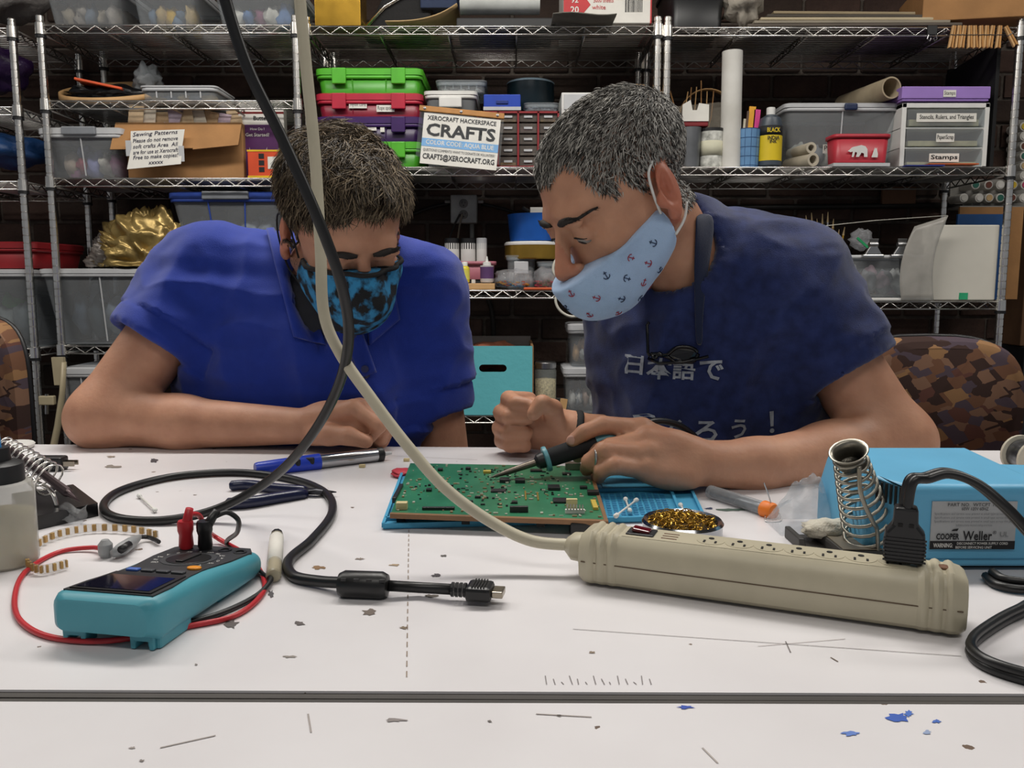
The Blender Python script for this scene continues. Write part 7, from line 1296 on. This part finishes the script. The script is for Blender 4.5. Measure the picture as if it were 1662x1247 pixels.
    patch('collar_flap', ((436, 376), (474, 372), (530, 560), (478, 548)), pm_, so); patch('collar_flap', ((600, 505), (641, 468), (650, 520), (600, 562)), pm_, so)
    pl0 = [stick(at(x, y, 1.05), .002) for x, y in ((563, 528), (570, 560), (576, 600), (580, 640))]; MB().tube(pl0, .014, 8, flat=.18, up=Vector((0, -1, 0))).build('placket', pm_, so, world=True, smooth=True)
    for p_ in pl0[1:3]: MB().lathe([(.0055, 0), (.0055, .002), (0, .002)], p_ + Vector((0, -.004, 0)), Rx(math.pi / 2), 12).build('button', M('navy_button', '#182050', .4), so, world=True)
    cr = stick(at(612, 596, 1.05), .0015); MB().blob(cr, (.008, .002, .012), 5, .5, 8, 6).build('crest', M('crest_thread', '#10142c', .8, col2='#5a6088', scale=200), so, world=True, smooth=True)
    trousers(t, (PV[0], PV[1], .47), [(PV[0] - .16, PV[1] - .38, .50), (PV[0] + .16, PV[1] - .38, .50)], [(PV[0] - .17, PV[1] - .34, 0), (PV[0] + .17, PV[1] - .34, 0)], jean, shoe)
man_polo()

# ============================================================ man in the navy shirt (right)
def man_tee():
    Hc = at(1006, 313, 1.06); R = head_frame((-.927, -.374), math.radians(35), math.radians(-2)); SC = 1.0
    t = thing('person', 'man in navy lettered shirt and anchor mask holding the soldering iron', 'person', at(1180, 640, 1.3)); t.location.z = 0; ROOT[t.name] = Matrix.Translation(t.location)
    p = lambda x, y, Y: np.array(at(x, y, Y))
    NB = p(1130, 440, 1.13); LS = p(1268, 452, 1.13); RS = p(1035, 505, 1.24); PV = p(1180, 960, 1.36); EL = p(1446, 712, 1.055); WR = p(1140, 752, .935); EL2 = p(1035, 720, 1.2); WR2 = p(930, 704, 1.15)
    F = Field((-.09, .80, .40), (.62, 1.56, 1.34), .003); L = head_prims(F, Hc, R, sc=SC)
    F.cone(L(0, .03, -.055), NB + [0, .02, -.01], .051, .053, .02); F.cone(RS, LS, .045, .045, .03); F.cone(NB + [0, .03, -.085], PV, .08, .11, .04)
    F.cone(LS, EL, .055, .046, .03); F.cone(EL, p(1345, 742, 1.01), .046, .041, .02); F.cone(p(1345, 742, 1.01), p(1225, 756, .962), .041, .030, .02); F.cone(p(1225, 756, .962), WR, .030, .0265, .02); F.ell(EL + [.012, .0, -.006], (.042, .045, .04), None, .02)
    F.cone(RS, EL2, .05, .043, .03); F.cone(EL2, WR2, .041, .029, .02)
    # left hand on the iron
    MC = [p(1042, 697, .950), p(1050, 714, .934), p(1052, 737, .920), p(1046, 762, .912)]; pal = (MC[1] + MC[2]) / 2
    F.ell(WR * .45 + pal * .55, (.043, .022, .029), np.array(Ry(.25)), .014); F.ell(p(1085, 774, .908), (.034, .014, .015), np.array(Ry(.15)), .022); [F.ell(m + [-.001, -.006, .005], (.0105, .0095, .0095), None, .008) for m in MC]
    for m in MC: F.cone(WR * .75 + m * .25, m, .020, .0125, .008)
    finger(F, [MC[0], p(978, 690, .936), p(948, 702, .930), p(929, 716, .930)], [.0125, .0105, .0092, .0078])
    finger(F, [MC[1], p(990, 726, .92), p(958, 735, .937), p(938, 741, .95)], [.0122, .0105, .0092, .008])
    finger(F, [MC[2], p(980, 732, .903), p(957, 750, .912), p(952, 762, .93)], [.012, .0106, .0094, .0082])
    finger(F, [MC[3], p(996, 756, .892), p(977, 764, .897), p(972, 776, .912)], [.0115, .0098, .0086, .0075])
    finger(F, [WR * .6 + MC[0] * .4 + [0, .018, 0], p(1020, 725, .972), p(975, 728, .972), p(948, 730, .958)], [.017, .0135, .011, .0085], .006)
    # right hand: closed fist with the thumb across
    fb_ = p(868, 688, 1.145); F.ell(fb_, (.036, .028, .034), None, .012); F.cone(WR2, fb_, .028, .031, .014)
    for i, (yk, xk) in enumerate(((648, 826), (670, 814), (695, 812), (715, 816))):
        a = p(858 - 2 * i, yk + 2, 1.165); b = p(xk, yk, 1.14); c = p(xk + 12, yk + 7, 1.112); d = p(858 - i * 2, yk + 9, 1.106); finger(F, [a, b, c, d], [.0125, .0118, .0108, .0095], .003)
    finger(F, [p(902, 690, 1.125), p(897, 664, 1.105), p(880, 655, 1.092), p(866, 672, 1.088)], [.016, .0128, .0112, .0095], .005)
    P, Q = F.mesh(); Ri = np.array(R); Hn = np.array(Hc)
    def loc(P): return ((P - Hn) @ Ri) / SC
    def scalp_m(l):
        hl = .062 - np.clip((np.abs(l[:, 0]) - .012) * .9, -.01, .0) - np.clip((np.abs(l[:, 0]) - .05) * 3, 0, .05) + .018 * np.exp(-((np.abs(l[:, 0]) - .034) / .014) ** 2)
        return l[:, 2] > np.where(l[:, 1] < -.035, hl, np.where(l[:, 1] < .0, -.008 + (.0 - l[:, 1]) * 1.4, np.where(l[:, 1] < .036, .022, -.055)))
    def paint(P, N):
        l = loc(P); nearh = np.linalg.norm(P - Hn, axis=1) < .17; c = np.zeros((len(P), 4), np.float32); c[:, 3] = 1; beard = nearh * np.clip((-.035 - l[:, 2]) / .02, 0, 1) * np.clip((.0 - l[:, 1]) / .02, 0, 1) * np.clip((l[:, 2] + .13) / .02, 0, 1)
        c[:, 0] = beard * .45 + np.where(nearh & scalp_m(l), .9, 0); c[:, 1] = np.where(nearh & (np.abs(l[:, 0]) > .068) & (l[:, 2] < .03) & (l[:, 2] > -.055) & (l[:, 1] > -.01) & (l[:, 1] < .05), .55, 0) + np.where(nearh & (l[:, 1] < -.108), .3, 0)
        return c
    o, P, Q, N = np_mesh('body', P, Q, [skin_mat('skin_tee_man', '#bd8c70', '#3a322d')], t, paint=paint, relax=1)
    l = loc(P); nearh = np.linalg.norm(P - Hn, axis=1) < .17; sm = nearh & scalp_m(l) & ((np.abs(l[:, 0]) < .077) | (l[:, 2] > .03)); hm = hair_mat('hair_salt_pepper', '#1c1814', '#c6c2ba', .2, 1.0)
    def dirf(p, n):
        q = loc(p); top = np.clip((q[:, 2] - .0) / .09, 0, 1)[:, None]; fw = np.array([[.1, -1, -.25]]); dn = np.array([[0, .3, -1.0]]); return (fw * top + dn * (1 - top)) @ Ri.T
    h1 = strands('hair', P, N, sm, dirf, lambda p: .006 + .007 * np.clip((loc(p)[:, 2]) / .09, 0, 1), 4, .0009, t, hm, 4, lift=.45); hair_object('hair', [h1], t, hm)
    eyes(t, P, Q, L, Ri, M('brow_hair', '#1d1611', .7, var=.3, scale=300), M('lash_hair', '#0c0a0a', .6), SC)
    for i, (fx, r_) in enumerate(((p(927, 715, .9235), .006),)): MB().blob(fx, (.0052, .0018, .0055), 1, .05, 8).build('fingernail', M('nail', '#c9998a', .3), t, world=True, smooth=True)
    rg = p(966, 741, .906); MB().tube([np.array(rg) + np.array((0.002 * 0, math.cos(a) * .0108, math.sin(a) * .0108)) for a in [math.pi * k / 10 for k in range(20)]], .0016, 8, closed=True).build('finger_ring', silver, t, world=True, smooth=True)
    # mask with anchors
    G = Field(np.array(Hc) - .21, np.array(Hc) + .15, .0028); head_prims(G, Hc, R, off=.005, sc=SC, ears=False); LL = lambda *a: Hn + Ri @ (np.array(a) * SC)
    G.ell(LL(0, -.088, -.07), (.052, .05, .046), Ri, .03); G.cone(LL(0, -.112, -.05), LL(0, -.108, -.085), .02, .018, .025)
    G.plane(LL(0, -.128, -.047), Ri @ np.array((0, -.14, 1.0))); G.plane(LL(0, .004, -.05), Ri @ np.array((0, 1, 0))); 
    MP, MQ = G.mesh(); mm_ = cloth_mat('pale_blue_cotton', '#a9c3e4', .8, var=.03); mo, MP, MQ, MN = np_mesh('face_mask', MP, MQ, [mm_], t, relax=2); mo['label'] = 'pale blue cloth mask printed with small anchors'
    mtree = BVHTree.FromPolygons([Vector(v) for v in MP], [tuple(int(i) for i in q) for q in MQ])
    for s in (-1, 1):
        MB().tube(spline([LL(s * .07, -.003, -.032), LL(s * .0765, -.0035, -.006), LL(s * .0765, .004, .018), LL(s * .073, .018, .026)], 6), .0017, 8).tube(spline([LL(s * .072, .0, -.064), LL(s * .0755, .018, -.054), LL(s * .072, .034, -.04)], 5), .0017, 8).build('ear_loop', white, mo, world=True, smooth=True)
    ar = M('anchor_red', '#a02c40', .8); an = M('anchor_navy', '#1c2c50', .8); r9 = random.Random(6); k = 0
    Xl, Yl, Zl = (Vector(Ri[:, i]) for i in range(3))
    for j in range(6):
        for i in range(7):
            a = -1.5 + 3.0 * i / 6 + (j % 2) * .25; zz = -.038 - .0185 * j; src = Vector(LL(math.sin(a) * .14, -.04 - math.cos(a) * .14, zz)); dirv = (Vector(LL(0, -.04, zz)) - src).normalized(); h = mtree.ray_cast(src, dirv)
            if h[0] is None: continue
            ll = loc(np.array([h[0]]))[0]
            if ll[2] - .14 * (ll[1] + .128) > -.0545 or ll[1] > -.006: continue
            nrm = h[1]; up_ = (Zl - nrm * Zl.dot(nrm)).normalized(); rt = up_.cross(nrm); rot = r9.choice((0, 2.4, .8, -.7)); up2 = up_ * math.cos(rot) + rt * math.sin(rot); rt2 = up2.cross(nrm); c = h[0] + nrm * .0006; s_ = .0048; B_ = MB()
            B_.tube([c + up2 * s_ * q for q in (-1, 1)], .00055, 5).tube([c + rt2 * s_ * .85 * math.cos(q) - up2 * s_ * (.25 + .75 * math.sin(q)) for q in (0, .5, 1.0, 1.57, 2.1, 2.6, 3.14)], .00055, 5).tube([c + up2 * s_ * .55 - rt2 * s_ * .45, c + up2 * s_ * .55 + rt2 * s_ * .45], .0005, 5); B_.build('anchor_print', ar if k % 2 else an, mo, world=True); k += 1
    # shirt
    G = Field((-.09, .95, .42), (.62, 1.64, 1.26), .0045); sL, sR = .60, .47
    G.cone(NB + [.02, .06, -.07], PV, .12, .165, .05); G.ell(p(1120, 600, 1.19), (.125, .105, .15), None, .06); G.ell(p(1215, 600, 1.19), (.12, .115, .17), None, .06); G.cone(RS + [0, .01, -.01], LS + [0, .01, -.005], .062, .068, .06); G.ell(p(1190, 450, 1.22), (.11, .085, .085), None, .06); G.ell(p(1150, 720, 1.23), (.16, .12, .16), None, .06)
    G.cone(LS, EL, .068, .072, .045, cut=sL); G.cone(RS, EL2, .062, .058, .04, cut=sR); G.cone(LS + (EL - LS) * .35, EL, .057, .062, .004, 's'); G.cone(RS + (EL2 - RS) * .3, EL2, .05, .05, .004, 's')
    nb2 = np.array(L(0, .03, -.06)); G.cone(NB + [.01, .03, -.02], NB + (nb2 - NB) * .42 + [.014, .03, .01], .07, .062, .03); G.cone(nb2 + (nb2 - NB) * .5, NB + [0, .012, -.015], .056, .056, .004, 's'); G.cone(NB + [-.03, -.02, .03], NB + [-.065, -.06, .005], .045, .034, .006, 's')
    SP, SQ = G.mesh(); nm_ = cloth_mat('navy_heather', '#1d2650', .9, var=.18, col2='#283464')
    def dsp(P, N):
        w = wrinkle(P, N, .0095, 7, 11, (1.3, 1, .65)) + wrinkle(P, N, .005, 15, 14, (.7, 1, 1.3)); tt = ((P - LS) @ (EL - LS)) / float((EL - LS) @ (EL - LS)); dist = np.linalg.norm(P - LS - np.clip(tt, 0, 1)[:, None] * (EL - LS), axis=1); return np.where((dist < .1) & (tt > sL - .08) & (tt < sL + .02), w * .25 + .0012, w)
    so, SP, SQ, SN = np_mesh('tee_shirt', SP, SQ, [nm_], t, disp=dsp, relax=2); so['label'] = 'navy heather tee shirt with white lettering'
    tree = BVHTree.FromPolygons([Vector(v) for v in SP], [tuple(int(i) for i in q) for q in SQ])
    btree = BVHTree.FromPolygons([Vector(v) for v in P], [tuple(int(i) for i in q) for q in Q]); pr = M('white_shirt_print', '#9ea3ab', .8, var=.25, scale=120)
    def print_on(txt, px, py, hpx, rot, bold=.02):
        me = text_mesh(txt, 1.0, 1.0, bold); co = np.zeros(len(me.vertices) * 3); me.vertices.foreach_get('co', co); co = co.reshape(-1, 3); co[:, 0] -= (co[:, 0].max() + co[:, 0].min()) / 2; co[:, 1] -= (co[:, 1].max() + co[:, 1].min()) / 2; co /= np.ptp(co[:, 1]); c = at(px, py, 1.07); s = hpx / 1290; vs = []
        for v in co:
            x, z = v[0] * s, v[1] * s; q = Vector((c.x + x * math.cos(rot) - z * math.sin(rot), .9, c.z + x * math.sin(rot) + z * math.cos(rot))); h = tree.ray_cast(q, Vector((0, 1, 0))); vs.append(h[0] + Vector((0, -.0012, 0)) if h[0] is not None else q + Vector((0, .2, 0)))
        mb = MB(); mb.add(vs, [tuple(f.vertices) for f in me.polygons]); mb.build('shirt_lettering', pr, so, world=True)
    for ch, x, y, h, r in (('日', 1036, 597, 34, .0), ('本', 1073, 600, 38, 0), ('語', 1110, 600, 36, 0), ('で', 1152, 600, 34, .0), ('つ', 1052, 690, 30, 0), ('く', 1100, 700, 34, .0), ('ろ', 1146, 700, 36, .05), ('う', 1196, 694, 34, .05), ('！', 1250, 684, 38, .1)): print_on(ch, x, y, h, r)
    def stick(q, off=.002): h = tree.find_nearest(Vector(q)); return h[0] + h[1] * off
    # neck rib and navy strap
    sm2 = MB(); rows = [(1128, 1158, 346), (1129, 1160, 372), (1127, 1156, 400), (1126, 1150, 440), (1127, 1143, 490), (1128, 1140, 530), (1130, 1141, 562)]; vs = []
    for x0, x1, y in rows:
        for x in (x0, (x0 + x1) / 2, x1):
            d_ = (at(x, y, 1.0) - CAM).normalized(); h = tree.ray_cast(CAM, d_); b = h[0] if (h[0] is not None and h[0].y < 1.3) else at(x, y, 1.1); h2 = btree.ray_cast(CAM, d_)
            if h2[0] is not None and (h2[0] - CAM).length < (b - CAM).length: b = h2[0]
            vs.append(b - d_ * .006)
    sm2.add(vs, [(3 * r + c, 3 * r + c + 1, 3 * r + c + 4, 3 * r + c + 3) for r in range(len(rows) - 1) for c in (0, 1)]); sm2.build('neck_strap', cloth_mat('navy_strap', '#16203c', .7), None, smooth=True, solid=.003, subd=1, label='navy fabric strap hanging from the right man neck', cat='strap')
    gl = thing('glasses', 'black glasses hanging folded on the navy shirt front', 'glasses', stick(p(1080, 580, 1.05), .01)); gmt = M('glossy_black', '#08080a', .15)
    for cx in (1048, 1108): MB().tube([stick(p(cx + 26 * math.cos(a), 578 + 13 * math.sin(a), 1.05), .006) for a in [2 * math.pi * k / 20 for k in range(20)]], .0024, 6, closed=True).build('lens_rim', gmt, gl, world=True, smooth=True); MB().add([stick(p(cx + 23 * math.cos(a), 578 + 11 * math.sin(a), 1.05), .005) for a in [2 * math.pi * k / 16 for k in range(16)]], [tuple(range(16))]).build('lens', M('dark_lens', '#101014', .1), gl, world=True)
    MB().tube([stick(p(x, y, 1.05), .008) for x, y in ((1020, 582), (1012, 560), (1013, 530), (1014, 505))], .0022, 6).build('temple', gmt, gl, world=True, smooth=True); MB().tube([stick(p(x, y, 1.05), .009) for x, y in ((1020, 588), (1060, 596), (1110, 594), (1150, 580))], .0022, 6).build('temple', gmt, gl, world=True, smooth=True); MB().tube([stick(p(x, y, 1.05), .008) for x, y in ((1073, 576), (1083, 576))], .0022, 6).build('bridge', gmt, gl, world=True)
    # wrist watch strap on the far wrist
    dw = (Vector(WR2) - Vector(fb_)).normalized(); u1 = dw.orthogonal().normalized(); u2 = dw.cross(u1); MB().tube([Vector(WR2) + (u1 * math.cos(a) + u2 * math.sin(a)) * .0315 for a in [2 * math.pi * k / 24 for k in range(24)]], .006, 8, closed=True, flat=.5).build('wrist_band', M('black_binding', '#0d0d0f', .8), None, smooth=True, label='black band around the right man far wrist', cat='band')
    trousers(t, (PV[0], PV[1], .47), [(PV[0] - .16, PV[1] - .38, .50), (PV[0] + .16, PV[1] - .38, .50)], [(PV[0] - .17, PV[1] - .34, 0), (PV[0] + .17, PV[1] - .34, 0)], jean, shoe)
man_tee()
# ------------------------------------------------------------ soldering iron in the hand
tip = T(795, 776, TZ + .018); end = at(1022, 700, .945); d = end - tip; R_ = align(d); L_ = d.length; it = thing('soldering_iron', 'teal and black soldering iron touching the circuit board', 'soldering iron', tip)
k_ = lambda px: (px - 795) / (1022 - 795) * L_
MB().lathe([(.0003, 0), (.0016, .006), (.0034, .022), (.0038, k_(850)), (.0042, k_(878))], tip, R_, 14).build('tip_barrel', M('iron_steel', '#6d655c', .3, .9, var=.25), it, world=True, smooth='auto')
MB().lathe([(.005, k_(868)), (.0085, k_(872)), (.0095, k_(878)), (.0095, k_(884))], tip, R_, 18).build('nut', blackp, it, world=True, smooth='auto'); MB().lathe([(.0095, k_(882)), (.0145, k_(883)), (.015, k_(886)), (.0145, k_(889)), (.0095, k_(890))], tip, R_, 24).build('flange', M('iron_teal', '#5d98a4', .4), it, world=True, smooth='auto')
MB().lathe([(.0095, k_(889)), (.0108, k_(895)), (.0112, k_(930)), (.0105, k_(960)), (.0095, k_(966))], tip, R_, 20).build('foam_grip', M('foam_black', '#1c1d20', .85), it, world=True, smooth='auto'); MB().lathe([(.0095, k_(964)), (.0088, k_(985)), (.0078, k_(1022)), (.005, L_ + .01)], tip, R_, 18).build('handle', M('iron_teal'), it, world=True, smooth='auto')
MB().tube(spline([end, at(1060, 684, .97), at(1100, 690, .995), at(1130, 712, 1.01), at(1146, 738, 1.02), at(1180, 770, 1.03)], 6), .0042, 10).build('iron_cord', cab, it, world=True, smooth=True)
